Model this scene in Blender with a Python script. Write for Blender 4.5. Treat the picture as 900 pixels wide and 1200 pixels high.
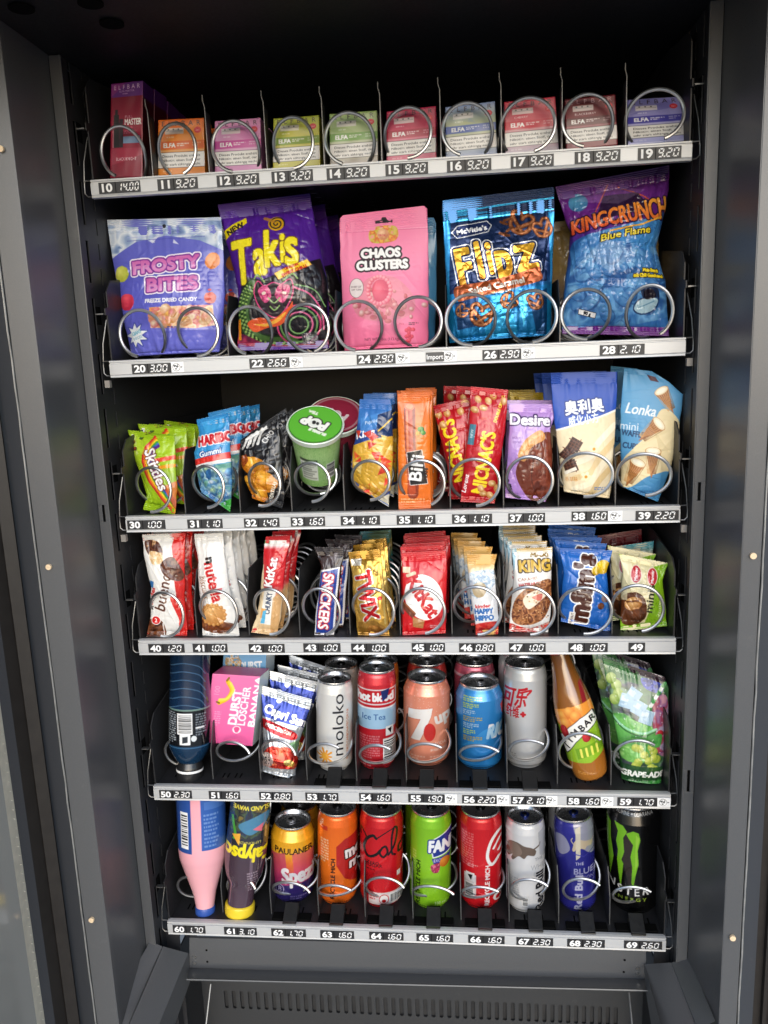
import bpy, math, random
import numpy as np
for _o in list(bpy.data.objects): bpy.data.objects.remove(_o)
SC = bpy.context.scene
COL = SC.collection
PI = math.pi
ZO = 1.75                                   # the top shelf rail stands this high above the ground

# ------------------------------------------------------------------ camera
def rot3(p, y, r):
    cy, sy, cp, sp, cr, sr = math.cos(y), math.sin(y), math.cos(p), math.sin(p), math.cos(r), math.sin(r)
    return (np.array([[cy, -sy, 0], [sy, cy, 0], [0, 0, 1]]) @ np.array([[1, 0, 0], [0, cp, -sp], [0, sp, cp]])
            @ np.array([[cr, 0, sr], [0, 1, 0], [-sr, 0, cr]]))
CAM = np.array([0.43994, -0.97194, -0.22458 + ZO])
MR = rot3(-0.192249, 0.103627, 0.039996)
FOC = 927.474                               # in pixels of a 900 x 1200 picture
cam_data = bpy.data.cameras.new('camera'); cam = bpy.data.objects.new('camera', cam_data); COL.objects.link(cam)
cam_data.sensor_fit = 'VERTICAL'; cam_data.sensor_height = 24; cam_data.sensor_width = 18
cam_data.lens = FOC / 1200 * 24; cam_data.clip_start = 0.02; cam_data.clip_end = 400
from mathutils import Matrix, Vector
cam.matrix_world = Matrix([[MR[0, 0], MR[0, 2], -MR[0, 1], CAM[0]], [MR[1, 0], MR[1, 2], -MR[1, 1], CAM[1]],
                           [MR[2, 0], MR[2, 2], -MR[2, 1], CAM[2]], [0, 0, 0, 1]])
SC.camera = cam

# ------------------------------------------------------------------ light
W = bpy.data.worlds.new('World'); SC.world = W; W.use_nodes = True
SUN_EL, SUN_AZ = math.radians(20), math.radians(8)     # behind the photographer, a little to the right
sky = W.node_tree.nodes.new('ShaderNodeTexSky'); sky.sky_type = 'NISHITA'; sky.sun_disc = False
sky.sun_elevation = SUN_EL; sky.sun_rotation = PI - SUN_AZ; sky.air_density = 1.0; sky.dust_density = 1.0; sky.ozone_density = 2.0
bg = W.node_tree.nodes['Background']; bg.inputs['Strength'].default_value = 0.15
W.node_tree.links.new(sky.outputs[0], bg.inputs[0])
sun = bpy.data.lights.new('sun', 'SUN'); sun.energy = 1.75; sun.angle = math.radians(60); sun.color = (1, 1, .995)
suno = bpy.data.objects.new('sun', sun); COL.objects.link(suno)
_d = Vector((math.sin(SUN_AZ) * math.cos(SUN_EL), -math.cos(SUN_AZ) * math.cos(SUN_EL), math.sin(SUN_EL)))
suno.rotation_euler = _d.to_track_quat('Z', 'Y').to_euler(); suno.location = (.6, -3, 4)
SC.view_settings.view_transform = 'Standard'; SC.view_settings.look = 'None'
SC.view_settings.exposure = 0.58; SC.view_settings.gamma = 1.0
SC.render.engine = 'CYCLES'
SC.cycles.max_bounces = 6; SC.cycles.diffuse_bounces = 3; SC.cycles.glossy_bounces = 4; SC.cycles.caustics_reflective = False; SC.cycles.caustics_refractive = False
SC.cycles.use_denoising = True

# ------------------------------------------------------------------ pixel -> place
def rays(px, py):
    px = np.asarray(px, float); py = np.asarray(py, float)
    d = np.stack([(px - 450) / FOC, np.ones_like(px), -(py - 600) / FOC], -1)
    return d @ MR.T
def at_y(px, py, Y):
    d = rays(px, py); return CAM + d * ((Y - CAM[1]) / d[..., 1])[..., None]
def at_z(px, py, z):
    d = rays(px, py); return CAM + d * ((z - CAM[2]) / d[..., 2])[..., None]
def at_plane(px, py, p0, n):
    d = rays(px, py); return CAM + d * (((p0 - CAM) @ n) / (d @ n))[..., None]
def depth_of(P): return float((np.asarray(P) - CAM) @ MR[:, 1])
RZ = [ZO, ZO - .213984, ZO - .413524, ZO - .582821, ZO - .797053, ZO - 1.010914]   # rail tops
RW = 0.70

# ------------------------------------------------------------------ materials
MATS = {}
def lin(c): return tuple((v / 12.92 if v <= .04045 else ((v + .055) / 1.055) ** 2.4) for v in c)
def mat(name, col=(.5, .5, .5), rough=.4, metal=0., spec=.5, coat=0., attr=False, noise=0., bump=0., scale=60., stretch=(1, 1, 1), mark=0., trans=0., aniso=0.):
    if name in MATS: return MATS[name]
    m = bpy.data.materials.new(name); m.use_nodes = True; nt = m.node_tree; b = nt.nodes['Principled BSDF']
    b.inputs['Roughness'].default_value = rough; b.inputs['Metallic'].default_value = metal
    b.inputs['Specular IOR Level'].default_value = spec; b.inputs['Coat Weight'].default_value = coat; b.inputs['Coat Roughness'].default_value = .12
    if trans: b.inputs['Transmission Weight'].default_value = trans
    b.inputs['Base Color'].default_value = (*col, 1)
    L = nt.links.new; N = nt.nodes.new
    if attr:
        a = N('ShaderNodeAttribute'); a.attribute_name = 'print'; L(a.outputs['Color'], b.inputs['Base Color'])
    if noise or bump or mark:
        tc = N('ShaderNodeTexCoord'); mp = N('ShaderNodeMapping'); mp.inputs['Scale'].default_value = stretch
        L(tc.outputs['Object'], mp.inputs[0])
        nz = N('ShaderNodeTexNoise'); nz.inputs['Scale'].default_value = scale; nz.inputs['Detail'].default_value = 5
        L(mp.outputs[0], nz.inputs['Vector'])
        if noise and not attr:
            mx = N('ShaderNodeMix'); mx.data_type = 'RGBA'
            mx.inputs[6].default_value = (*[max(0, v * (1 - noise)) for v in col], 1); mx.inputs[7].default_value = (*[min(1, v * (1 + noise)) for v in col], 1)
            L(nz.outputs['Fac'], mx.inputs[0]); src = mx.outputs[2]
            if mark:                                   # dust specks and scuffs
                n2 = N('ShaderNodeTexNoise'); n2.inputs['Scale'].default_value = 34; n2.inputs['Detail'].default_value = 8; n2.inputs['Roughness'].default_value = .7
                L(tc.outputs['Object'], n2.inputs['Vector'])
                rp = N('ShaderNodeValToRGB'); rp.color_ramp.elements[0].position = .62; rp.color_ramp.elements[1].position = .74
                L(n2.outputs['Fac'], rp.inputs[0])
                ml = N('ShaderNodeMath'); ml.operation = 'MULTIPLY'; ml.inputs[1].default_value = mark; L(rp.outputs[0], ml.inputs[0])
                m2 = N('ShaderNodeMix'); m2.data_type = 'RGBA'; m2.inputs[7].default_value = (.3, .29, .27, 1)
                L(ml.outputs[0], m2.inputs[0]); L(src, m2.inputs[6]); src = m2.outputs[2]
            L(src, b.inputs['Base Color'])
            rr = N('ShaderNodeMapRange'); rr.inputs[3].default_value = max(.02, rough - .1); rr.inputs[4].default_value = min(1, rough + .1)
            L(nz.outputs['Fac'], rr.inputs[0]); L(rr.outputs[0], b.inputs['Roughness'])
        if bump:
            bp = N('ShaderNodeBump'); bp.inputs['Strength'].default_value = bump; bp.inputs['Distance'].default_value = .0006
            L(nz.outputs['Fac'], bp.inputs['Height']); L(bp.outputs[0], b.inputs['Normal'])
    MATS[name] = m; return m
M_CAB = mat('charcoal_paint', (.086, .088, .092), .33, 0, .5, noise=.18, bump=.12, scale=900, mark=.10)
M_JAMB = mat('glossy_jamb_paint', (.074, .076, .080), .31, 0, .5, noise=.18, bump=.06, scale=900, mark=.07)
M_CABD = mat('dark_inner_paint', (.022, .022, .024), .5, 0, .4, noise=.2, bump=.1, scale=700, mark=.06)
M_CEIL = mat('black_liner', (.012, .012, .013), .55, 0, .3, noise=.2, bump=.1, scale=300)
M_HOLE = mat('hole_black', (.004, .004, .004), .9, 0, .05)
M_RAIL = mat('brushed_aluminium', (.50, .505, .51), .42, .18, .5, noise=.10, bump=.05, scale=40, stretch=(.6, 30, 30), mark=.25)
M_TRAY = mat('black_tray_steel', (.020, .020, .022), .45, 0, .4, noise=.25, bump=.1, scale=260, mark=.16)
M_WIRE = mat('zinc_wire', (.50, .50, .50), .33, .95, .5, noise=.10, bump=.04, scale=120)
M_DIM = mat('dull_wire', (.17, .17, .17), .4, .8, .5, noise=.2, scale=200)
M_EDGE = mat('bare_steel_edge', (.45, .45, .44), .35, .9, .5, noise=.2, scale=200)
M_TAG = mat('tag_black', (.022, .022, .024), .45, 0, .4, noise=.2, scale=300)
M_WHITE = mat('tag_white', (.82, .82, .82), .5, 0, .3)
M_PLASTIC = mat('black_plastic', (.012, .012, .012), .38, 0, .5, noise=.2, scale=200)

# ------------------------------------------------------------------ mesh building
class MB:
    def __init__(s): s.v = []; s.f = []; s.mi = []
    def poly(s, pts, mi=0):
        b = len(s.v); s.v += [tuple(map(float, p)) for p in pts]; s.f.append(list(range(b, b + len(pts)))); s.mi.append(mi)
    def box(s, x0, x1, y0, y1, z0, z1, mi=0):
        b = len(s.v); s.v += [(x, y, z) for x in (x0, x1) for y in (y0, y1) for z in (z0, z1)]
        for f in ((0, 1, 3, 2), (4, 6, 7, 5), (0, 4, 5, 1), (2, 3, 7, 6), (0, 2, 6, 4), (1, 5, 7, 3)): s.f.append([b + i for i in f]); s.mi.append(mi)
    def prism(s, pts, vec, mi=0):
        pts = [np.asarray(p, float) for p in pts]; vec = np.asarray(vec, float); n = len(pts); b = len(s.v)
        s.v += [tuple(p) for p in pts] + [tuple(p + vec) for p in pts]
        s.f.append([b + i for i in range(n)][::-1]); s.mi.append(mi); s.f.append([b + n + i for i in range(n)]); s.mi.append(mi)
        for i in range(n):
            j = (i + 1) % n; s.f.append([b + i, b + j, b + n + j, b + n + i]); s.mi.append(mi)
    def tube(s, pts, r, k=8, mi=0, caps=True):
        P = np.asarray(pts, float); n = len(P); T = np.gradient(P, axis=0); T /= np.linalg.norm(T, axis=1)[:, None] + 1e-12
        u = np.cross(T[0], (0.3, .2, .93)); u /= np.linalg.norm(u); b = len(s.v)
        for i in range(n):
            u = u - T[i] * (u @ T[i]); u /= np.linalg.norm(u); w = np.cross(T[i], u)
            for j in range(k):
                a = 2 * PI * j / k; s.v.append(tuple(P[i] + r * (math.cos(a) * u + math.sin(a) * w)))
        for i in range(n - 1):
            for j in range(k):
                s.f.append([b + i * k + j, b + i * k + (j + 1) % k, b + (i + 1) * k + (j + 1) % k, b + (i + 1) * k + j]); s.mi.append(mi)
        if caps:
            s.f.append([b + j for j in range(k)][::-1]); s.f.append([b + (n - 1) * k + j for j in range(k)]); s.mi += [mi, mi]
    def disc(s, c, r, axis, h, k=16, mi=0):
        c = np.asarray(c, float); ax = np.asarray(axis, float); ax /= np.linalg.norm(ax); u = np.cross(ax, (.31, .9, .2)); u /= np.linalg.norm(u); w = np.cross(ax, u)
        s.prism([c + r * (math.cos(2 * PI * i / k) * u + math.sin(2 * PI * i / k) * w) for i in range(k)], ax * h, mi)
def link(name, me, mats, parent=None, loc=None, smooth=None):
    for m in (mats if isinstance(mats, (list, tuple)) else [mats]): me.materials.append(m)
    o = bpy.data.objects.new(name, me); COL.objects.link(o)
    if parent is not None: o.parent = parent
    if loc is not None: o.location = loc
    return o
WPOS = {}                                    # world position of every Empty or mesh that parents others
def build(name, mb, mats, parent=None, smooth=False, base=None):
    """links mb (world coordinates) as one mesh object; the origin goes to base, or to the parent's"""
    org = np.asarray(base if base is not None else (WPOS[parent.name] if parent else (0, 0, 0)), float)
    V = np.asarray(mb.v, float) - org
    me = bpy.data.meshes.new(name); me.from_pydata([tuple(v) for v in V], [], mb.f)
    me.polygons.foreach_set('material_index', mb.mi)
    if smooth:
        me.polygons.foreach_set('use_smooth', [True] * len(mb.f)); 
        try: me.set_sharp_from_angle(angle=math.radians(35))
        except Exception: pass
    import bmesh
    bm = bmesh.new(); bm.from_mesh(me); bmesh.ops.recalc_face_normals(bm, faces=bm.faces); bm.to_mesh(me); bm.free()
    me.update()
    o = link(name, me, mats, parent, tuple(org - (WPOS[parent.name] if parent else 0)))
    WPOS[o.name] = org
    return o
def tag(o, label=None, cat=None, group=None, kind=None):
    if label: o['label'] = label
    if cat: o['category'] = cat
    if group: o['group'] = group
    if kind: o['kind'] = kind
    return o
def thing(name, label, cat, base, group=None):
    o = bpy.data.objects.new(name, None); COL.objects.link(o); o.location = tuple(base); o.empty_display_size = .01
    WPOS[o.name] = np.asarray(base, float); return tag(o, label, cat, group)
def bevel(o, w=.0008, seg=2):
    m = o.modifiers.new('bevel', 'BEVEL'); m.width = w; m.segments = seg; m.limit_method = 'ANGLE'; m.angle_limit = math.radians(40); return o
def grid_mesh(name, grids, mats, parent=None, base=(0, 0, 0), closed=None):
    """one mesh from grids [(P (n,m,3), colour (n,m,3) sRGB or None, material index, closed in m)]; world coordinates"""
    V, F, MI, CC = [], [], [], []; b = 0
    for P, c, mi, cl in grids:
        n, m = P.shape[:2]; V.append(P.reshape(-1, 3)); idx = np.arange(n * m).reshape(n, m) + b
        if cl: idx = np.concatenate([idx, idx[:, :1]], 1)
        q = np.stack([idx[:-1, :-1], idx[1:, :-1], idx[1:, 1:], idx[:-1, 1:]], -1).reshape(-1, 4)
        F.append(q); MI.append(np.full(len(q), mi)); b += n * m
        CC.append((np.full((n * m, 3), .5) if c is None else np.asarray(c, float).reshape(-1, 3)))
    V = np.concatenate(V) - np.asarray(base, float); F = np.concatenate(F); MI = np.concatenate(MI); CC = np.clip(np.concatenate(CC), 0, 1)
    me = bpy.data.meshes.new(name); me.vertices.add(len(V)); me.vertices.foreach_set('co', V.astype(np.float32).ravel())
    me.loops.add(F.size); me.loops.foreach_set('vertex_index', F.astype(np.int32).ravel())
    me.polygons.add(len(F)); me.polygons.foreach_set('loop_start', np.arange(0, F.size, 4, dtype=np.int32))
    me.polygons.foreach_set('material_index', MI.astype(np.int32)); me.polygons.foreach_set('use_smooth', np.ones(len(F), np.bool_))
    a = me.color_attributes.new('print', 'BYTE_COLOR', 'POINT'); a.data.foreach_set('color_srgb', np.concatenate([CC, np.ones((len(CC), 1))], 1).astype(np.float32).ravel())
    me.update(calc_edges=True); me.validate()
    loc = np.asarray(base, float) - (WPOS[parent.name] if parent else 0)
    o = link(name, me, mats, parent, tuple(loc)); WPOS[o.name] = np.asarray(base, float); return o

# ------------------------------------------------------------------ noise
def vnoise(n, m, fy, fx, rng):
    gy, gx = max(2, int(math.ceil(fy)) + 2), max(2, int(math.ceil(fx)) + 2); g = rng.random((gy, gx))
    y = np.linspace(0, gy - 1.001, n); x = np.linspace(0, gx - 1.001, m); iy = y.astype(int); ix = x.astype(int)
    ty = (y - iy); tx = (x - ix); ty = ty * ty * (3 - 2 * ty); tx = tx * tx * (3 - 2 * tx)
    a = g[iy][:, ix] * (1 - tx) + g[iy][:, ix + 1] * tx; b = g[iy + 1][:, ix] * (1 - tx) + g[iy + 1][:, ix + 1] * tx
    return a * (1 - ty)[:, None] + b * ty[:, None]
def creases(n, m, asp, num, rng, length=.5, width=.02, vertical=.5):
    """sum of random sharp folds over a unit sheet (height 1, width asp)"""
    yy, xx = np.mgrid[0:n, 0:m]; yy = yy / max(1, n - 1); xx = xx / max(1, m - 1) * asp; out = np.zeros((n, m))
    for _ in range(num):
        cy, cx = rng.random(), rng.random() * asp
        a = (rng.normal(PI / 2, .45) if rng.random() < vertical else rng.random() * PI)
        dx, dy = math.cos(a), math.sin(a); u = (xx - cx) * dx + (yy - cy) * dy; v = -(xx - cx) * dy + (yy - cy) * dx
        L = length * (.4 + rng.random()); w = width * (.5 + rng.random()); s = rng.choice([-1, 1]) * (.4 + rng.random() * .6)
        out += s * np.exp(-(u / L * 2) ** 2) * np.exp(-np.abs(v) / w)
    return out

# ------------------------------------------------------------------ lettering and printing (drawn in code onto each pack)
GLY = {}
def glyph(ch):
    if ch in GLY: return GLY[ch]
    def tris(s):
        c = bpy.data.curves.new('t', 'FONT'); c.body = s; c.resolution_u = 3; c.size = 1
        o = bpy.data.objects.new('t', c); m = o.to_mesh(); m.calc_loop_triangles()
        co = np.zeros(len(m.vertices) * 3, np.float32); m.vertices.foreach_get('co', co); co = co.reshape(-1, 3)[:, :2]
        ti = np.zeros(len(m.loop_triangles) * 3, np.int32); m.loop_triangles.foreach_get('vertices', ti)
        r = co[ti.reshape(-1, 3)] if len(ti) else np.zeros((0, 3, 2)); o.to_mesh_clear(); bpy.data.objects.remove(o); bpy.data.curves.remove(c); return r
    if ch == ' ': GLY[ch] = (np.zeros((0, 3, 2)), .28); return GLY[ch]
    t = tris(ch); t2 = tris(ch + 'I'); adv = t2[..., 0].max() - .174
    GLY[ch] = (t, float(adv)); return GLY[ch]
def layout(s, track=0.):
    x = 0; out = []
    for ch in s:
        t, a = glyph(ch); out.append(t + np.array([x, 0])); x += a + track
    return (np.concatenate(out) if out else np.zeros((0, 3, 2))), max(x - track, 1e-3)
CAPH = .682
def hexc(c):
    if isinstance(c, str): c = c.lstrip('#'); return np.array([int(c[i:i + 2], 16) / 255 for i in (0, 2, 4)])
    return np.asarray(c, float)
def smooth_path(pts, k=8, closed=False):
    P = np.asarray(pts, float)
    if len(P) < 3: return P
    Q = np.vstack([P[-1:], P, P[:2]]) if closed else np.vstack([2 * P[:1] - P[1:2], P, 2 * P[-1:] - P[-2:-1]])
    out = []
    for i in range(1, len(Q) - 2):
        p0, p1, p2, p3 = Q[i - 1:i + 3]
        for t in np.linspace(0, 1, k, endpoint=False):
            out.append(.5 * ((2 * p1) + (-p0 + p2) * t + (2 * p0 - 5 * p1 + 4 * p2 - p3) * t * t + (-p0 + 3 * p1 - 3 * p2 + p3) * t ** 3))
    if not closed: out.append(P[-1])
    return np.array(out)
class Art:
    """a sheet of print in picture units: x to the right, y down"""
    def __init__(s, x0, y0, x1, y1, col='ffffff', k=4, seed=1):
        s.x0, s.y0, s.k = x0, y0, k; s.w, s.h = int((x1 - x0) * k) + 2, int((y1 - y0) * k) + 2
        s.a = np.empty((s.h, s.w, 3)); s.a[:] = hexc(col); s.rng = np.random.default_rng(seed); s.x1, s.y1 = x1, y1
    def _c(s, p): return (np.asarray(p, float) - (s.x0, s.y0)) * s.k
    def _bb(s, P, pad=2):
        x0 = max(0, int(P[..., 0].min()) - pad); x1 = min(s.w, int(P[..., 0].max()) + pad + 1); y0 = max(0, int(P[..., 1].min()) - pad); y1 = min(s.h, int(P[..., 1].max()) + pad + 1)
        return (x0, y0, x1, y1) if x1 > x0 and y1 > y0 else None
    def put(s, bb, mask, col, al=1.):
        x0, y0, x1, y1 = bb; m = (mask * al)[..., None]; col = col if isinstance(col, np.ndarray) and col.ndim == 3 else hexc(col)
        s.a[y0:y1, x0:x1] = s.a[y0:y1, x0:x1] * (1 - m) + col * m
    def vgrad(s, stops, y0=None, y1=None, xr=None):
        y0 = s.y0 if y0 is None else y0; y1 = s.y1 if y1 is None else y1
        yy = np.arange(s.h) / s.k + s.y0; t = (yy - y0) / (y1 - y0); sel = (t >= 0) & (t <= 1); ts = [q[0] for q in stops]; C = np.array([hexc(q[1]) for q in stops])
        c = np.stack([np.interp(t[sel], ts, C[:, i]) for i in range(3)], -1)
        a, b = (0, s.w) if xr is None else [int((q - s.x0) * s.k) for q in xr]
        s.a[sel, max(0, a):max(0, b)] = c[:, None]
    def hgrad(s, stops):
        t = np.linspace(0, 1, s.w); ts = [q[0] for q in stops]; C = np.array([hexc(q[1]) for q in stops]); s.a[:] = np.stack([np.interp(t, ts, C[:, i]) for i in range(3)], -1)[None]
    def polymask(s, pts):
        P = s._c(pts); bb = s._bb(P)
        if bb is None: return None, None
        x0, y0, x1, y1 = bb; yy, xx = np.mgrid[y0:y1, x0:x1] + .5; ins = np.zeros(xx.shape, bool)
        for (ax, ay), (bx, by) in zip(P, np.roll(P, -1, 0)):
            if ay == by: continue
            ins ^= ((ay > yy) != (by > yy)) & (xx < (bx - ax) * (yy - ay) / (by - ay) + ax)
        return bb, ins.astype(float)
    def poly(s, pts, col, al=1., smooth=False, out=None):
        if smooth: pts = smooth_path(pts, 6, True)
        bb, m = s.polymask(pts)
        if bb is None: return
        if out: s.stroke(list(pts) + [pts[0]], out[1] * 2, out[0])
        s.put(bb, m, col, al)
    def rect(s, x, y, w, h, col, al=1., rot=0):
        P = np.array([(-w / 2, -h / 2), (w / 2, -h / 2), (w / 2, h / 2), (-w / 2, h / 2)]); c, n = math.cos(math.radians(rot)), math.sin(math.radians(rot))
        s.poly(P @ np.array([[c, n], [-n, c]]) + (x + w / 2, y + h / 2), col, al)
    def _ell(s, cx, cy, rx, ry, rot):
        R = max(rx, ry); P = s._c([(cx - R, cy - R), (cx + R, cy + R)]); bb = s._bb(P)
        if bb is None: return None, None, None
        x0, y0, x1, y1 = bb; yy, xx = np.mgrid[y0:y1, x0:x1] + .5; X = xx / s.k + s.x0 - cx; Y = yy / s.k + s.y0 - cy
        c, n = math.cos(math.radians(rot)), math.sin(math.radians(rot)); return bb, (X * c + Y * n) / rx, (-X * n + Y * c) / ry
    def ell(s, cx, cy, rx, ry, col, rot=0, al=1., out=None):
        if out: s.ell(cx, cy, rx + out[1], ry + out[1], out[0], rot)
        bb, u, v = s._ell(cx, cy, rx, ry, rot)
        if bb: s.put(bb, ((u * u + v * v) <= 1).astype(float), col, al)
    def ring(s, cx, cy, rx, ry, w, col, rot=0, al=1.):
        bb, u, v = s._ell(cx, cy, rx, ry, rot)
        if bb: r = np.sqrt(u * u + v * v); s.put(bb, ((r <= 1) & (r >= 1 - w / max(rx, ry))).astype(float), col, al)
    def ball(s, cx, cy, rx, ry, c0, c1, rot=0, dx=-.3, dy=-.35, rough=0.):
        """a printed picture of something round: c0 in its middle, c1 at its rim"""
        bb, u, v = s._ell(cx, cy, rx, ry, rot)
        if not bb: return
        r = np.sqrt(u * u + v * v); d = np.clip(np.sqrt((u - dx) ** 2 + (v - dy) ** 2) / 1.3, 0, 1)
        if rough: d = np.clip(d + rough * (vnoise(*u.shape, 6, 6, s.rng) - .5), 0, 1)
        s.put(bb, (r <= 1 + (rough * .4 * (vnoise(*u.shape, 5, 5, s.rng) - .5) if rough else 0)).astype(float), hexc(c0) * (1 - d[..., None]) + hexc(c1) * d[..., None])
    def stroke(s, pts, w, col, al=1., smooth=False, taper=None):
        P = s._c(smooth_path(pts, 8) if smooth else pts); R = w / 2 * s.k; bb = s._bb(P, int(R) + 2)
        if bb is None: return
        x0, y0, x1, y1 = bb; m = np.zeros((y1 - y0, x1 - x0)); n = len(P) - 1
        for i in range(n):
            a, b = P[i], P[i + 1]; r = R * (1 if taper is None else np.interp(i / max(1, n - 1), np.linspace(0, 1, len(taper)), taper)); q = s._bb(np.array([a, b]), int(r) + 2)
            if q is None: continue
            u0, v0, u1, v1 = q; yy, xx = np.mgrid[v0:v1, u0:u1] + .5; d = b - a; L = d @ d + 1e-9; t = np.clip(((xx - a[0]) * d[0] + (yy - a[1]) * d[1]) / L, 0, 1)
            dd = np.hypot(xx - a[0] - t * d[0], yy - a[1] - t * d[1]); sub = m[v0 - y0:v1 - y0, u0 - x0:u1 - x0]; np.maximum(sub, (dd <= max(r, .6)).astype(float), out=sub)
        s.put(bb, m, col, al)
    def text(s, t, x, y, h, col, w=None, rot=0, b=0., sh=0., out=(), al='c', arc=0., track=0., sx=1., alpha=1., warp=None, grad=None):
        """lettering of cap height h; (x, y) is the middle (or left end) of the line at half cap height"""
        T, adv = layout(t, track)
        if not len(T): return
        x_ = T[..., 0] - (adv / 2 if al == 'c' else 0); y_ = T[..., 1] - CAPH / 2; k = h / CAPH; kx = k * sx if w is None else w / adv
        X = x_ * kx + sh * y_ * k; Y = -y_ * k
        if arc: Y = Y + arc * ((x_ / (adv / 2)) ** 2 - (0 if arc > 0 else 0))
        if warp: X, Y = warp(x_ / adv + (.5 if al == 'c' else 0), X, Y)
        c, n = math.cos(math.radians(rot)), math.sin(math.radians(rot)); P = s._c(np.stack([X * c - Y * n + x, X * n + Y * c + y], -1))
        pad = int(s.k * (b + (max(o[1] for o in out) if out else 0))) + 3; bb = s._bb(P, pad)
        if bb is None: return
        x0, y0, x1, y1 = bb; m = np.zeros((y1 - y0, x1 - x0), bool)
        for a_, b_, c_ in P:
            u0 = max(x0, int(min(a_[0], b_[0], c_[0]))); u1 = min(x1, int(max(a_[0], b_[0], c_[0])) + 1); v0 = max(y0, int(min(a_[1], b_[1], c_[1]))); v1 = min(y1, int(max(a_[1], b_[1], c_[1])) + 1)
            if u1 <= u0 or v1 <= v0: continue
            xx = np.arange(u0, u1)[None] + .5; yy = np.arange(v0, v1)[:, None] + .5
            e1 = (b_[0] - a_[0]) * (yy - a_[1]) - (b_[1] - a_[1]) * (xx - a_[0]); e2 = (c_[0] - b_[0]) * (yy - b_[1]) - (c_[1] - b_[1]) * (xx - b_[0]); e3 = (a_[0] - c_[0]) * (yy - c_[1]) - (a_[1] - c_[1]) * (xx - c_[0])
            m[v0 - y0:v1 - y0, u0 - x0:u1 - x0] |= ((e1 >= 0) & (e2 >= 0) & (e3 >= 0)) | ((e1 <= 0) & (e2 <= 0) & (e3 <= 0))
        if b: m = dilate(m, b * s.k)
        for oc, r in sorted(out, key=lambda q: -q[1]): s.put(bb, dilate(m, r * s.k).astype(float), oc, alpha)
        if grad is not None:
            q = np.linspace(0, 1, m.shape[0])[:, None, None]; col = np.broadcast_to(hexc(grad[0]) * (1 - q) + hexc(grad[1]) * q, m.shape + (3,))
        s.put(bb, m.astype(float), col, alpha)
    def micro(s, x, y, w, h, n, col, al=.8, rot=0, fill=.62):
        """rows of print too small to read"""
        c, q = math.cos(math.radians(rot)), math.sin(math.radians(rot)); lh = h / n
        for i in range(n):
            u = 0; end = w * (1 if i < n - 1 else .6)
            while u < end:
                L = min(s.rng.uniform(1.2, 4.5), end - u); v = i * lh
                P = np.array([(u, v), (u + L, v), (u + L, v + lh * fill), (u, v + lh * fill)]); s.poly(P @ np.array([[c, q], [-q, c]]) + (x, y), col, al); u += L + s.rng.uniform(.5, 1.1)
    def bars(s, x, y, w, h, rot=0, bgc='f4f4f4', fg='151515', vert=False):
        s.rect(x, y, w, h, bgc); u = .08; L = h if vert else w
        while u < .9:
            d = s.rng.uniform(.015, .05)
            if vert: s.rect(x + w * .08, y + u * h, w * .84, d * h, fg)
            else: s.rect(x + u * w, y + h * .08, d * w, h * .84, fg)
            u += d + s.rng.uniform(.02, .05)
    def blot(s, pts, cols, f=6, smooth=True, al=1.):
        """an area of blotchy printed picture in the given colours"""
        bb, m = s.polymask(smooth_path(pts, 6, True) if smooth else pts)
        if bb is None: return
        C = np.array([hexc(c) for c in cols]); sz = max(m.shape); q = vnoise(*m.shape, f * m.shape[0] / sz, f * m.shape[1] / sz, s.rng) * .65 + .35 * vnoise(*m.shape, 2.6 * f * m.shape[0] / sz, 2.6 * f * m.shape[1] / sz, s.rng)
        q = np.clip((q - .22) / .56, 0, 1) * (len(C) - 1); s.put(bb, m, np.stack([np.interp(q, range(len(C)), C[:, i]) for i in range(3)], -1), al)
    def sample(s, X, Y):
        a = s.a; k = 1
        cs = np.cumsum(np.cumsum(np.pad(a, ((k, k), (k, k), (0, 0)), 'edge'), 0), 1); cs = np.pad(cs, ((1, 0), (1, 0), (0, 0))); q = 2 * k
        bl = (cs[q:, q:] - cs[:-q, q:] - cs[q:, :-q] + cs[:-q, :-q]) / (q * q)
        x = np.clip((np.asarray(X) - s.x0) * s.k, 0, s.w - 1.01); y = np.clip((np.asarray(Y) - s.y0) * s.k, 0, s.h - 1.01); ix = x.astype(int); iy = y.astype(int); tx = (x - ix)[..., None]; ty = (y - iy)[..., None]
        ix1 = np.minimum(ix + 1, bl.shape[1] - 1); iy1 = np.minimum(iy + 1, bl.shape[0] - 1)
        return (bl[iy, ix] * (1 - tx) + bl[iy, ix1] * tx) * (1 - ty) + (bl[iy1, ix] * (1 - tx) + bl[iy1, ix1] * tx) * ty
def dilate(m, r):
    R = int(math.ceil(r))
    if R < 1: return m
    out = m.copy(); H, Wd = m.shape
    for dy in range(-R, R + 1):
        for dx in range(-R, R + 1):
            if dx * dx + dy * dy > r * r + .3 or (dx == 0 and dy == 0): continue
            ys, yd = (slice(max(0, -dy), H - max(0, dy)), slice(max(0, dy), H - max(0, -dy))); xs, xd = (slice(max(0, -dx), Wd - max(0, dx)), slice(max(0, dx), Wd - max(0, -dx)))
            out[yd, xd] |= m[ys, xs]
    return out

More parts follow.
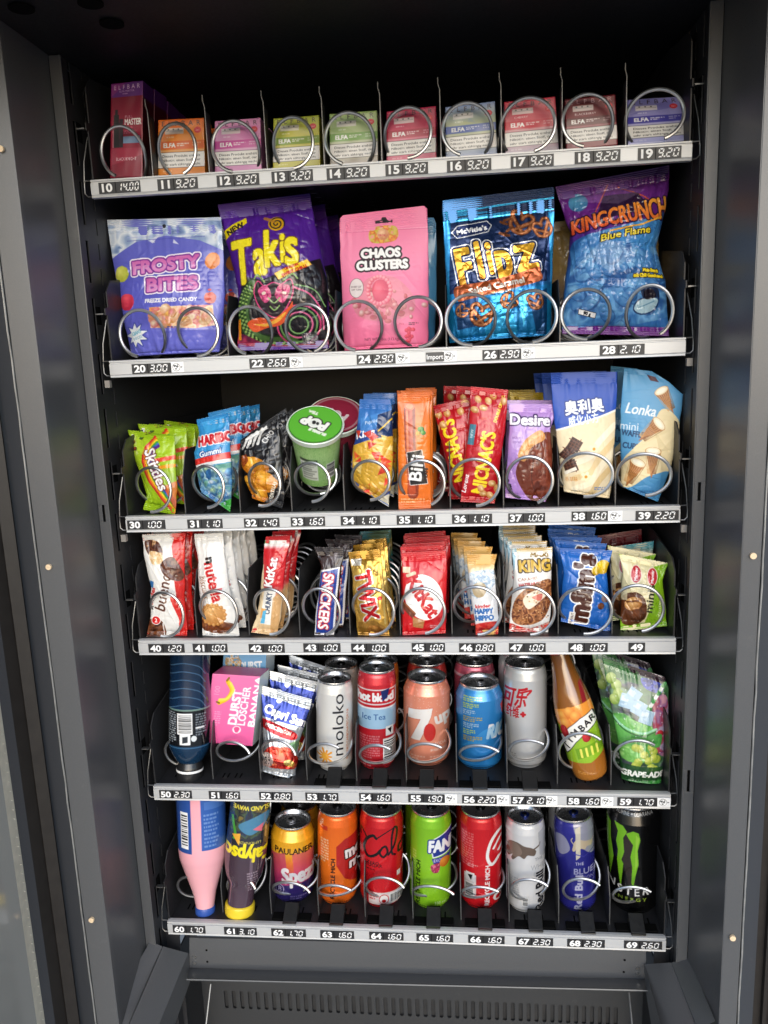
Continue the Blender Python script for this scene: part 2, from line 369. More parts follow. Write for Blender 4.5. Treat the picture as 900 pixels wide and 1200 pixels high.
# ------------------------------------------------------------------ pack makers
F_FILM = mat('printed_film', rough=.30, spec=.5, coat=.35, attr=True)
F_MATT = mat('printed_matt_film', rough=.46, spec=.45, attr=True)
F_FOIL = mat('printed_foil', rough=.27, metal=.62, spec=.5, coat=.25, attr=True)
F_CARD = mat('printed_card', rough=.38, spec=.45, coat=.2, attr=True, bump=.04, scale=500)
F_CAN = mat('printed_can', rough=.26, metal=.35, spec=.5, coat=.45, attr=True)
F_BOT = mat('glossy_bottle', rough=.10, spec=.55, coat=.6, attr=True)
F_LID = mat('can_end_metal', (.66, .66, .67), .28, .95, .5, noise=.08, scale=150)
def surf_noise(n, m, rng):
    return vnoise(n, m, n / 9, m / 9, rng) - .5
def bag(name, label, cat, Lp, Rp, Y, art, thick=.012, lean=0., yaw=0., seal=(.08, .05), zig=.7, cre=16, cramp=1.0, m=F_FILM, back='888888',
        doy=False, seed=1, group=None, dens=2.3, slump=0., p=.62, ridge=1.0, obj_part=None, parent=None, curl=0.):
    """a filled film pack whose outline runs Lp (left edge, top to bottom) and Rp (right edge) in picture units, standing in the plane Y (leaning back, turned)"""
    rng = np.random.default_rng(seed); Lp = np.asarray(Lp, float); Rp = np.asarray(Rp, float)
    hgt = max(np.linalg.norm(np.diff(Lp, axis=0), axis=1).sum(), np.linalg.norm(np.diff(Rp, axis=0), axis=1).sum()); wid = max(np.linalg.norm(Rp[0] - Lp[0]), np.linalg.norm(Rp[-1] - Lp[-1]), 8)
    n, mm = int(hgt * dens), int(wid * dens); t = np.linspace(0, 1, n)
    def along(P):
        d = np.r_[0, np.cumsum(np.linalg.norm(np.diff(P, axis=0), axis=1))]; d /= d[-1]; return np.stack([np.interp(t, d, P[:, 0]), np.interp(t, d, P[:, 1])], -1)
    A, B = along(Lp), along(Rp); s = np.linspace(0, 1, mm); Q = A[:, None] * (1 - s)[None, :, None] + B[:, None] * s[None, :, None]
    wob = (vnoise(n, 1, hgt / 14, 1, rng) - .5) * 1.1; Q[:, :, 0] += wob * (1 - s)[None] ; wob2 = (vnoise(n, 1, hgt / 14, 1, rng) - .5) * 1.1; Q[:, :, 0] += wob2 * s[None]
    if zig:
        z = (np.abs(((np.arange(mm) / dens / 2.6) % 1) - .5) * 2 - .5) * zig; Q[0, :, 1] += z; Q[-1, :, 1] += z * .7
    art_c = art.sample(Q[..., 0], Q[..., 1])
    bpx = (Lp[-1] + Rp[-1]) / 2; base = at_y(bpx[0], bpx[1], Y); ly, yw = math.radians(lean), math.radians(yaw)
    nrm = np.array([math.sin(yw) * math.cos(ly), -math.cos(yw) * math.cos(ly), math.sin(ly)])
    P = at_plane(Q[..., 0], Q[..., 1], base, nrm)
    mpp = depth_of(base) / FOC
    s0, s1 = seal; tt = np.clip((t - s0) / max(1e-3, 1 - s0 - s1), 0, 1)
    if doy: bt = np.clip(tt * 1.25, 0, 1) ** .9 * (.55 + .45 * np.clip((1 - tt) * 6, 0, 1) ** .5)
    else: bt = np.sin(PI * np.clip(tt + slump * np.sin(PI * tt) * .3, 0, 1)) ** p
    bs = np.clip(1 - (2 * s - 1) ** 2, 0, 1) ** .6
    D = thick * bt[:, None] * bs[None]
    body = np.clip(bt * 2, 0, 1)[:, None] * np.clip(bs * 1.6, 0, 1)[None]; asp = wid / hgt
    D = D + cramp * .0011 * creases(n, mm, asp, cre, rng, .45, .022 * min(1, 90 / hgt * 1.1)) * (0.25 + .75 * body)
    D = D + cramp * .0014 * (vnoise(n, mm, hgt / 16, wid / 16, rng) - .5) * body + cramp * .0005 * (np.abs(vnoise(n, mm, hgt / 6, wid / 6, rng) * 2 - 1) - .5) * body
    if s0 > .02 or s1 > .02:                                          # gathers that run out of the seals
        fx = vnoise(3, mm, 1, wid / 5, rng); env = np.exp(-np.maximum(t - s0, 0) / .10) * (t > s0 * .5) + np.exp(-np.maximum((1 - s1) - t, 0) / .08) * (t < 1 - s1 * .5)
        D = D + cramp * .0022 * (fx[1] - .5)[None] * np.clip(env, 0, 1)[:, None] * np.clip(bs * 2, 0, 1)[None]
        rid = ((t < s0 * .92) | (t > 1 - s1 * .92)); D = D + (ridge * .00035 * np.sin(2 * PI * np.arange(n) / dens / 2.4) * rid)[:, None]
        D = D + (.002 * (vnoise(1, mm, 1, 2.2, rng)[0] - .5))[None] * rid[:, None]
    if curl: D = D - curl * np.clip((s0 * 1.5 - t) / (s0 * 1.5 + 1e-6), 0, 1)[:, None] ** 2
    front = P + nrm * D[..., None]
    mb = max(6, mm // 4); si = np.linspace(0, 1, mb + 2)[1:-1][::-1]; ii = (si * (mm - 1)).astype(int)
    back_ = P[:, ii] - nrm * (thick * .9 * bt[:, None] * bs[ii][None] + .0004)[..., None]
    G = np.concatenate([front, back_], 1); C = np.concatenate([art_c, np.broadcast_to(hexc(back), (n, mb, 3))], 1)
    mid = (front[-1].mean(0) + P[-1].mean(0)) / 2; last = G[-1:] * .0 + P[-1:, np.r_[np.arange(mm), ii]]; G = np.concatenate([G, last], 0); C = np.concatenate([C, C[-1:]], 0)
    o = grid_mesh(name, [(G, C * .95, 0, True)], m, parent, base)
    return tag(o, label, cat, group) if parent is None else o
def carton(name, label, cat, quad, Y, dep, art, side='444444', top=None, lean=0., yaw=0., m=F_CARD, group=None, dens=2.3, right_art=None, uv=None):
    """a cardboard box: quad = front corners (tl, tr, br, bl) in picture units, dep its depth"""
    q = np.asarray(quad, float); wid = np.linalg.norm(q[1] - q[0]); hgt = np.linalg.norm(q[3] - q[0]); n, mm = int(hgt * dens), int(wid * dens)
    t = np.linspace(0, 1, n)[:, None, None]; s = np.linspace(0, 1, mm)[None, :, None]; Q = (q[0] * (1 - s) + q[1] * s) * (1 - t) + (q[3] * (1 - s) + q[2] * s) * t
    base = at_y(*((q[2] + q[3]) / 2), Y); ly, yw = math.radians(lean), math.radians(yaw); nrm = np.array([math.sin(yw) * math.cos(ly), -math.cos(yw) * math.cos(ly), math.sin(ly)])
    P = at_plane(Q[..., 0], Q[..., 1], base, nrm); c = art.sample(Q[..., 0], Q[..., 1]) if uv is None else art.sample(s[..., 0] * uv[0] + 0 * t[..., 0], t[..., 0] * uv[1] + 0 * s[..., 0]); K = P - nrm * dep
    rng = np.random.default_rng(n * mm); edge = np.minimum(np.minimum(t[..., 0], 1 - t[..., 0]) * hgt, np.minimum(s[..., 0], 1 - s[..., 0]) * wid)
    F = P - nrm * (np.clip(1.6 - edge, 0, 1.6) ** 2 * .0002)[..., None] + nrm * ((vnoise(n, mm, 4, 3, rng) - .5) * .0007)[..., None]
    def strip(e0, e1, col): k = np.linspace(0, 1, 12)[:, None, None]; return (e0[None] * (1 - k) + e1[None] * k, np.broadcast_to(hexc(col) if isinstance(col, str) else col[None], (12, len(e0), 3)), 0, False)
    tp = top or side
    gs = [(F, c * .95, 0, False), strip(F[0], K[0], c[0] * .9 if top is None else tp), strip(F[-1], K[-1], side), strip(F[:, 0], K[:, 0], side)]
    if right_art is not None:                                        # the right hand side shows its own print
        k = np.linspace(0, 1, 40); RP = F[:, -1][None] * (1 - k)[:, None, None] + K[:, -1][None] * k[:, None, None]
        cc = right_art.sample(np.broadcast_to(k[:, None], (40, n)), np.broadcast_to(np.linspace(0, 1, n)[None], (40, n))); gs.append((RP, cc * .95, 0, False))
    else: gs.append(strip(F[:, -1], K[:, -1], side))
    gs.append((K, np.broadcast_to(hexc(side), K.shape), 0, False))
    o = grid_mesh(name, gs, m, None, base); bpy_flat(o); return tag(o, label, cat, group)
def bpy_flat(o):
    try: o.data.set_sharp_from_angle(angle=math.radians(50))
    except Exception: pass
def lathe_world(name, P0, ax, prof, art=None, artuv=None, mats=None, parent=None, base=None, col='888888', wpx=50, dent=0., th0=None, seed=3, closed_ends=True, top_open=False):
    """prof: [(height along ax, radius)]; artuv(i_row, sin) -> art coordinates"""
    ax = np.asarray(ax, float); ax /= np.linalg.norm(ax); P0 = np.asarray(P0, float); v = CAM - P0; v = v - ax * (v @ ax); v /= np.linalg.norm(v); w = np.cross(ax, v)
    w = w if (w @ MR[:, 0]) > 0 else -w
    nf = int(wpx * 3.0) if art is not None else max(20, int(wpx * .9)); th = np.r_[np.linspace(-1.75, 1.75, nf), np.linspace(1.75, 2 * PI - 1.75, 16)[1:-1]]
    h = np.array([q[0] for q in prof]); r = np.array([q[1] for q in prof])
    rr = np.broadcast_to(r[:, None], (len(h), len(th))).copy()
    if dent: rr = rr * (1 + dent * (vnoise(len(h), len(th), 3, 9, np.random.default_rng(seed)) - .5))
    P = P0 + ax * h[:, None, None] + rr[..., None] * (np.cos(th)[:, None] * v + np.sin(th)[:, None] * w)[None]
    if art is not None:
        sn = np.where(np.abs(th) < PI / 2, np.sin(th), np.sign(np.sin(th))); sn = np.clip(sn, -.985, .985); X, Yv = artuv(np.arange(len(h))[:, None], sn[None]); c = art.sample(X + 0 * Yv, Yv + 0 * X) * .95
    else: c = np.broadcast_to(hexc(col), P.shape)
    gs = [(P, c, 0, True)]
    if closed_ends: gs += [(np.stack([P[0], np.broadcast_to(P[0].mean(0), P[0].shape)]), np.stack([c[0], c[0]]), 0, True)]
    if closed_ends and not top_open: gs += [(np.stack([P[-1], np.broadcast_to(P[-1].mean(0), P[-1].shape)]), np.stack([c[-1], c[-1]]), 0, True)]
    o = grid_mesh(name, gs, mats or F_CAN, parent, base if base is not None else (WPOS[parent.name] if parent else P0))
    try: o.data.set_sharp_from_angle(angle=math.radians(48))
    except Exception: pass
    return o
def can(label, cx, yt, yb, w, floor_z, art, lidr=.88, tab='1a1a1c', group=None, dx=0., Yf=None, m=F_CAN, neck=.075):
    """a drinks can: cx, yt, yb = middle, upper rim and foot of its front line in picture units, w its width"""
    Pb = at_z(cx, yb, floor_z) if Yf is None else at_y(cx, yb, Yf); Pt = at_y(cx + dx, yt, Pb[1]); R = w / 2 * depth_of(Pb) / FOC * 1.0
    H = np.linalg.norm(Pt - Pb); ax = (Pt - Pb) / H; vv = CAM - Pb; vv -= ax * (vv @ ax); vv /= np.linalg.norm(vv); P0 = Pb - vv * R
    root = thing('drink_can', label, 'can', P0, group)
    nb = int((yb - yt) * 2.2); hh = np.linspace(0, 1, nb); fr = lambda x: np.interp(x, [0, .012, .05, .08, 1 - neck - .035, 1 - neck * .55, 1 - neck * .2, 1], [.80, .82, .965, 1, 1, 1 - (1 - lidr) * .62, lidr * 1.0, lidr])
    prof = [(H * x, R * fr(x)) for x in hh]
    uv = lambda i, sn: (cx + dx * hh[i] + w / 2 * sn * np.array([fr(x) for x in hh])[i] ** .5, yb - (yb - yt) * hh[i])
    lathe_world('body', P0, ax, prof, art, uv, m, root, wpx=w, closed_ends=True, top_open=True)
    rl = R * lidr
    lid = lathe_world('lid', P0 + ax * H, ax, [(-.0005, rl * 1.0), (.0012, rl * 1.025), (.0024, rl * 1.01), (.0027, rl * .975), (.0020, rl * .94), (-.0018, rl * .89), (-.0040, rl * .86), (-.0044, rl * .83), (-.0030, rl * .80), (-.0024, rl * .77), (-.0024, rl * .5), (-.0024, rl * .01)], None, None, F_LID, root, wpx=70, closed_ends=False)
    WPOS[lid.name] = WPOS[root.name]
    tb = MB(); a2 = np.cross(ax, vv); c0 = P0 + ax * (H - .0014)                                  # pull tab: rounded key with a hole, rivet
    ang = math.radians((sum(map(ord, label)) * 7 % 80) - 40); e1 = vv * math.cos(ang) + a2 * math.sin(ang); e2 = np.cross(ax, e1)
    out = [c0 + e1 * (rl * (.02 + .30 * math.cos(q)) - rl * .16) + e2 * rl * .26 * math.sin(q) for q in np.linspace(0, 2 * PI, 18, endpoint=False)]; tb.prism(out, ax * .0012, 0)
    ho = [c0 + ax * .0013 + e1 * (rl * (.04 + .13 * math.cos(q)) + rl * -.26) + e2 * rl * .15 * math.sin(q) for q in np.linspace(0, 2 * PI, 14, endpoint=False)]; tb.poly(ho, 1)
    tb.disc(c0 + e1 * rl * .02, rl * .07, ax, .0018, 12, 2)
    build('pull_tab', tb, [mat('tab_' + tab, tuple(lin(hexc(tab))), .3, .7, .5, noise=.1, scale=300), M_HOLE, F_LID], root)
    mo = MB()                                                                                     # scored mouth in the end
    mo.prism([c0 - ax * .0010 + e1 * (rl * .42 + rl * .27 * math.cos(q)) + e2 * rl * .34 * math.sin(q) for q in np.linspace(0, 2 * PI, 20, endpoint=False)], ax * .00035)
    build('mouth_panel', mo, F_LID, root); return root
def bottle_px(name, label, cat, prof, Y, art, parts=(), m=F_BOT, group=None, dent=0., lean=0.):
    """prof: [(axis x, axis y, half width)] in picture units from top to bottom; parts: [(name, prof, art or colour, material)]"""
    def wprof(pf, dens=2.2):
        pf = np.asarray(pf, float); d = np.r_[0, np.cumsum(np.hypot(*np.diff(pf[:, :2], axis=0).T))]; n = max(4, int(d[-1] * dens)); t = np.linspace(0, d[-1], n)
        if len(pf) > 3:
            q = smooth_path(np.stack([d, pf[:, 2]], -1), 8); hw = np.interp(t, q[:, 0], q[:, 1])
        else: hw = np.interp(t, d, pf[:, 2])
        X, Yy = np.interp(t, d, pf[:, 0]), np.interp(t, d, pf[:, 1]); return X, Yy, hw
    X, Yy, hw = wprof(prof); B = at_y(X[-1], Yy[-1], Y); ln = math.radians(lean); nrm = np.array([0, -math.cos(ln), math.sin(ln)]); root = thing(name, label, cat, B, group)
    def make(nm, pf, a, mt, par):
        X, Yy, hw = wprof(pf); C = at_plane(X, Yy, B, nrm); mpp = np.array([depth_of(c) for c in C]) / FOC; ax = C[0] - C[-1]; H = np.linalg.norm(ax); ax = ax / H; hs = (C - C[-1]) @ ax
        dpx = np.array([X[0] - X[-1], Yy[0] - Yy[-1]]); dpx /= np.linalg.norm(dpx); per = np.array([-dpx[1], dpx[0]])
        if per[0] < 0: per = -per
        isart = isinstance(a, Art); uv = (lambda i, sn: (X[i] + per[0] * hw[i] * sn, Yy[i] + per[1] * hw[i] * sn)) if isart else None
        return lathe_world(nm, C[-1], ax, list(zip(hs, hw * mpp)), a if isart else None, uv, mt, par, col=('888888' if isart else a), wpx=2 * hw.max(), dent=dent if nm == 'body' else 0)
    make('body', prof, art, m, root)
    for nm, pf, a, mt in parts: make(nm, pf, a, mt, root)
    return root
def coil(parent, cx, cy, rx, ry, Y, pitch=.03, turns=8, start=-75, dirn=1, flat=.55, wire=.0021, first=None):
    c = at_y(cx, cy, Y); k = depth_of(c) / FOC; Rx, Rz = rx * k - wire * .4, ry * k - wire * .4; n = int(turns * 44); ph = np.linspace(0, 2 * PI * turns, n); a = math.radians(start) + dirn * ph
    u = ph / (2 * PI); f1 = first or pitch; y = np.where(u < 1, f1 * (flat * u ** 3.4 + (1 - flat) * u), f1 + pitch * (u - 1))
    pts = np.stack([c[0] + Rx * np.cos(a), c[1] + y, c[2] + Rz * np.sin(a)], -1); mb = MB(); mb.tube(pts, wire, 8)
    return build('spiral_coil', mb, M_WIRE, parent, smooth=True)
def dup(o, off, label=None, rot=0., group=None, tilt=(0, 0)):
    c = o.copy(); COL.objects.link(c); c.location = o.location + Vector(off); c.rotation_euler = (tilt[0], tilt[1], rot)
    if label: c['label'] = label
    if group: c['group'] = group
    for ch in o.children:
        d = ch.copy(); COL.objects.link(d); d.parent = c
        for g in ch.children: e = g.copy(); COL.objects.link(e); e.parent = d
    return c
ORD = ['', 'second', 'third', 'fourth', 'fifth', 'sixth', 'seventh', 'eighth', 'ninth']
def queue(o, n, step, kind, slot, group, dx=0., dz=0., wob=.0045, seed=5):
    """n more of o waiting in line behind it"""
    r = random.Random(seed * 31 + n); o['group'] = group
    for i in range(1, n + 1):
        dup(o, (dx * i + r.uniform(-wob, wob), step * i, dz * (1 if i else 0) + r.uniform(-.001, .003)), '%s, %s in line at %s' % (kind, ORD[i], slot), r.uniform(-.12, .12), group, (r.uniform(-.05, .03), r.uniform(-.035, .035)))

# ------------------------------------------------------------------ the machine
ground = MB(); ground.poly([(-60, -60, 0), (60, -60, 0), (60, 60, 0), (-60, 60, 0)])
g = build('ground', ground, mat('paving', (.30, .29, .27), .8, 0, .3, noise=.3, bump=.3, scale=6)); tag(g, kind='structure')
VM = thing('vending_machine', 'tall charcoal vending machine cabinet standing open with six stocked shelves', 'vending machine', (.35, .1, 0))
XL, XR, ZT, ZB = -.012, .709, ZO + .131, ZO - 1.09
def at_x(px, py, x): d = rays(px, py); return CAM + d * ((x - CAM[0]) / d[0])
# slotted side walls
for side, x, sg in ((0, XL, -1), (1, XR, 1)):
    b = MB(); ys0, yw = -.016, .012
    cols = [(-.0035, .0035, .050, .018, 0), (.030, .0335, .020, .010, 0)]; y = -.018
    for (c0, c1, ln, gap, k) in cols:
        b.box(x, x + sg * .0015, y, c0, ZB, ZT); z = ZB
        while z < ZT - .02:
            b.box(x, x + sg * .0015, c0, c1, z, min(ZT, z + gap)); z += gap + ln
        y = c1
    b.box(x, x + sg * .0015, y, .52, ZB, ZT); b.box(x + sg * .016, x + sg * .018, -.018, .52, ZB, ZT, 1)
    for k in range(6):                                                # square sockets that take the shelf hooks
        zc = RZ[k] + .056; b.box(x - sg * .0003, x + sg * .0002, .004, .017, zc - .012, zc + .010, 1)
    build('side_wall', b, [M_CABD, M_HOLE], VM)
    b = MB(); x1 = x + sg * .0135                                     # narrow front strip of the wall, with a few slots
    slots = [(RZ[2] + .008, .022)] if side == 0 else [(RZ[1] - .18, .022), (RZ[4] + .03, .03)]
    z = ZB; xa, xb = sorted((x, x1)); xm = (xa + xb) / 2
    for zc, hh in sorted(slots):
        b.box(xa, xb, -.020, -.0182, z, zc - hh / 2); b.box(xa, xm - .0017, -.020, -.0182, zc - hh / 2, zc + hh / 2); b.box(xm + .0017, xb, -.020, -.0182, zc - hh / 2, zc + hh / 2); z = zc + hh / 2
    b.box(xa, xb, -.020, -.0182, z, ZT); b.box(xa + .001, xb - .001, -.016, -.015, ZB, ZT, 1)
    b.tube([(x, -.0195, ZB), (x, -.0195, ZT)], .0012, 6)
    bevel(build('front_strip', b, [M_CAB, M_HOLE], VM), .0006)
    b = MB(); xo = x1 + sg * .0005; xf = x1 + (-.0 if side == 0 else .010)                         # deep jamb panel
    b.prism([(xo, -.0195, ZB), (xf, -.120, ZB), (xf + sg * .004, -.120, ZB), (xo + sg * .004, -.0195, ZB)], (0, 0, ZT + .004 - ZB)); build('jamb', b, M_JAMB, VM)
    b = MB(); x2 = -.054 if side == 0 else .752                       # front flange, its worn lip and the outer face
    b.prism([(xf, -.1202, ZB - .2), (x2, -.1235, ZB - .2), (x2, -.105, ZB - .2), (xf, -.112, ZB - .2)], (0, 0, ZT + .3 - ZB)); bevel(build('front_flange', b, M_CAB, VM), .0012)
    b = MB(); r = random.Random(side + 3); pts = []; z = ZB - .2
    while z < ZT + .1: pts.append((x2 + sg * (.0012 + r.uniform(-.0004, .0006)), -.1238 + r.uniform(-.0004, .0004), z)); z += .03
    b.tube(pts, .0011, 6); build('worn_lip', b, mat('worn_lip_highlight', (.30, .30, .29), .4, .4, .5, noise=.5, scale=60), VM)  # pale colour holds the painted edge highlight as well as the scratches
    x3 = -.083 if side == 0 else .7735; b = MB()
    b.prism([(x2 + sg * .0018, -.1225, ZB - .2), (x3, -.114, ZB - .2), (x3, -.09, ZB - .2), (x2 + sg * .0018, -.10, ZB - .2)], (0, 0, ZT + .3 - ZB)); build('outer_face', b, mat('slate_paint', (.040, .043, .050), .42, 0, .5, noise=.2, bump=.1, scale=700, mark=.08), VM)
    b = MB(); x4 = x3 + sg * .05; b.prism([(x3 + sg * .0005, -.108, ZB - .2), (x4, -.112, ZB - .2), (x4, -.08, ZB - .2), (x3 + sg * .0005, -.08, ZB - .2)], (0, 0, ZT + .3 - ZB))
    for q in (.25, .5, .8): b.box(*sorted((x3 + sg * .042 * q, x3 + sg * (.042 * q + .004))), -.1165, -.108, ZB - .2, ZT + .1)
    build('rubber_seal', b, mat('brown_rubber', (.020, .017, .015), .45, 0, .4, noise=.3, scale=80), VM)
    b = MB()                                                          # pale screw caps on the flange
    for px, py in (((108, 1077), (58, 664), (2, 175)) if side == 0 else ((858, 1098), (882, 651))):
        p = at_y(px, py, -.1225); b.disc(p, .0034, (0, -1, 0), .003, 14)
    build('screw_cap', b, mat('cap_ivory', (.72, .55, .36), .5, 0, .4, noise=.2, scale=300), VM, smooth=True)
# ceiling, back, floor
b = MB(); b.box(-.15, .85, -.40, .53, ZT + .001, ZT + .02); build('ceiling_panel', b, M_CEIL, VM)
for px, py in ((25, 9), (106, 3), (131, 27)):
    p = at_z(px, py, ZT); b = MB(); b.disc(p, .0125, (0, 0, -1), .0015, 24); build('ceiling_plug', b, M_HOLE, VM)
b = MB(); b.box(XL - .02, XR + .02, .50, .515, ZB, ZT); build('back_wall', b, M_CEIL, VM)
# apron below the lowest shelf, lip, delivery bin
z6 = RZ[5]
def q4(pts, th=(0, .004, 0), mi=0, b=None):
    P = [at_y(px, py, Y) for px, py, Y in pts]; n = np.cross(P[1] - P[0], P[2] - P[0]); P[3] = at_plane(pts[3][0], pts[3][1], P[0], n); b.prism(P, th, mi)
b = MB(); q4([(222, 1099, .012), (757, 1113, .012), (757, 1147, .012), (222, 1134, .012)], b=b)
for px, py in ((242, 1113.5), (243, 1127), (732, 1125), (731, 1139)): b.disc(at_y(px, py, .0118), .0017, (0, -1, 0), .0003, 10, 1)
for px, py in ((228, 1121), (228, 1128), (747, 1134), (747, 1141)): b.disc(at_y(px, py, .0118), .0022, (0, -1, 0), .002, 10, 2)
build('apron_plate', b, [M_CAB, M_HOLE, M_EDGE], VM)
b = MB(); A0, A1 = at_y(222, 1134.5, .011), at_y(757, 1147.5, .011); B0, B1 = at_y(219, 1147, -.018), at_y(760, 1160, -.018)
b.prism([A0, A1, B1, B0], (0, 0, -.002)); build('bin_lip', b, M_CAB, VM)
b = MB(); b.tube([B0 + (0, 0, -.001), B1 + (0, 0, -.001)], .0018, 8); build('lip_edge', b, mat('worn_edge', (.085, .085, .085), .35, .5, .5, noise=.3, scale=70), VM, smooth=True)
b = MB(); YB = .10                                                     # perforated plate at the back of the bin
ztop, zbot = at_y(480, 1150, YB)[2] + .02, at_y(480, 1200, YB)[2] - .10
s0, s1 = at_y(300, 1162, YB)[2], at_y(300, 1183, YB)[2]
xs = [at_y(265 + i * (722 - 265) / 49, 1170, YB)[0] for i in range(50)]; sl = .0031
b.box(XL, XR, YB, YB + .002, s0, ztop); b.box(XL, XR, YB, YB + .002, zbot, s1); x = XL
for xc in xs: b.box(x, xc - sl, YB, YB + .002, s1, s0); x = xc + sl
b.box(x, XR, YB, YB + .002, s1, s0)
for xc in xs:
    for zc, sgn in ((s0, -1), (s1, 1)):                                # rounded slot ends
        for q in range(4):
            a0 = q * PI / 8; 
            for s_ in (-1, 1):
                p1 = (xc + s_ * sl, zc); p2 = (xc + s_ * sl * math.cos(a0), zc + sgn * sl * (1 - math.sin(a0))); p3 = (xc + s_ * sl * math.cos(a0 + PI / 8), zc + sgn * sl * (1 - math.sin(a0 + PI / 8)))
                b.poly([(p1[0], YB, p1[1]), (p2[0], YB, p2[1]), (p3[0], YB, p3[1])])
b.box(XL, XR, YB + .005, YB + .006, zbot, ztop, 1)
build('bin_grille', b, [mat('grille_paint', (.040, .041, .043), .42, 0, .5, noise=.2, bump=.1, scale=500, mark=.1), mat('grille_back', (.030, .030, .031), .5, 0, .4, noise=.4, scale=40)], VM)
for (xa, ya, xb, yb_) in ((247, 1153, 241, 1205), (737, 1163, 741, 1205)):
    b = MB(); b.tube([at_y(xa, ya, .02), at_y(xb, yb_, -.01)], .0016, 8); build('bin_rod', b, M_DIM, VM, smooth=True)
b = MB(); b.box(XL - .03, XR + .03, .0, .11, ZO - 1.30, ZO - 1.29); build('bin_floor', b, M_CABD, VM)
for x in (XL + .012, XR - .014): b = MB(); b.box(x, x + .002, .0, .10, ZO - 1.3, z6 - .07); build('bin_side', b, M_CABD, VM)
for x in (XL - .06, XR - .02):
    b = MB(); b.box(x, x + .08, .018, .021, ZB - .3, z6 - .03); b.box(x, x + .08, -.10, .018, ZB - .03, ZB - .027); build('corner_filler', b, M_CABD, VM)
# folded sill pieces at the bottom corners
for name_pts in ([[(176, 1103, -.018), (190, 1109, -.018), (148, 1206, -.115), (121, 1199, -.115)], [(191, 1109, -.017), (220.5, 1117, .008), (184, 1206, -.10), (149, 1206, -.115)], [(220.5, 1117, .008), (222, 1150, .008), (190, 1240, -.09), (184, 1206, -.10)]],
                 [[(787, 1128, -.018), (807, 1122, -.018), (838, 1196, -.115), (818, 1206, -.115)], [(755, 1130, .008), (786.5, 1128, -.017), (817, 1206, -.115), (776, 1206, -.10)], [(755, 1130, .008), (776, 1206, -.10), (770, 1240, -.09), (757, 1160, .008)]]):
    b = MB()
    for q in name_pts: q4(q, (0, .0015, -.0025), 0, b)
    build('corner_sill', b, M_CAB, VM)
# the door, swung open to the left: rubber, frame, pale gasket, glass with pale edge
D = MB(); d0 = at_y(51, 1100, -.150); d1 = at_y(39, 1100, -.165); d2 = at_y(29, 1100, -.185); zl, zh = ZO - 1.45, ZO + .2
def slab(p, q, th, mi=0, b=None):
    dv = np.array([q[0] - p[0], q[1] - p[1], 0]); nn = np.array([-dv[1], dv[0], 0]) / np.linalg.norm(dv) * th
    b.prism([(p[0], p[1], zl), (q[0], q[1], zl), (q[0] + nn[0], q[1] + nn[1], zl), (p[0] + nn[0], p[1] + nn[1], zl)], (0, 0, zh - zl), mi)
b = MB(); slab(d0, d1, -.03, 0, b); dr = build('door', b, mat('door_slate', (.05, .052, .058), .4, 0, .5, noise=.2, scale=500), VM)
b = MB(); pe = at_y(85, 1100, -.112); slab(at_y(80, 1100, -.125), at_y(66, 1100, -.132), -.01, 0, b); slab(at_y(66, 1100, -.130), d0, -.012, 0, b); build('door_rubber', b, MATS['brown_rubber'], dr)
b = MB(); slab(d1, d2, -.012, 0, b); r = random.Random(2); z = zl
build('door_gasket', b, mat('ivory_gasket', (.62, .57, .46), .6, 0, .4, noise=.25, scale=90), dr)
d3 = d2 + (d2 - d0) * np.array([1, 1, 0]) * 6; b = MB(); slab(d2, d3, -.006, 0, b); build('door_glass', b, mat('reflection_grey_glass', (.30, .30, .28), .08, 0, .6, coat=.6, noise=.15, scale=3, stretch=(3, 3, .3)), dr)  # glass reflections put into the colour as pale, streaked grey
b = MB()
for k, z in enumerate(np.arange(zl, zh, .012)): 
    p = d1 * .75 + d2 * .25; b.disc((p[0] + .0006, p[1] - .0006, z), .0006, (.8, -.6, 0), .0008, 6)
build('gasket_stitching', b, mat('gasket_pale', (.6, .57, .48), .6), dr)

# ------------------------------------------------------------------ shelves
SEG = {'0': 'abcdef', '1': 'bc', '2': 'abged', '3': 'abgcd', '4': 'fgbc', '5': 'afgcd', '6': 'afgedc', '7': 'abc', '8': 'abcdefg', '9': 'abcdfg'}
def seg_text(mb, s, x, z, y, h, mi, sh=.16, sx=1.):
    """slanted seven-segment figures; x left, z middle"""
    w = h * .50 * sx; t = h * .155; wid = sum(w + h * .17 if c != '.' else h * .13 for c in s)
    def P(u, v): return (x + u + sh * v, y, z - h / 2 + v)
    x = x
    for c in s:
        if c == '.': mb.poly([P(-t * .6, 0), P(t * .5, 0), P(t * .5, t * 1.1), P(-t * .6, t * 1.1)], mi); x += h * .13; continue
        g = t * .18; m_ = h / 2
        D = {'a': [(t * .6, h), (w - t * .6, h), (w - t * 1.3, h - t), (t * 1.3, h - t)], 'd': [(t * 1.3, t), (w - t * 1.3, t), (w - t * .6, 0), (t * .6, 0)],
             'g': [(t * 1.1, m_ + t / 2), (w - t * 1.1, m_ + t / 2), (w - t * .5, m_), (w - t * 1.1, m_ - t / 2), (t * 1.1, m_ - t / 2), (t * .5, m_)],
             'f': [(0, m_ + g), (t, m_ + g + t * .5), (t, h - t - g), (0, h - t * .4)], 'e': [(0, t * .4), (t, t + g), (t, m_ - g - t * .5), (0, m_ - g)],
             'b': [(w - t, m_ + g + t * .5), (w, m_ + g), (w, h - t * .4), (w - t, h - t - g)], 'c': [(w - t, t + g), (w, t * .4), (w, m_ - g), (w - t, m_ - g - t * .5)]}
        for q in SEG[c]: mb.poly([P(*p) for p in D[q]], mi)
        x += w + h * .17
    return wid
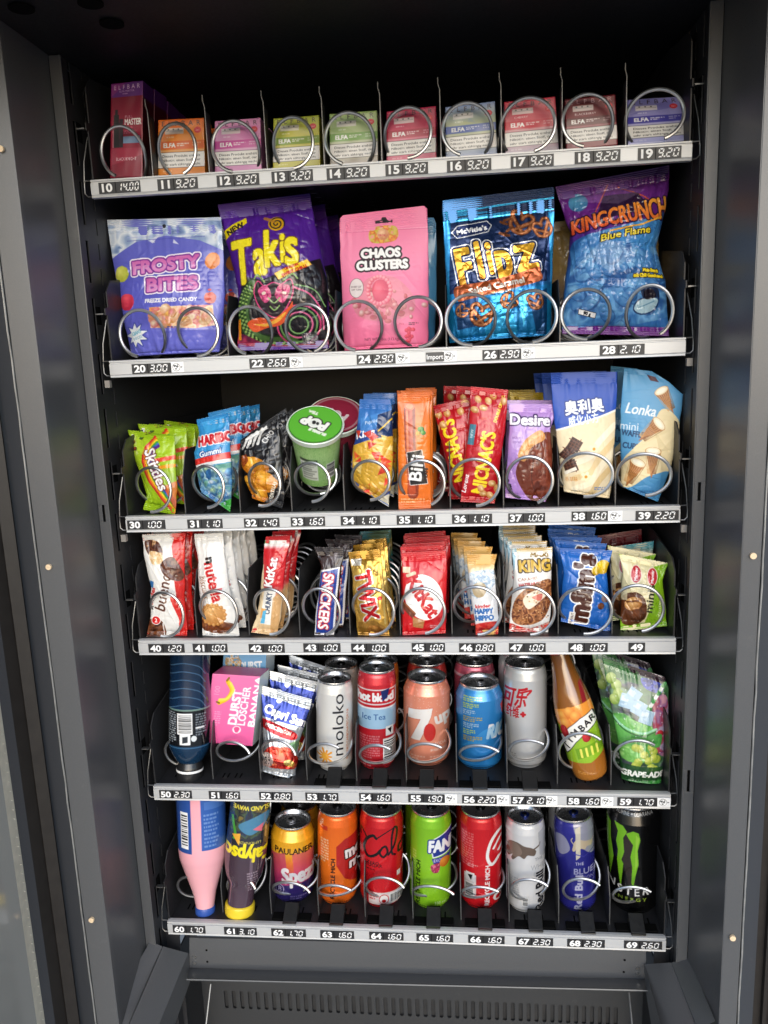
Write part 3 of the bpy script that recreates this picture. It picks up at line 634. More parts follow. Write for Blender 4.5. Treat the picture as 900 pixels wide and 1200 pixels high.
def face_text(mb, s, x, z, y, h, mi, w=None, off=.03, center=True):
    c = bpy.data.curves.new('t', 'FONT'); c.body = s; c.resolution_u = 4; c.offset = off; o = bpy.data.objects.new('t', c); m = o.to_mesh()
    V = [v.co.copy() for v in m.vertices]; F = [list(p.vertices) for p in m.polygons]; o.to_mesh_clear(); bpy.data.objects.remove(o); bpy.data.curves.remove(c)
    mx = max(v.x for v in V); mn = min(v.x for v in V); k = h / (CAPH + 2 * off); kx = k * 1.22 if w is None else w / (mx - mn); b = len(mb.v)
    mb.v += [(x + (v.x - (mx + mn) / 2) * kx, y, z + (v.y - CAPH / 2) * k) for v in V]; mb.f += [[b + i for i in f] for f in F]; mb.mi += [mi] * len(F)
TAGS = [[(10, '14.00', 116, 164.5), (11, '9.20', 184, 231), (12, '9.20', 254, 303.6), (13, '9.20', 318, 366.4), (14, '9.20', 382.5, 433), (15, '9.20', 451, 501), (16, '9.20', 523, 575), (17, '9.20', 598, 648.5), (18, '9.20', 673, 726.5), (19, '9.20', 748, 799)],
        [(20, '3.00', 154, 200), (22, '2.60', 292, 339), (24, '2.90', 417.5, 463), (26, '2.90', 565.5, 611), (28, '2.10', 702.5, 755)],
        [(30, '1.00', 148.6, 193), (31, '1.10', 220, 261), (32, '1.40', 285.6, 327), (33, '1.60', 341, 381), (34, '1.10', 400, 446), (35, '1.10', 465.6, 511), (36, '1.10', 529, 576), (37, '1.00', 595, 638), (38, '1.60', 669.6, 712), (39, '2.20', 745, 795.5)],
        [(40, '1.20', 173.6, 215.6), (41, '1.00', 226.5, 267), (42, '1.00', 292, 334), (43, '1.00', 356, 399.5), (44, '1.00', 411.6, 456), (45, '1.00', 483, 522), (46, '0.80', 537.6, 580), (47, '1.00', 597, 640), (48, '1.00', 665.5, 711.5), (49, None, 736.6, 756)],
        [(50, '2.30', 186.7, 224.7), (51, '1.60', 244.6, 281), (52, '0.80', 304.4, 343), (53, '1.70', 358.4, 397), (54, '1.60', 421, 459), (55, '1.90', 478, 521), (56, '2.20', 541, 581.6), (57, '2.10', 599, 640), (58, '1.60', 664, 703.7), (59, '1.70', 724, 770.7)],
        [(60, '1.70', 202, 240), (61, '3.10', 262.4, 300.5), (62, '1.70', 318, 358.4), (63, '1.60', 375.5, 415), (64, '1.60', 433, 473), (65, '1.60', 488, 531), (66, '1.60', 549, 591.6), (67, '2.30', 605, 648), (68, '2.30', 665, 709), (69, '2.60', 732, 776.6)]]
GLOBES = [[], [(207.5, 0), (346.5, 0), (471.5, 0), (527, 0), (618.5, 0)], [(721, 0)], [], [(528, 0), (589, 0), (645.5, 0), (711, 0), (778, 0)], []]
RAILPX = [((105, 211), (811.7, 164)), ((128.3, 422), (803, 396)), ((148, 604.7), (796, 592.7)), ((163, 748.3), (790.8, 747.5)), ((180.4, 919), (787, 930)), ((196, 1078.6), (781, 1098))]
RH = .0216
def rail_x(k, px):
    (x0, y0), (x1, y1) = RAILPX[k]; py = y0 + (y1 - y0) * (px - x0) / (x1 - x0) + 11
    return at_y(px, py, -.001)[0]
# rings: [centre x, centre y, rx, ry, direction, start, pitch]
RINGS = [[(140.5, 177, 24, 29.5), (204.5, 174.5, 26, 30), (273.5, 170.5, 26.5, 29.5), (341, 166.5, 26.5, 29.8), (408.5, 161.5, 29, 30), (476.5, 154.5, 29, 29.5), (548, 150.5, 30.3, 30.5), (619, 145.5, 32, 31.5), (690.5, 140, 31.4, 30.4), (769.5, 133.5, 32.5, 29.5)],
         [(162.5, 390.5, 24.5, 27.5), (228.5, 389, 28, 28.5), (291, 387, 24.2, 28), (358, 385, 28, 29), (419, 381.5, 27.6, 29), (489, 377, 29, 29.5), (552, 374.5, 30, 30), (624, 370.5, 29, 30.3), (688.5, 368, 30.5, 29.5), (763, 364.5, 26, 30.5)],
         [(176, 574.5, 25, 26.5), (241, 571, 22, 25), (307, 568.5, 22, 25.5), (364, 565.5, 23, 23.5), (433, 563.5, 24, 23.5), (494, 567, 27.5, 27.7), (556.5, 566, 29.5, 28), (621, 563.5, 27, 28.5), (688, 557, 30.5, 26), (757, 557, 30, 25)],
         [(191.5, 721.5, 24, 26.6), (254, 719, 25, 27), (316, 718, 24, 27.5), (375, 718, 24.2, 28.5), (436, 718, 26.2, 28), (495, 717, 26.7, 27.5), (559.5, 717, 28.3, 29), (621, 717, 29.3, 29), (687.5, 717, 29.8, 28), (749.5, 714, 28.5, 28)],
         [(211, 887, 22, 22), (272, 888, 23, 18), (325, 889, 23, 21), (383, 889, 25, 18), (443.5, 889.5, 24, 16.5), (502, 888, 26, 17), (564, 889, 26, 15), (622, 885, 25.5, 18), (684.5, 886, 28.8, 28), (750, 892, 29, 25.5)],
         [(225, 1046, 21, 19.5), (282, 1048, 20, 21), (341, 1050, 25, 15), (395, 1051, 25, 13.5), (452, 1048, 25.5, 19.5), (509, 1053, 26.5, 13.5), (567, 1053, 26, 13.5), (624, 1050, 25, 20), (685.5, 1050, 24.5, 21), (746, 1056, 26, 17)]]
TRAYS = []; JR = random.Random(77)
NAMES = ['top', 'second', 'third', 'fourth', 'fifth', 'lowest']
for k in range(6):
    z = RZ[k]; T = thing('shelf_tray', '%s black shelf tray with aluminium price rail, numbers %d to %d' % (NAMES[k], TAGS[k][0][0], TAGS[k][-1][0]), 'shelf', (RW / 2, .2, z), 'shelf trays of the vending machine'); TRAYS.append(T)
    prof = [(.008, -.0005), (.004, -.0005), (.0005, -.0012), (.0005, -.0030), (.0018, -.0036), (.0018, -.0046), (0, -.0052), (0, -.0180), (.0010, -.0195), (.0004, -.0216), (.006, -.0222), (.008, -.0216), (.008, -.004)]
    b = MB(); b.prism([(.0, y, z + q) for y, q in prof], (RW, 0, 0)); rail = build('front_rail', b, M_RAIL, T)
    for num, price, p0, p1 in TAGS[k]:
        x0, x1 = rail_x(k, p0), rail_x(k, p1); zc = z - .0118 + JR.uniform(-.0004, .0004); jx = JR.uniform(-.0008, .0008); x0 += jx; x1 += jx; hh = .0060 if k else .0064; b = MB(); b.box(x0, x1, -.0010, -.0002, zc - hh, zc + hh, 0)
        nx = x0 + (x1 - x0) * (.41 if price else 1); face_text(b, str(num), (x0 + nx) / 2, zc, -.0014, hh * 1.5, 1, None, .035)
        if price:
            wd = seg_text(MB(), price, 0, 0, 0, hh * 1.4, 1); aw = (x1 - nx) * .86; sx = min(1.35, max(.8, aw / wd)); h_ = hh * 1.5
            seg_text(b, price, nx + (x1 - nx) * .06, zc, -.0014, h_, 1, .2, sx)
            b.box(nx - .0004, nx + .0003, -.0013, -.0010, zc - hh, zc + hh, 2)
        build('price_tag', b, [M_TAG, M_WHITE, M_HOLE], rail)['label'] = ('black tag reading %d with the price %s in white' % (num, price)) if price else 'black tag reading %d without a price' % num
    for px, _ in GLOBES[k]:
        x = rail_x(k, px); zc = z - .0118; b = MB(); b.box(x - .0085, x + .0085, -.0006, -.0001, zc - .0063, zc + .0063, 0); r = random.Random(int(px))
        b.disc((x - .001, -.0006, zc), .0050, (0, -1, 0), .0003, 18, 1); b.disc((x - .001, -.0009, zc), .0045, (0, -1, 0), .0002, 18, 0)
        for (ux, uz, s) in ((-.002, .0015, 1.), (.0012, .0005, .9), (-.0005, -.0022, .7), (.002, .0026, .5)):
            b.poly([(x - .001 + ux + s * .0018 * (1 + .5 * math.sin(3 * a + px)) * math.cos(a), -.0013, zc + uz + s * .0015 * math.sin(a)) for a in np.linspace(0, 2 * PI, 11)[:-1]], 1)
        b.poly([(x + .0045, -.0009, zc + .001), (x + .0072, -.0009, zc + .0002), (x + .0047, -.0009, zc - .0012)], 1)
        build('globe_sticker', b, [M_WHITE, mat('sticker_grey', (.10, .10, .10), .5)], rail)
    if k == 1:
        x0, x1 = rail_x(k, 499), rail_x(k, 520.5); b = MB(); zc = z - .0118; b.box(x0, x1, -.0010, -.0002, zc - .0055, zc + .0055, 0); face_text(b, 'Import', (x0 + x1) / 2, zc, -.0014, .0055, 1, (x1 - x0) * .9, .02)
        build('import_tag', b, [mat('tag_grey', (.06, .06, .06), .5), M_WHITE], rail)
    b = MB(); b.box(.001, RW - .001, .0085, .47, z - .0045, z - .0030)
    rr = random.Random(k)
    if k >= 2:
        for num, price, p0, p1 in TAGS[k]:
            xc = rail_x(k, (p0 + p1) / 2)
            for u in (-.012, -.005, .006, .013): b.box(xc + u, xc + u + .0022, .030, .042, z - .0030, z - .0027, 1)
    build('tray_floor', b, [M_TRAY, M_HOLE], T)
    for x in (.0005, RW - .002):
        b = MB(); hs = .118 if k == 0 else .098
        b.prism([(x, .006, z - .004), (x, .006, z + .055), (x, .001, z + .055), (x, .001, z + .063), (x, .010, z + .065), (x, .010, z + hs - .014), (x, .024, z + hs), (x, .12, z + hs + .012), (x, .47, z + hs + .012), (x, .47, z - .004)], (.0015, 0, 0)); build('side_panel', b, M_TRAY, T)
    for sg, x in ((-1, .0), (1, RW)):                                  # bent wire hooks and tabs that hold the tray in the wall
        b = MB(); b.box(*sorted((x, x + sg * .010)), -.002, .004, z + .0555, z + .057); b.tube([(x + sg * .001, .004, z - .0015), (x + sg * .0085, .004, z - .001), (x + sg * .0095, .004, z - .006), (x + sg * .0095, .004, z - .016), (x + sg * .006, .004, z - .0195), (x + sg * .001, .004, z - .0195)], .0009, 6)
        b.tube([(x + sg * .003, .012, z + .05), (x + sg * .007, .004, z + .02), (x + sg * .009, .004, z - .002)], .0008, 6)
        build('tray_hook', b, M_DIM, T, smooth=True)
        if k in (1, 2):
            b = MB(); b.box(*sorted((x + sg * .002, x + sg * .0085)), .0, .006, z - .034, z - .025); build('tray_clip', b, mat('clip_grey', (.25, .23, .21), .5, .2, .5, noise=.2), T)
    R_ = RINGS[k]
    for i, (cx, cy, rx, ry) in enumerate(R_):
        Y = -.001; low = k >= 4; pitch = .066 if low else (.040 if k == 1 else (.020 if k == 2 and i in (5,) else .028)); st = (42 if i not in (1, 2) else 20) if low else (-78 if i % 2 else -100)
        st += JR.uniform(-14, 14); coil(T, cx, cy, rx, ry, Y + (.019 if low else 0), pitch, 6 if low else 9, st, 1 if low else (-1 if (k in (0, 1) and i % 2 == 0) else 1), .55 if low else .9, .0021, None if low else .055)
    for i in range(9):                                                 # upright dividers between the columns
        if k == 1 and i % 2 == 0: continue
        xa, xb = (at_y(R_[j][0], R_[j][1], .01)[0] for j in (i, i + 1)); x = (xa + xb) / 2 + (.002 if k else .004); b = MB()
        h = [.087, .075, .080, .085, .075, .075][k]
        if k == 0: b.box(x - .0006, x + .0006, .012, .030, z - .004, z + .070); b.box(x - .0006, x + .0006, .030, .45, z - .004, z + .050); b.tube([(x, .012, z), (x, .012, z + .074), (x - .0018, .012, z + .080), (x - .0018, .012, z + h)], .00075, 6, 1)
        else: b.prism([(x - .0006, .026, z - .004), (x - .0006, .026, z + h * .55), (x - .0006, .045, z + h), (x - .0006, .45, z + h), (x - .0006, .45, z - .004)], (.0012, 0, 0)); b.box(x - .0007, x + .0007, .0255, .0262, z - .004, z + h * .55, 1)
        build('divider', b, [M_TRAY, M_DIM if k == 0 else mat('worn_black', (.09, .09, .09), .35, .4, noise=.3)], T)
    if k >= 4:                                                         # black brackets that hold the can feet
        for i in (3, 4, 5, 6, 7) if k == 4 else (2, 3, 4, 5, 6, 7, 8, 9):
            p0, p1 = TAGS[k][i][2:]; cxp = {4: [0, 0, 0, 390, 444.5, 500, 563, 622], 5: [0, 0, 339, 394, 452, 508, 569, 628.5, 690, 749]}[k][i]; xc = rail_x(k, cxp); b = MB(); w_ = .0098
            b.box(xc - .028, xc + .028, .012, .027, z - .004, z + .0003, 1); b.box(xc - w_, xc + w_, .0012, .031, z + .0005, z + .0025); b.box(xc - w_, xc + w_, .0265, .030, z + .002, z + .016)
            b.prism([(xc - w_, .030, z + .016), (xc - w_, .0265, z + .016), (xc - w_, .004, z + .0025), (xc - w_, .009, z + .0025)], (w_ * 2, 0, 0));
            bevel(build('can_stop', b, [M_PLASTIC, M_HOLE], T), .0006)

# ------------------------------------------------------------------ top shelf: small boxes
GB = 'vapour boxes on the top shelf'
def small_box_art(seed, a, b, band, low, txt='ffffff', letters='3a2430', flavour=''):
    A = Art(0, 0, 54, 60, a, 4, seed); r = A.rng
    A.vgrad([(0, a), (.45, b), (1, low)])
    for i in range(5): A.poly([(r.uniform(-10, 54), r.uniform(0, 40)) for _ in range(3)], [a, b, band][i % 3], .28)
    A.text('ELFBAR', 27, 4.6, 5.2, letters, w=46, track=.45)
    A.rect(8, 9.5, 22, 6.5, 'e9e4e2', .85); A.rect(9, 12, 20, 1, '8f8a8c', .6)
    for u in (12, 18, 24): A.ell(u, 11, .9, .7, '444444')
    A.ell(46.5, 12.5, 4, 3.4, 'cf2f3d'); A.text('2in1', 46.5, 12.5, 1.8, 'ffffff', b=.1)
    if flavour: A.text(flavour, 10, 19.5, 2.6, txt, al='l', b=.12)
    else: A.micro(10, 18.6, 15, 2.2, 1, txt, .5)
    A.rect(0, 23.5, 54, 9, band, .9); A.text('ELFA', 6, 28, 4.6, txt, al='l', b=.35); A.micro(22, 26, 14, 4, 2, txt, .8); A.micro(40, 25.5, 11, 5, 2, txt, .45)
    A.rect(0, 33.4, 54, 1.3, 'e8e4e4', .35)
    A.rect(0, 35.4, 54, 17, 'f2f0ee'); A.rect(0, 35.4, 54, .6, '333333'); A.rect(0, 52, 54, .6, '333333')
    for i, q in enumerate(('Dieses Produkt enthält', 'Nikotin: einen Stoff, der', 'sehr stark abhängig macht')): A.text(q, 27, 39.6 + 4.6 * i, 2.6, '2a2a2c', w=44, b=.1)
    A.micro(6, 55, 18, 2.4, 1, txt, .35); return A
BX = [((185.3, 140.6), (238.6, 138), (240, 203), (185, 206), 'e86f1e', 'f09a3a', 'e2611c', 'e98a28', 'orange'),
      ((251.6, 142), (305, 138), (306.6, 200), (251.6, 203), 'd98fc0', 'e29acb', 'c93a98', 'd28abf', 'light pink and magenta'),
      ((320.5, 139), (373.8, 135), (375.2, 194), (319.8, 198), 'a9b53a', 'd9cf55', '7fa03a', 'c5c04c', 'yellow and olive green'),
      ((386, 133.6), (441.8, 129.3), (443, 190), (386.8, 194.5), '93b06a', 'c3d3a0', '7fae58', 'b4a9a4', 'pale green'),
      ((453, 130.6), (510.7, 124), (511.2, 186), (453.2, 191), 'b02850', 'd8486c', 'b01c3c', 'd86a86', 'crimson'),
      ((522, 125.5), (580, 118.5), (582.6, 180), (522.5, 185.5), '8398c8', 'c9cf9a', '5a6fc0', '98a6cc', 'light blue'),
      ((590.9, 119.5), (650.6, 113.2), (655, 175), (592, 181), 'cc3a50', 'e07a84', 'd03044', 'b7aec2', 'bright red'),
      ((662, 116.3), (721, 110.3), (724, 170), (663.6, 176), '641420', '8a2230', '5a1018', '7e2634', 'dark maroon'),
      ((735, 117), (795.5, 113), (806.5, 164), (736, 169.5), '8a86c8', 'a9a6e0', '3f3aa4', 'b0b4e6', 'lavender')]
A = Art(0, 0, 38, 110, '8e1836', 4, 3)
A.vgrad([(0, '741232'), (.5, 'a01a3c'), (1, '8c1634')]); A.poly([(0, 0), (38, 0), (38, 16.5), (0, 16.5)], '6a2a88'); A.poly([(0, 0), (18, 0), (0, 16.5)], '9a2f86', .7)
A.text('ELFBAR', 19, 5.2, 5, 'f2d9ee', w=31, track=.4); A.text('ELFA MASTER', 19, 10, 2, 'f2d9ee', w=18, b=.1); A.micro(14, 12.6, 10, 1.4, 1, 'f2d9ee', .6)
A.poly([(4, 37), (10, 37), (10.5, 75), (4, 75)], '141018'); A.rect(5.4, 31, 3, 7, '201a24'); A.rect(10.5, 42, 4.5, 33, '33202e'); A.rect(2.5, 50, 1.5, 25, 'e9b0b4', .6)
A.text('FULL', 17, 40, 3, 'e4b9c4', al='l'); A.text('MASTER', 26.5, 46, 7, 'ffffff', w=20, b=.25); A.micro(17, 51.5, 16, 2.6, 1, 'e0708a', .9)
A.rect(15, 62.5, 20, 8, '7d9cc4'); A.micro(16, 56, 15, 4, 2, 'e08aa0', .6); A.poly([(0, 76), (38, 76), (38, 84), (0, 96)], 'c23a5a', .5); A.text('BLACK KNIGHT', 19, 88.5, 3.6, 'ffffff', w=24, b=.2)
def box_right(): 
    R_ = Art(0, 0, 1, 1, '4a0c1e', 60, 2); R_.rect(0, 0, 1, .16, '532072'); return R_
o = carton('product_box', 'tall maroon box with purple top, frontmost in the slot tagged 10', 'box', [(130, 98.3), (167.3, 94.3), (166.8, 207.5), (128.8, 208.5)], .030, .036, A, '5a1028', top='4b1b66', uv=(38, 110), right_art=box_right())
queue(o, 4, .040, 'tall maroon box with purple top', 'the slot tagged 10', 'tall maroon boxes in the slot tagged 10', wob=.001)
for i, (tl, tr, br, bl, a, b_, bd, lw, nm) in enumerate(BX):
    o = carton('product_box', '%s box with a white warning panel above tag %d' % (nm, 11 + i), 'box', (tl, tr, br, bl), .028, .030, small_box_art(20 + i, a, b_, bd, lw, letters=('3a2a30' if i not in (7,) else 'c9a0a4'), flavour={7: 'BLACKBERRY', 6: 'CHERRY'}.get(i, '')), lw, uv=(54, 60), lean=(16 if i == 8 else 0), group=GB)
    r = dup(o, (0, .045 if i != 8 else .05, 0), '%s box standing behind the front one above tag %d' % (nm, 11 + i), 0, GB)

# ------------------------------------------------------------------ second shelf: big bags
def wavy(pts): return smooth_path(pts, 6)
# 20 freeze dried candy pouch
A = Art(120, 245, 272, 425, '5c5fc4', 4, 11); r = A.rng
A.vgrad([(0, '6f74d0'), (.5, '5a5cc2'), (1, '6c70d2')])
A.blot([(120, 250), (270, 250), (270, 297), (235, 282), (195, 276), (160, 284), (128, 306)], ['8fa6cc', 'c6d4e8', 'e8eef6', '9db4d8', '6f86b6'], 9, False)
for _ in range(16):
    x, y = r.uniform(126, 262), r.uniform(254, 296); y = min(y, 276 + abs(x - 195) * .35); A.poly([(x + r.uniform(-9, 9), y + r.uniform(-7, 7)) for _ in range(3)], ['dfe8f4', 'a5bcdc', '5d79ac', 'f3f7fc'][r.integers(4)], .75)
A.rect(120, 254, 150, 4.5, 'd9e2f0', .7); A.ell(192.5, 265, 2.2, 2.2, '22222c'); A.stroke([(150, 279), (240, 273)], 1.2, 'aab6e4', .7); A.stroke([(150, 283), (240, 277)], .8, '4a4cac', .7)
for x, y, rx, ry, c0, c1, ro in ((144.5, 322, 8.5, 9.5, 'e8ea7a', 'aab03a', 0), (152, 355, 9.5, 10, 'f0566a', 'c02c48', 20), (250, 306, 8.5, 10, 'f8a050', 'd87828', 20), (272, 318, 8, 9, 'f0a060', 'b86a30', 0)): A.ball(x, y, rx, ry, c0, c1, ro, rough=.3)
A.ball(249, 350, 6.5, 7, 'e8705a', 'b83a30', 0, rough=.3); A.ell(248, 340.5, 2.2, 1.4, 'd23b3b')
kw = dict(rot=-7, b=1.2, out=(('f4eef8', 3.2), ('7a2a94', 1.7)), grad=('c0509e', 'f0a2dc'))
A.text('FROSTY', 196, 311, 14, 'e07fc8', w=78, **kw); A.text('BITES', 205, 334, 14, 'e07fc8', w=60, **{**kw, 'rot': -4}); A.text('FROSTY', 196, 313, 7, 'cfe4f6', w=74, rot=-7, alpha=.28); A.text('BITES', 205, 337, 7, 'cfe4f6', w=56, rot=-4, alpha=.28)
A.text('FREEZE DRIED CANDY', 205, 353, 4.2, 'f6f6fb', w=60, rot=-2.5, b=.45)
A.blot([(181, 362), (252, 358), (255, 382), (236, 386), (184, 386)], ['d98a6a', 'e8b88a', 'f0d6b0', 'd06a70', 'e6a050'], 7, False)
for _ in range(26): A.ball(r.uniform(184, 250), r.uniform(363, 383), r.uniform(4, 7), r.uniform(3, 6), ['f3d8a8', 'ee9a8a', 'f2c06a', 'd87a8c', 'f4e4c8'][r.integers(5)], ['c98a5a', 'b05a5a', 'b8803a'][r.integers(3)], rough=.35)
A.micro(203, 384, 22, 3, 1, '3a3a90', .8)
st = [(165 + (13 if i % 2 else 7.5) * math.cos(i * PI / 9) * (1 + .2 * math.sin(i * 2.3)), 394 + (14 if i % 2 else 8) * math.sin(i * PI / 9)) for i in range(18)]; A.poly(st, 'eef3f8', out=('3f4aa8', 1.2)); A.text('GIANT', 166, 391, 4, '7cc0d8', w=13, rot=-20, b=.3); A.text('PIECES', 167, 397, 3, '5aa0c0', w=12, rot=-20, b=.2)
A.poly([(143, 392), (151, 398), (147, 404), (155, 410), (153, 420), (170, 417), (168, 422), (140, 422)], 'dfe6f2', .9)
pch = dict(cat='snack pouch', thick=.020)
o = bag('snack_pouch', 'big violet and ice blue candy pouch with a clear window above tag 20', 'pouch', [(126, 257.7), (131, 300), (138, 340), (147, 385), (155, 418)], [(259.5, 254.5), (262, 300), (264, 345), (262, 385), (257, 412.5)], .045, A, .020, lean=4, yaw=-4, seal=(.11, .02), zig=0, cre=20, m=F_FILM, back='6a6ec8', doy=True, seed=11)
queue(o, 1, .06, 'big violet candy pouch', 'the slot tagged 20', 'violet candy pouches', dx=.012)
# 22 rolled corn chips
A = Art(248, 222, 392, 418, '4a1a86', 4, 12); r = A.rng
A.vgrad([(0, '3c1672'), (.2, '4d1f8e'), (1, '43187a')]); A.poly([(262, 246), (300, 240), (270, 282), (264, 290)], '5a2aa0', .6)
A.poly([(262, 272), (289, 256), (291, 263), (264, 283)], 'e8d21e'); A.text('NEW', 277, 270, 6.5, '221a20', w=22, rot=-30, b=.5)
sp = [(326 + (1 + t * .95) * 1.05 * math.cos(t * 1.5), 265 + (1 + t * .95) * 1.0 * math.sin(t * 1.5)) for t in np.linspace(0, 8.6, 60)]; A.ell(326, 265, 9.5, 9.2, 'c99a1c'); A.stroke(sp, 1.5, '241a2a'); A.stroke([(322, 262), (312, 258)], 4, 'b8822a', .8)
A.poly([(286, 326), (310, 332), (340, 322), (376, 304), (384, 330), (385, 406), (284, 408), (282, 370)], '171218'); 
for ch, x, y, h, rt, w in (('T', 287, 310, 49, -9, 24), ('a', 308, 300, 42, -10, 14), ('k', 321, 295, 42, -9, 17), ('i', 334.5, 294, 34, -9, 6), ('s', 344, 286, 46, -9, 16)):
    A.text(ch, x, y + (h * .1 if ch in 'as' else 0), h, 'f2e22a', w=w, rot=rt, b=1.7, out=(('7a5a10', 1.2),), sh=.08)
A.poly([(326, 325), (362, 307), (367, 313), (331, 332)], 'f0c818', out=('9a5a12', .5)); A.text('DRAGON', 345, 316.5, 2.6, 'c0201c', w=16, rot=-26, b=.3); A.text('SWEET CHILLI', 348, 321, 3.2, 'c0201c', w=30, rot=-26, b=.35)
A.stroke([(300, 338), (290, 352), (288, 374), (298, 394), (318, 402), (344, 400)], 17, '20301c', 1, True); A.stroke([(300, 338), (290, 352), (288, 374), (298, 394), (318, 402), (344, 400)], 13, '4a6a38', 1, True)
for k, (x, y) in enumerate(smooth_path([(298, 338), (288, 352), (286, 374), (297, 395), (318, 403), (344, 401)], 9)):
    for dx in (-4, 0, 4): A.ell(x + dx, y + dx * .4, 1.5, 1.3, '8fb060' if (k + dx) % 2 else '2c4424')
A.stroke([(278, 352), (276, 372), (284, 396)], 2, 'd04a80', 1, True)
for q, c in ((26, 'd8487e'), (22, '6a9a58'), (17, 'e06a98'), (12, '7aa868')): A.ring(352, 382, q, q * .86, 2, c, -20)
A.stroke([(348, 340), (366, 348), (378, 366), (380, 386)], 2, 'd8588a', 1, True); A.stroke([(344, 336), (370, 342), (382, 360)], 1.4, '7aa868', 1, True)
A.poly([(302, 346), (306, 334), (314, 340), (324, 336), (334, 338), (344, 332), (346, 346), (340, 360), (330, 372), (320, 372), (308, 362)], '281a22', 1, True, ('d0407a', 1.5)); A.blot([(306, 344), (316, 338), (322, 350), (314, 358)], ['d0407a', 'e8689a', '9a2a58'], 5); A.blot([(344, 340), (332, 338), (326, 350), (336, 358)], ['d0407a', 'e8689a', '9a2a58'], 5)
for x in (313, 337): A.ell(x, 347, 2.6, 1.8, 'f0e0d0', -15 if x < 325 else 15)
A.stroke([(314, 334), (306, 326), (302, 330)], 2, '86a860', 1, True); A.stroke([(336, 333), (346, 325), (352, 330)], 2, '86a860', 1, True); A.stroke([(320, 362), (325, 366), (331, 361)], 1.6, '8ab068', 1, True); A.stroke([(318, 352), (325, 358), (332, 352)], 1.4, '8ab068', 1, True)
A.poly([(292, 380), (306, 374), (322, 376), (340, 364), (346, 356), (344, 370), (332, 382), (314, 386), (300, 390)], 'e0582a', 1, True); A.poly([(300, 381), (318, 380), (338, 368), (330, 378), (314, 384)], 'f4b040', 1, True)
A.blot([(283, 392), (310, 402), (345, 404), (384, 398), (384, 410), (282, 412)], ['8a2a48', 'b03a5a', '5a1a3a'], 9); A.rect(280, 375, 3.5, 24, 'e08a1a'); A.rect(252, 406, 136, 10, '5a2a9a')
A.blot([(354, 392), (372, 389), (374, 402), (356, 404)], ['e8e8ea', '8a8a90', '2a2a30', 'ffffff'], 5, False, .8)
o = bag('chip_bag', 'tall purple chip bag with big yellow lettering, frontmost above tag 22', 'chip bag', [(255, 240), (261, 268), (270, 300), (278, 335), (280, 375), (278, 411)], [(363.5, 226.5), (369, 262), (377, 295), (383.5, 330), (386, 370), (385.5, 408)], .050, A, .026, lean=5, yaw=3, seal=(.10, .05), zig=1.6, cre=26, cramp=1.5, m=F_FILM, back='4a1a86', seed=12)
queue(o, 2, .075, 'tall purple chip bag', 'the slot tagged 22', 'purple chip bags', dx=.006)
# 24 pink pouch
A = Art(392, 236, 510, 416, 'f07fa8', 4, 13); r = A.rng
A.vgrad([(0, 'ee7fa6'), (.4, 'f38ab0'), (1, 'ea6f98')])
for t in (0, 1): A.stroke([(399 + t, 273), (505, 266 + t)], 1.0, 'd9608c' if t else 'fbb2cc', .8)
A.poly([(439, 259), (446, 258), (448, 254.5), (452, 254.5), (454, 258), (460, 257.5), (460, 260.5), (440, 262)], '1c1016')
A.blot([(435, 268), (463, 265), (464, 282), (436, 285)], ['e8b04a', 'd8683a', 'c8c04a', 'e89a8a'], 6); A.ball(449, 275, 7, 7, 'f2c8a0', 'c8825a', rough=.4); A.text('TROLLI', 449, 276, 2.6, 'c0304a', w=11, b=.2)
kw = dict(b=1.0, out=(('2a1a22', 2.0),)); A.text('CHAOS', 446.5, 297.5, 10, 'f4f4f4', w=46, rot=-3, **kw); A.text('CLUSTERS', 448.5, 311.5, 10, 'f4f4f4', w=60, rot=-3, **kw)
A.poly([(416, 352), (432, 328), (462, 326), (484, 346), (486, 366), (468, 376), (440, 378), (420, 370)], 'd98a92', .6, True)
for _ in range(60): x, y = r.normal(450, 17), r.normal(358, 9); A.ball(x, y, r.uniform(2, 4.5), r.uniform(2, 4), ['e8a8a0', 'c85868', 'f0c8c0', 'd87a80', 'f6e0da'][r.integers(5)], ['b0505a', 'c07070'][r.integers(2)])
A.ball(449, 344, 11, 15, 'f06a80', 'c03050', -15)
for k in range(22): a = k / 22 * 2 * PI; A.ball(446 + 13 * math.cos(a), 342 + 16 * math.sin(a), 2.6, 2.6, 'f8b8c0', 'd85a70')
A.ell(419, 339, 8, 11, 'dcd0d0', 0, 1, ('7a5a60', .6)); A.text('SWEET GET', 419, 337.5, 2.2, '55454a', w=13, b=.1); A.text('OFF TUNE', 419, 341, 2.2, '55454a', w=12, b=.1)
for k in range(14): A.ball(480 + r.normal(0, 4), 394 + r.normal(0, 4.5), 2.2, 2.2, 'f05068', 'b82840')
A.text('MIX', 472, 381, 2.2, 'b02848', b=.15); A.micro(480, 379, 11, 3.6, 2, '2a1a20', .7); A.text('NET WT 4.0oz (113.4g)', 449, 398.5, 3, '6a3048', w=40, rot=-1, b=.1)
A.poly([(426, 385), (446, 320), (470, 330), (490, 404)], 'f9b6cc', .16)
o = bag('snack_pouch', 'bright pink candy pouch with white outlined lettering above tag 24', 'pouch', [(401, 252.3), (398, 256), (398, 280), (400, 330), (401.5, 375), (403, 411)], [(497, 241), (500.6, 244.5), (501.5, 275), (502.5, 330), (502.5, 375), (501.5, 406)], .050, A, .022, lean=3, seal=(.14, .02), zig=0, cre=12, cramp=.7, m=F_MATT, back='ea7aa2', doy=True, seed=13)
Bk = Art(395, 236, 520, 416, '5f9fd0', 2, 4); Bk.vgrad([(0, '6fb0dc'), (1, '3f86c0')])
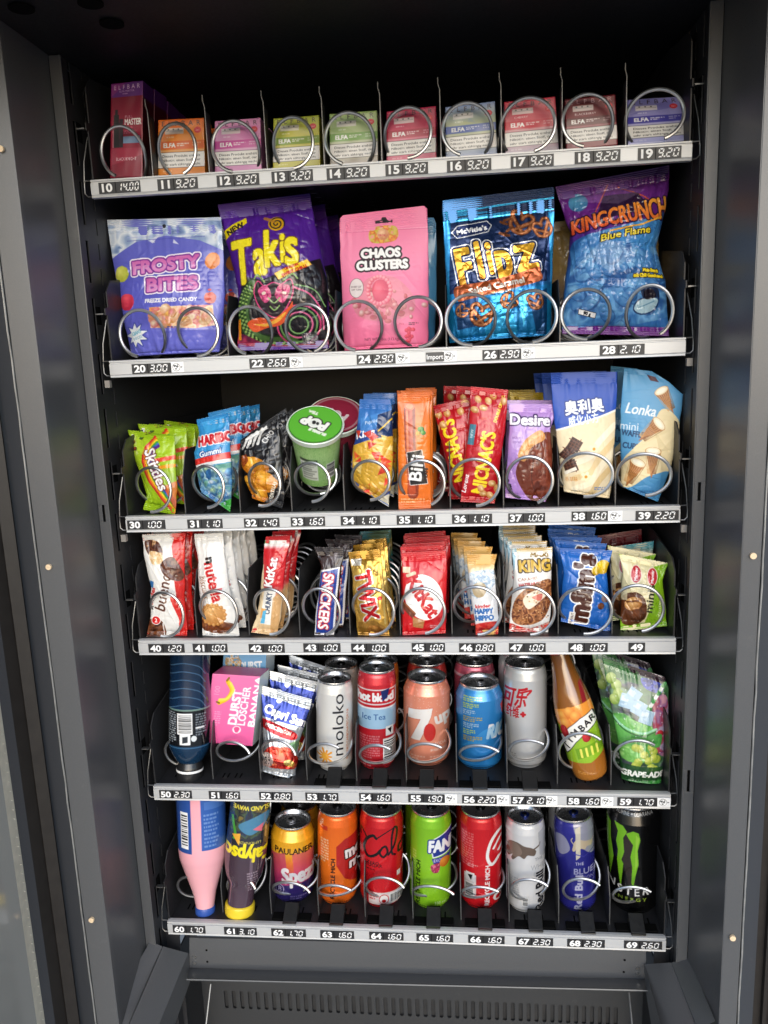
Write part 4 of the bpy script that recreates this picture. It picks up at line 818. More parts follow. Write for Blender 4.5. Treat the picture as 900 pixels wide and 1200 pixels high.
bag('snack_pouch', 'light blue pouch half hidden behind the bright pink candy pouch', 'pouch', [(408, 257), (408, 330), (409, 402)], [(508, 255), (511.5, 262), (512, 330), (510, 400)], .105, Bk, .02, seal=(.14, .02), zig=0, cre=10, m=F_FILM, back='5f9fd0', doy=True, seed=14)
# 26 blue foil pouch
A = Art(512, 212, 656, 408, '1a86c0', 4, 15); r = A.rng
A.vgrad([(0, '14305a'), (.12, '10284e'), (.2, '1c90c8'), (.3, '14356a'), (.55, '173a72'), (.7, '1f8fca'), (1, '1584c0')])
A.rect(512, 226, 140, 22, '142a50'); A.stroke([(520, 250), (648, 232)], 2.2, '35b4e8'); A.stroke([(520, 257), (648, 240)], 1.4, '0e2448'); A.stroke([(521, 261), (648, 245)], 1.6, '49c4f0')
A.poly([(525, 262), (642, 248), (640, 330), (527, 346)], '132a56', 1)
for x in (519, 643): A.poly([(x, 256), (x + 9, 250), (x + 6, 396), (x + 3, 398)], '2ea6e0', .8)
def pretzel(x, y, s, rt, c='8a4a26', hl='b5764a'):
    c_, n_ = math.cos(math.radians(rt)), math.sin(math.radians(rt)); f = lambda P: [(x + s * (u * c_ - v * n_), y + s * (u * n_ + v * c_)) for u, v in P]
    P = f([(.35, .75), (-.2, .2), (-.7, -.25), (-.85, -.6), (-.5, -.85), (-.1, -.6), (0, -.35), (.1, -.6), (.5, -.85), (.85, -.6), (.7, -.25), (.2, .2), (-.35, .75)]); Q = f([(-.35, .75), (0, .82), (.35, .75)]); L_ = f([(-.8, -.4), (-.75, .35), (-.35, .75)]); M_ = f([(.8, -.4), (.75, .35), (.35, .75)])
    for w_, col in ((s * .36, '4a2412'), (s * .27, c), (s * .10, hl)):
        for R_ in (P, L_, M_, Q): A.stroke(R_, w_, col, 1, True)
pretzel(610, 262, 15, 20); pretzel(636, 268, 12, -30)
for _ in range(6): x, y = r.uniform(578, 600), r.uniform(256, 276); A.stroke([(x, y), (x + r.uniform(4, 9), y + r.uniform(-5, 3))], 3.2, '7a4424', 1)
hexp = [(530, 273), (536, 266), (570, 260), (575, 264.5), (571, 272), (536, 279.5)]; A.poly(hexp, '14285a', out=('f4f4f4', 1.1)); A.text("McVitie's", 552.5, 270, 5.4, 'ffffff', w=36, rot=-10, b=.5)
kw = dict(b=1.9, out=(('ffffff', 3.2), ('152a5c', 1.9)), grad=('f6c23a', 'e8982a'))
for ch, x, y, h, w in (('F', 543, 315, 44, 19), ('l', 561, 306, 42, 7), ('i', 573, 303, 38, 7), ('p', 588, 303, 44, 19), ('z', 614, 296, 44, 25)): A.text(ch, x, y, h, 'f0ac32', w=w, rot=-11, **kw)
A.poly([(533, 338), (560, 333), (600, 324), (628, 314), (633, 320), (632, 330), (600, 340), (560, 350), (537, 355)], 'b4572a', 1, True)
A.text('Salted Caramel', 581, 336.5, 6.6, 'fff4e8', w=66, rot=-12.5, b=.5); A.text('Flavoured Coated Pretzels', 584, 344, 2.6, 'f8dcc4', w=42, rot=-12, b=.1)
A.poly([(533, 356), (640, 334), (640, 396), (530, 400)], '1a7cba', .9); A.poly([(560, 360), (590, 346), (606, 392), (570, 398)], '35b8ee', .6); A.poly([(606, 350), (618, 345), (612, 385)], '5fd4fa', .8)
A.poly([(533, 356), (560, 350), (556, 384), (536, 388)], '102c58', .8); A.poly([(618, 352), (640, 338), (640, 392), (628, 392)], '0e2a56', .7)
pretzel(563, 371, 14, 10); pretzel(594, 355, 10, 60); pretzel(626, 355, 10, -20, '7a4022'); pretzel(541, 366, 8, 45)
o = bag('snack_pouch', 'shiny blue foil pouch with orange lettering and pretzels above tag 26', 'pouch', [(517.6, 235), (519, 262), (521.5, 310), (524, 355), (526, 402)], [(648.5, 219), (650, 223), (649, 262), (648, 310), (646.5, 355), (645.5, 393)], .048, A, .020, lean=4, yaw=3, seal=(.16, .03), zig=0, cre=26, cramp=1.15, m=F_FOIL, back='1c5a90', doy=True, seed=15)
# 28 blue corn snack bag
A = Art(644, 186, 792, 400, '5b1f78', 4, 16); r = A.rng
A.vgrad([(0, '52206e'), (.35, '64247c'), (.5, '3f2f88'), (.62, '3060a8'), (1, '3a78bc')]); A.poly([(660, 214), (770, 196), (760, 240), (690, 236)], '7a3a90', .35)
A.ball(677, 239, 11, 11.5, '5aa0c4', '3a6f9c'); A.stroke([(712, 217), (692, 262)], 1.2, 'c0503a'); A.stroke([(724, 219), (770, 243)], 1.4, 'd0582a'); A.poly([(696, 262), (706, 232), (745, 228), (752, 238), (770, 238), (752, 246), (748, 252), (700, 264)], '1e1426', .8)
A.blot([(668, 292), (680, 282), (720, 272), (752, 262), (780, 250), (784, 272), (768, 292), (779, 330), (781, 372), (660, 386), (662, 350), (668, 316)], ['2a5fa0', '4a86c4', '3a74b4', '6aa4d8', '2a5898'], 6)
A.poly([(690, 285), (724, 272), (776, 256), (770, 274), (760, 300), (730, 290)], '3f86c6', .75)
for _ in range(30):
    x, y, ro = r.uniform(668, 774), r.uniform(300, 382), r.uniform(0, 180); A.ell(x + 1.4, y + 2, 12, 7.4, '234c86', ro, .75); A.ball(x, y, 11.5, 7, ['74aede', '68a2d6', '82b8e4'][r.integers(3)], '386fae', ro, rough=.5); A.stroke([(x - 5, y + 1), (x, y - 2), (x + 6, y + 1)], 1.2, '2f62a0', .6, True)
def up(q, X, Y): return X, Y * (.75 + .55 * q) - 0 * X
A.text('KINGCRUNCH', 725, 257, 19, 'e8802a', w=116, rot=-13, sh=.12, b=.8, out=(('241030', 1.5),), warp=up, grad=('f0b03a', 'd8482a'))
A.stroke([(712, 277), (750, 268), (774, 256)], 2, 'e8a83a'); A.text('Blue Flame', 730, 279, 7.5, 'f0d838', w=60, rot=-12, sh=.3, b=.35, out=(('181020', 1.0),))
A.text('Mais-Snack', 759, 320.5, 3.6, 'f2d628', w=19, b=.5, out=(('141420', .9),), rot=-2); A.text('mit Chili Geschmack', 757, 326.5, 3.6, 'f2d628', w=37, b=.5, out=(('141420', .9),), rot=-3)
A.poly([(748, 345), (754, 338), (768, 340), (770, 354), (758, 360)], '182848', 1, True); A.poly([(741, 364), (748, 354), (768, 352), (764, 364), (750, 369)], 'a8c8d8', 1, True, ('1c3a66', 1.6)); A.poly([(752, 344), (762, 342), (766, 350), (754, 353)], '1a1220', 1, True); A.stroke([(746, 363), (764, 355)], 1.2, '5a8aa8')
A.poly([(678, 364), (697, 369), (696, 374), (677, 369)], 'f4f4f6', out=('1a1a22', .6)); A.text('90 g', 687, 369, 3.4, '16161c', rot=13, b=.4); A.poly([(656, 386), (700, 382), (786, 384), (790, 396), (656, 396)], '6a2482')
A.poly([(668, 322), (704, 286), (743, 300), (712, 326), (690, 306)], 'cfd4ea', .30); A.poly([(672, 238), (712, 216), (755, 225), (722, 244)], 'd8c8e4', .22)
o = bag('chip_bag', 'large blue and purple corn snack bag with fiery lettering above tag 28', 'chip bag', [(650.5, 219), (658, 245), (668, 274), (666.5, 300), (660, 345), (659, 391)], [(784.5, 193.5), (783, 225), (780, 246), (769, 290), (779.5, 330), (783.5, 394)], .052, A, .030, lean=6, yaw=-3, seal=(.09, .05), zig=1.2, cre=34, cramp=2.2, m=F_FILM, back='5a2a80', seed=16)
Bk = Art(640, 186, 792, 400, '8a7040', 2, 5); Bk.vgrad([(0, '5b1f78'), (.4, '8a7040'), (.6, '9a7f48'), (1, 'a58ab0')])
bag('chip_bag', 'tan and lilac bag peeking out behind the blue and purple corn snack bag', 'chip bag', [(640, 262), (645, 300), (642, 345), (640, 392)], [(770, 240), (772, 300), (775, 340), (776, 388)], .125, Bk, .02, seal=(.09, .05), seed=17, back='8a7040')

# ------------------------------------------------------------------ third shelf: snack bags, cup, pouches
def fy(px, py, k, lo=.022): return min(.062 if k > 3 else .036, max(lo, float(at_z(px, py, RZ[k] - .003)[1])))
# 30 sour sweets
A = Art(144, 492, 214, 608, '9fc020', 4, 30); r = A.rng
A.vgrad([(0, '8fb41a'), (.3, 'a4c626'), (1, '92b81c')]); A.poly([(150, 500), (206, 494), (206, 512), (150, 508)], '7a9c14', .7)
for i, c in enumerate(('c8282c', 'e8782a', 'f0d030', '3a9a3c', '3a58b0', '5a2a88')):
    A.stroke([(182 + i * 1.2, 512 + i * 2.2), (172 + i * 2.2, 530), (176 + i * 2.3, 556), (190 + i * 2.4, 580), (204 + i * 2, 602)], 3.2, c, 1, True)
A.stroke([(186, 540), (214, 534)], 5, 'e04a30'); A.stroke([(190, 548), (214, 544)], 4, 'f0a020'); A.poly([(196, 570), (214, 560), (214, 598), (206, 602)], 'e86a2a', .8); A.poly([(150, 500), (164, 498), (174, 532), (160, 536)], 'b4d23a', .6)
A.text('Skittles', 187, 550, 11, 'f8f8f8', w=52, rot=68, b=.5, out=(('6a2a2a', .9),)); A.text('CRAZY SOURS', 161, 522, 2.8, 'f2f0d0', w=22, rot=75, b=.2); A.text('S', 156, 512, 5, 'f4f4f4', b=.6)
for x, y, c in ((158, 518, 'e0b020'), (161, 526, 'd04a3a'), (156, 524, '7a4aa0'), (170, 508, 'd8c030'), (166, 513, '4a9a3a'), (176, 506, 'c84a90')): A.ball(x, y, 2.4, 2.4, c, '4a3a20')
A.ell(153, 530, 2.5, 2.5, 'e8e8e0'); A.micro(150, 540, 8, 5, 3, 'f0f4d0', .5); A.poly([(176, 588), (190, 590), (188, 598), (178, 596)], '6a8c10', .7)
o = bag('sweet_bag', 'lime green sweet bag with a rainbow stripe, frontmost above tag 30', 'sweet bag', [(150, 504), (153, 515), (158, 538), (166, 560), (172, 580), (168, 597)], [(204, 510), (206, 530), (206.5, 550), (208, 575), (205, 603)], fy(187, 602, 2), A, .010, lean=8, yaw=-14, seal=(.07, .08), zig=1.2, cre=18, cramp=1.3, back='8fb41a', seed=30)
queue(o, 3, .03, 'lime green sweet bag', 'the slot tagged 30', 'lime green sweet bags', dx=.004, dz=.004)
# 31 gummies, blue bag
A = Art(222, 474, 276, 604, '2a86c4', 4, 31); r = A.rng
A.vgrad([(0, '2a7cba'), (.45, '3a98d4'), (.52, '4a9ccc'), (1, '3a6ea8')]); A.poly([(236, 495), (262, 488), (268, 498), (244, 508)], '4fb0e6', .6)
A.text('HARIBO', 254, 514, 10.5, 'c8202c', w=40, rot=-12, b=.8, out=(('f2e8ea', 1.2),)); A.text('Gummi', 250, 530, 6, 'f4f8fc', w=26, rot=-14, sh=.2, b=.3, out=(('1a4a90', .9),))
A.poly([(224, 540), (250, 534), (276, 528), (276, 536), (250, 541), (224, 547)], 'd8322c'); A.poly([(224, 547), (250, 541), (276, 536), (276, 540), (250, 545), (224, 551)], 'f0f0ee')
A.blot([(224, 552), (250, 546), (276, 541), (276, 596), (250, 590), (226, 576)], ['5a9a8c', '7ab0a0', '4a84b0', '9cc0c8', '3a6a88'], 6, False)
for _ in range(24): A.ball(r.uniform(230, 274), r.uniform(550, 588), r.uniform(2.5, 5), r.uniform(3, 6), ['6ab0e0', 'e8eef4', '8ac0e8', '3a78b8', 'b8d8a0'][r.integers(5)], ['2a5a90', '4a80b0'][r.integers(2)], rough=.3)
A.poly([(258, 590), (276, 582), (276, 604), (266, 604)], '3aa03c'); A.ell(249, 545, 6, 4, 'dfe6e8', 0, .6); A.micro(262, 518, 10, 4, 2, 'd8e8f4', .6)
o = bag('sweet_bag', 'blue gummy sweet bag with red and white stripe above tag 31', 'sweet bag', [(230, 492), (234, 508), (228, 530), (232, 560), (236, 577)], [(268.5, 483.5), (269, 510), (271.5, 540), (272, 570), (270, 600)], fy(262, 598, 2), A, .012, lean=6, yaw=-10, seal=(.09, .06), zig=.8, cre=18, cramp=1.3, back='9ab0c0', seed=31)
queue(o, 3, .032, 'blue gummy sweet bag', 'the slot tagged 31', 'blue gummy sweet bags', dx=.006, dz=.004)
# 32 black crisps
A = Art(274, 474, 340, 604, '18171a', 4, 32); r = A.rng
A.vgrad([(0, '1c1b1e'), (1, '121114')])
for i in range(4): A.stroke([(286 + i * 6.5, 526 - i * 2), (290 + i * 6, 516 - i * 3), (296 + i * 6, 510 - i * 3.6)], 3.6, 'e4e4e2', .95, True)
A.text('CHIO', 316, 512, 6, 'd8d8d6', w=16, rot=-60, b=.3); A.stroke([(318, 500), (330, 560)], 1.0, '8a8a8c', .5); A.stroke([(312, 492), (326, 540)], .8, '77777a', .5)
for x, y, rx, ry, ro in ((302, 546, 17, 11, 18), (314, 564, 15, 12, 40), (296, 566, 12, 9, 0), (305, 580, 10, 10, 60), (287, 540, 7, 6, 0)): A.ball(x, y, rx, ry, 'f2b23a', 'b86a14', ro, rough=.6)
A.poly([(284, 536), (292, 532), (296, 540), (288, 548)], '8a3a20', .8); A.text('TORTILLAS', 322, 575, 3.6, 'e8e0d0', w=22, rot=-70, b=.3); A.micro(312, 584, 14, 5, 3, 'a8a8a8', .6); A.poly([(300, 578), (305, 575), (306, 584)], 'e8c070')
o = bag('crisp_bag', 'glossy black crisp bag with golden chips above tag 32', 'crisp bag', [(282, 516), (281, 530), (284, 550), (290, 570), (296, 584)], [(325, 486), (330, 520), (332, 555), (334, 580), (331, 596)], fy(315, 594, 2), A, .013, lean=8, yaw=-12, seal=(.07, .07), zig=1.0, cre=26, cramp=2.0, back='1c1b1e', seed=32)
queue(o, 3, .030, 'glossy black crisp bag', 'the slot tagged 32', 'glossy black crisp bags', dx=.005, dz=.004)
# 33 green noodle-like snack cup, tipped towards the glass
def cup(label, cx, cy, col, tint, Y, lettering=True, grp=None, body=None):
    top = at_y(cx, cy, Y); k = depth_of(top) / FOC; ax = np.array([.10, -.60, .80]); ax /= np.linalg.norm(ax); Rt = 33 * k; Lh = .088; P0 = top - ax * Lh
    root = thing('snack_cup', label, 'snack cup', P0, grp); body = body or col; A = Art(-1, 0, 1, 1, body, 90, 33); r = A.rng
    A.vgrad([(0, tint), (.35, body), (1, tint)])
    for _ in range(900): A.ell(r.uniform(-1, 1), r.uniform(.0, 1), .012, .01, 'd8e8b8' if r.random() < .5 else '3a7a2a', 0, .4)
    if lettering:
        A.rect(-.75, .46, .72, .40, 'e8ece4', .95); A.rect(-.75, .40, .72, .06, '3a3f38', .9); A.micro(-.72, .50, .66, .3, 1, '50564c', .1)
        for i in range(7): A.rect(-.71, .50 + i * .05, .62 - .1 * (i % 3), .018, '6a7066', .8)
        A.bars(.35, .52, .4, .34, vert=True)
    hs = np.linspace(0, 1, 60); lathe_world('cup_body', P0, ax, [(Lh * h, Rt * (.74 + .18 * h)) for h in hs], A, lambda i, sn: (sn * 1. + 0 * i, 1 - hs[i] + 0 * sn), mat('cup_print', rough=.32, coat=.3, attr=True), root, wpx=60)
    lw = lathe_world('lid_rim', P0, ax, [(Lh * .90, Rt * .95), (Lh * .91, Rt * 1.0), (Lh * .99, Rt * 1.03), (Lh * 1.0, Rt * 1.0), (Lh * .985, Rt * .95)], None, None, mat('clear_lid_plastic', (.62, .70, .62) if lettering else (.45, .40, .42), .18, 0, .5, coat=.5, noise=.1), root, wpx=60, closed_ends=False)
    L_ = Art(-1, -1, 1, 1, col, 70, 34)
    if lettering:
        L_.ring(0, 0, .97, .97, .04, '2f7a24'); L_.text('POP', -.02, -.05, .42, 'f4f6f0', w=1.0, rot=-152, b=.05, out=(('2a2a2a', .05),)); L_.ell(-.02, -.05, .2, .2, 'e8ece4'); L_.ell(-.05, -.08, .07, .1, '2a2a2a'); L_.ell(.08, -.02, .05, .08, '2a2a2a'); L_.text('BUBBLE', .1, .42, .12, 'e8f2e0', w=.7, rot=-152, b=.02); L_.text('TEA', -.1, -.62, .12, 'e8f2e0', w=.4, rot=-152, b=.02)
    else: L_.ring(0, 0, .9, .9, .08, 'c0a8ac', 0, .7); L_.text('POP', 0, 0, .4, 'e8d8da', w=.9, rot=-150, b=.04)
    e1 = MR[:, 0] - ax * (MR[:, 0] @ ax); e1 /= np.linalg.norm(e1); e2 = np.cross(ax, e1); rr = np.linspace(.0, .955, 56)[:, None]; an = np.linspace(0, 2 * PI, 140, endpoint=False)[None]
    u, v = rr * np.cos(an), rr * np.sin(an); P = P0 + ax * Lh * 1.004 + Rt * (u[..., None] * e1 + v[..., None] * e2); c = L_.sample(u, -v)
    grid_mesh('lid_film', [(P, c * .95, 0, True)], F_FILM, root, WPOS[root.name]); return root
cup('round cup with a bright green film lid tipped forward above tag 33', 369.5, 497, '5fb43a', '8fc070', .030, body='a4cc86')
cup('dark red lidded cup half hidden behind the green cup', 393, 486, '9a2a44', '6a1c30', .085, False)
# 34 paprika corn snack
A = Art(406, 460, 466, 600, '2a5ca8', 4, 35); r = A.rng
A.vgrad([(0, '2c5ea4'), (.22, '3f7cc4'), (.34, '1f3f8c'), (1, '1c3a80')]); A.poly([(424, 490), (446, 484), (450, 500), (424, 508)], '4d8cd0', .8); A.text('King', 430, 508, 7.5, 'f4f4f8', w=24, rot=-14, b=.5, sh=.2); A.text('Paprika', 437, 494, 4, 'e8f0fa', w=16, rot=-12, b=.2)
A.poly([(444, 486), (466, 478), (466, 520), (444, 512)], '16305e'); A.stroke([(446, 505), (462, 488)], 1.6, 'e8b82a')
A.poly([(414, 522), (440, 514), (466, 510), (466, 570), (440, 584), (414, 562)], 'd8a83a')
for i in range(30):
    x, y = r.uniform(412, 460), r.uniform(508, 576); a = r.uniform(0, 6); L = r.uniform(9, 18)
    A.poly([(x, y), (x + L * math.cos(a), y + L * math.sin(a)), (x + L * .9 * math.cos(a + .8), y + L * .9 * math.sin(a + .8))], ['f0cf7a', 'd8402c', 'e8402a', 'e86030', 'f0b850', 'c83020'][i % 6])
for _ in range(14): A.ball(r.uniform(424, 456), r.uniform(568, 588), 4, 3.4, 'f0c04a', 'a86a1c', rough=.3)
A.poly([(440, 586), (462, 576), (462, 600), (436, 600)], 'cfc9b4')
o = bag('corn_snack_bag', 'blue bag printed with red and yellow snack stars above tag 34', 'snack bag', [(422, 468), (418, 500), (414, 525), (411, 548), (417, 570)], [(458, 468), (460, 500), (461, 535), (459, 565), (455, 594)], fy(444, 592, 2), A, .014, lean=5, yaw=-8, seal=(.10, .05), zig=.8, cre=22, cramp=1.5, back='2a5ca8', seed=34)
queue(o, 3, .032, 'blue bag with red and yellow snack stars', 'the slot tagged 34', 'blue corn snack bags', dx=.002, dz=.003)
# 35 sausage snack
A = Art(460, 454, 510, 602, 'e8721c', 4, 36); r = A.rng
A.vgrad([(0, 'e07020'), (.5, 'ec7a22'), (1, 'e06a1a')]); A.stroke([(480, 480), (481, 520), (484, 560), (484, 578)], 13, '8a3418', 1, True); A.stroke([(479, 480), (480, 520), (483, 576)], 8.5, 'b84a26', 1, True); A.stroke([(477, 482), (478, 530)], 2.4, 'e08a5a', .8); A.ell(480, 476, 6, 5, 'd8744a'); A.ell(480, 476, 4, 3, 'e09a70')
A.ball(493, 503, 4, 3.5, '5aa030', '2a6a1a'); A.ball(490, 508, 3, 3, 'd8b02a', 'a87a1a'); A.ball(496, 507, 3, 3, '6ab040', '2a6a1a')
A.poly([(477, 530), (494, 527), (501, 566), (481, 568)], '161214', out=('f4f4f4', .6)); A.text('BiFi', 488, 548, 14, 'f6f6f6', w=32, rot=-83, b=.6); A.text('SALAMI', 499, 556, 3.6, '2a1408', w=16, rot=-84, b=.3); A.micro(470, 584, 28, 6, 2, 'f6dcc0', .6); A.rect(460, 458, 50, 8, 'd8681a')
o = bag('sausage_stick_pack', 'narrow orange sausage stick pack, frontmost above tag 35', 'snack stick', [(465.8, 461.5), (466.5, 500), (466.5, 560), (467, 597)], [(503.5, 461), (504.5, 500), (505, 560), (505.5, 595.5)], fy(486, 596.5, 2), A, .008, lean=3, yaw=3, seal=(.07, .07), zig=.4, cre=8, cramp=.7, back='e8721c', m=F_FILM, seed=36)
queue(o, 6, .020, 'narrow orange sausage stick pack', 'the slot tagged 35', 'orange sausage stick packs', dx=.001)
# 36 peanut bags
A = Art(500, 446, 602, 596, 'b4121e', 4, 37); r = A.rng
def peanut(x, y, s=1., ro=0): A.ball(x, y, 4.6 * s, 3.6 * s, 'f0c890', 'b87a3c', ro); A.ball(x + 1, y + .6, 2 * s, 1.4 * s, 'f8e0b8', 'd8a868', ro)
A.vgrad([(0, 'a8141e'), (.3, 'c41a26'), (1, 'b0121c')]); A.text("NICNAC'S", 566, 542, 15, 'f4dc28', w=74, rot=-80, b=.9, out=(('b0121c', .5),)); A.text('DOUBLE CRUNCH', 585, 478, 3.4, 'f2e43a', w=36, rot=-70, b=.3); A.rect(549, 497, 7, 24, '3a8aa0', .9, 8); A.text('NEW', 552.5, 508, 3, 'ffffff', rot=-80, b=.2)
A.text('Lorenz', 545, 566, 4.6, 'f4f4f4', w=22, rot=-80, sh=.2, b=.3)
for x, y in ((560, 468), (572, 470), (566, 478), (578, 464), (556, 480), (574, 580), (582, 572), (566, 578), (584, 584), (576, 566), (590, 470), (563, 572)): peanut(x, y, 1.05, r.uniform(0, 90))
A.poly([(551, 453), (596, 457), (595, 464), (551, 460)], 'c8202c')
frontp = ([(551, 453), (550, 500), (543, 545), (540, 588)], [(596, 457), (592, 505), (585, 555), (580, 590)])
o = bag('peanut_bag', 'red peanut snack bag with yellow lettering, frontmost above tag 36', 'peanut bag', *frontp, fy(560, 589, 2), A, .012, lean=4, yaw=4, seal=(.07, .05), zig=.9, cre=16, cramp=1.2, back='b4121e', seed=37)
queue(o, 2, .045, 'red peanut snack bag', 'the slot tagged 36', 'red peanut snack bags', dx=-.018)
B = Art(500, 446, 602, 596, 'b4121e', 4, 38); A = B; r = A.rng; A.vgrad([(0, '9a121a'), (.3, 'ba1822'), (1, 'a8121a')]); A.text("NICNAC'S", 533, 528, 15, 'f4dc28', w=74, rot=-103, b=.9)
for x, y in ((514, 486), (520, 498), (540, 482), (524, 484), (512, 502), (545, 472)): peanut(x, y, 1.1, r.uniform(0, 90))
bag('peanut_bag', 'red peanut snack bag tilted left behind the front one above tag 36', 'peanut bag', [(507, 476), (514, 505), (524, 545), (528, 585)], [(551, 466), (556, 505), (560, 545), (562, 584)], .052, B, .012, lean=5, yaw=-8, seal=(.08, .05), zig=.9, cre=16, cramp=1.2, back='a8121a', seed=38, group='red peanut snack bags')
# 37 filled biscuit bar
A = Art(584, 462, 664, 594, 'b489d0', 4, 39); r = A.rng
A.vgrad([(0, 'b088cc'), (.3, 'bd96d8'), (1, 'a87cc8')]); A.text('Desire', 620.5, 492, 12, 'f8f4fa', w=48, rot=2, b=.7, out=(('3a2258', 1.6),))
A.ell(606, 516, 8, 11, 'c8a8de', 0, .8); A.text('HAZELNUT', 606, 513, 2.4, '6a4088', w=12, b=.1); A.text('COOKIES', 606, 518, 2.4, '6a4088', w=11, b=.1)
A.poly([(610, 536), (628, 512), (646, 508), (652, 540), (648, 578), (632, 590), (616, 580), (604, 556)], '6a2f1e', 1, True); A.blot([(622, 530), (636, 514), (648, 516), (648, 560), (638, 584), (622, 570)], ['7a3824', '6a2c1c', '8a4430', '5a2416'], 4)
A.poly([(606, 534), (614, 516), (632, 504), (638, 514), (622, 524), (614, 540)], 'd89a58', 1, True); A.stroke([(608, 534), (618, 518), (634, 508)], 2.4, 'e8b878', 1, True); A.stroke([(626, 530), (622, 560), (630, 582)], 1.2, '4a1e12', .8, True); A.stroke([(640, 520), (640, 560)], 1.4, '9a5440', .7, True)
for _ in range(9): A.ball(598 + r.normal(0, 2), 572 + r.normal(0, 4), 2, 2, '4a3a5a', '1c1424')
o = bag('biscuit_bar', 'lilac biscuit wrapper with a chocolate picture above tag 37', 'biscuit bar', [(595.7, 473), (597, 500), (594, 540), (591.5, 583)], [(655, 474), (645, 503), (647, 540), (646, 575), (640, 588)], fy(618, 586, 2), A, .011, lean=5, yaw=2, seal=(.09, .05), zig=.9, cre=16, cramp=1.2, back='b489d0', seed=39)
queue(o, 1, .040, 'lilac biscuit wrapper', 'the slot tagged 37', 'lilac biscuit wrappers')
Y_ = Art(584, 440, 664, 594, 'd8b41c', 2, 40); Y_.vgrad([(0, 'a88c14'), (1, '947a0e')])  # yellow darkened in the print to imitate light falloff behind the front pack
y1 = bag('biscuit_bar', 'plain yellow wrapper right behind the lilac biscuit wrapper', 'biscuit bar', [(596, 460), (598, 520), (596, 580)], [(650, 460), (656, 520), (654, 578)], .125, Y_, .011, seal=(.09, .05), cre=16, cramp=1.4, back='c8a818', seed=41)
queue(y1, 2, .03, 'plain yellow wrapper', 'the slot tagged 37', 'plain yellow wrappers', dx=-.003, dz=.002)
# 38 white chocolate wafer pouch
A = Art(638, 428, 730, 592, '2450b4', 4, 42); r = A.rng
A.vgrad([(0, '1f49aa'), (1, '2a5cc0')]); A.poly([(638, 506), (654, 504), (680, 496), (704, 488), (730, 478), (730, 592), (638, 592)], 'ecd9b4'); A.stroke([(638, 506), (656, 503), (682, 495), (706, 487), (730, 477)], 2.2, 'f8f2e4', 1, True)
A.ell(682, 443.5, 1.6, 2, '0e2458'); A.text('奥利奥', 684, 477, 12, 'f6f8fc', w=46, rot=-6, b=.7, out=(('14307a', 1.3),)); A.text('威化小方', 683, 492, 8.5, 'f4f8fc', w=36, rot=-8, b=.3)
for y0, c in ((522, 'fbf0d8'), (540, 'e2c48c'), (552, 'f8ecd0'), (566, 'd8b880')): A.stroke([(720, y0 - 24), (700, y0 - 4), (690, y0 + 12), (672, y0 + 20)], 7, c, .8, True)
for x, y, ro in ((672, 521, 30), (664, 532, 40), (667, 546, -20)):
    A.rect(x - 7, y - 7, 14, 14, '3c2018', 1, ro)
    for i in range(-1, 2): A.rect(x - 7, y + i * 4 - .5, 14, 1, '6a4030', 1, ro); A.rect(x + i * 4 - .5, y - 7, 1, 14, '6a4030', 1, ro)
A.rect(660, 549, 14, 4, 'f6eedc', 1, -25); 
for x, y in ((694, 526), (684, 558)):
    for k in range(5): a = k * 1.257; A.ell(x + 3.4 * math.cos(a), y + 3.4 * math.sin(a), 3, 2, 'f4e8c0', math.degrees(a)); 
    A.ell(x, y, 1.8, 1.8, 'd89a30')
A.text('香草味', 668, 561, 4, 'c07a3a', w=14, b=.2); A.micro(694, 570, 18, 4, 2, '5a78b8', .8); A.micro(668, 574, 16, 2, 1, '8a7a60', .7)
o = bag('snack_pouch', 'blue and cream wafer pouch with white Chinese lettering above tag 38', 'pouch', [(644.5, 437), (648, 480), (653, 520), (658, 555), (661, 576)], [(723.8, 435.5), (722, 480), (720, 520), (717.5, 555), (714.5, 584)], fy(690, 582, 2), A, .016, lean=5, yaw=2, seal=(.10, .02), zig=0, cre=10, cramp=.8, back='2450b4', m=F_MATT, doy=True, seed=42)
queue(o, 2, .045, 'blue and cream wafer pouch', 'the slot tagged 38', 'blue and cream wafer pouches', dx=-.006)
# 39 mini waffle cones
A = Art(720, 424, 806, 594, '5b9cc8', 4, 43); r = A.rng
A.vgrad([(0, '4f93c0'), (.3, '62a4d0'), (1, '4a8ec0')]); A.poly([(758, 439), (768, 442), (772, 448), (762, 446)], '4a1420')
A.text('Lonka', 751, 480, 12, 'eef4f8', w=36, rot=8, sh=.2, b=.35); A.text('mini', 737, 499, 9, 'e4eef6', w=22, rot=6, b=.2); A.text('WAFFLE', 741, 508, 6.4, '1f3f66', w=26, rot=8, b=.35); A.text('CUPS', 738, 522, 6.4, '1f3f66', w=18, rot=8, b=.35)
A.poly([(729, 540), (742, 524), (760, 506), (774, 480), (790, 486), (798, 505), (790, 548), (776, 552), (756, 558), (738, 570), (726, 566)], 'efdcae', 1, True)
def cone(x, y, ro, s=1.):
    c_, n_ = math.cos(math.radians(ro)), math.sin(math.radians(ro)); f = lambda P: [(x + s * (u * c_ - v * n_), y + s * (u * n_ + v * c_)) for u, v in P]
    A.poly(f([(-9, -12), (9, -12), (0, 20)]), 'b0713a')
    for i in range(-3, 4): A.stroke(f([(i * 3, -11), (i * .6 + 3, 14)]), .6, '7a4820', .8); A.stroke(f([(i * 3, -11), (i * .6 - 3, 14)]), .6, 'd8a060', .8)
    A.ell(*f([(0, -12)])[0], 9.6 * s, 4.6 * s, 'f4e6c4', ro); A.ring(*f([(0, -12)])[0], 9.6 * s, 4.6 * s, 1, 'c8945a', ro); A.ell(*f([(0, -12)])[0], 6 * s, 2.4 * s, 'fbf4e0', ro)
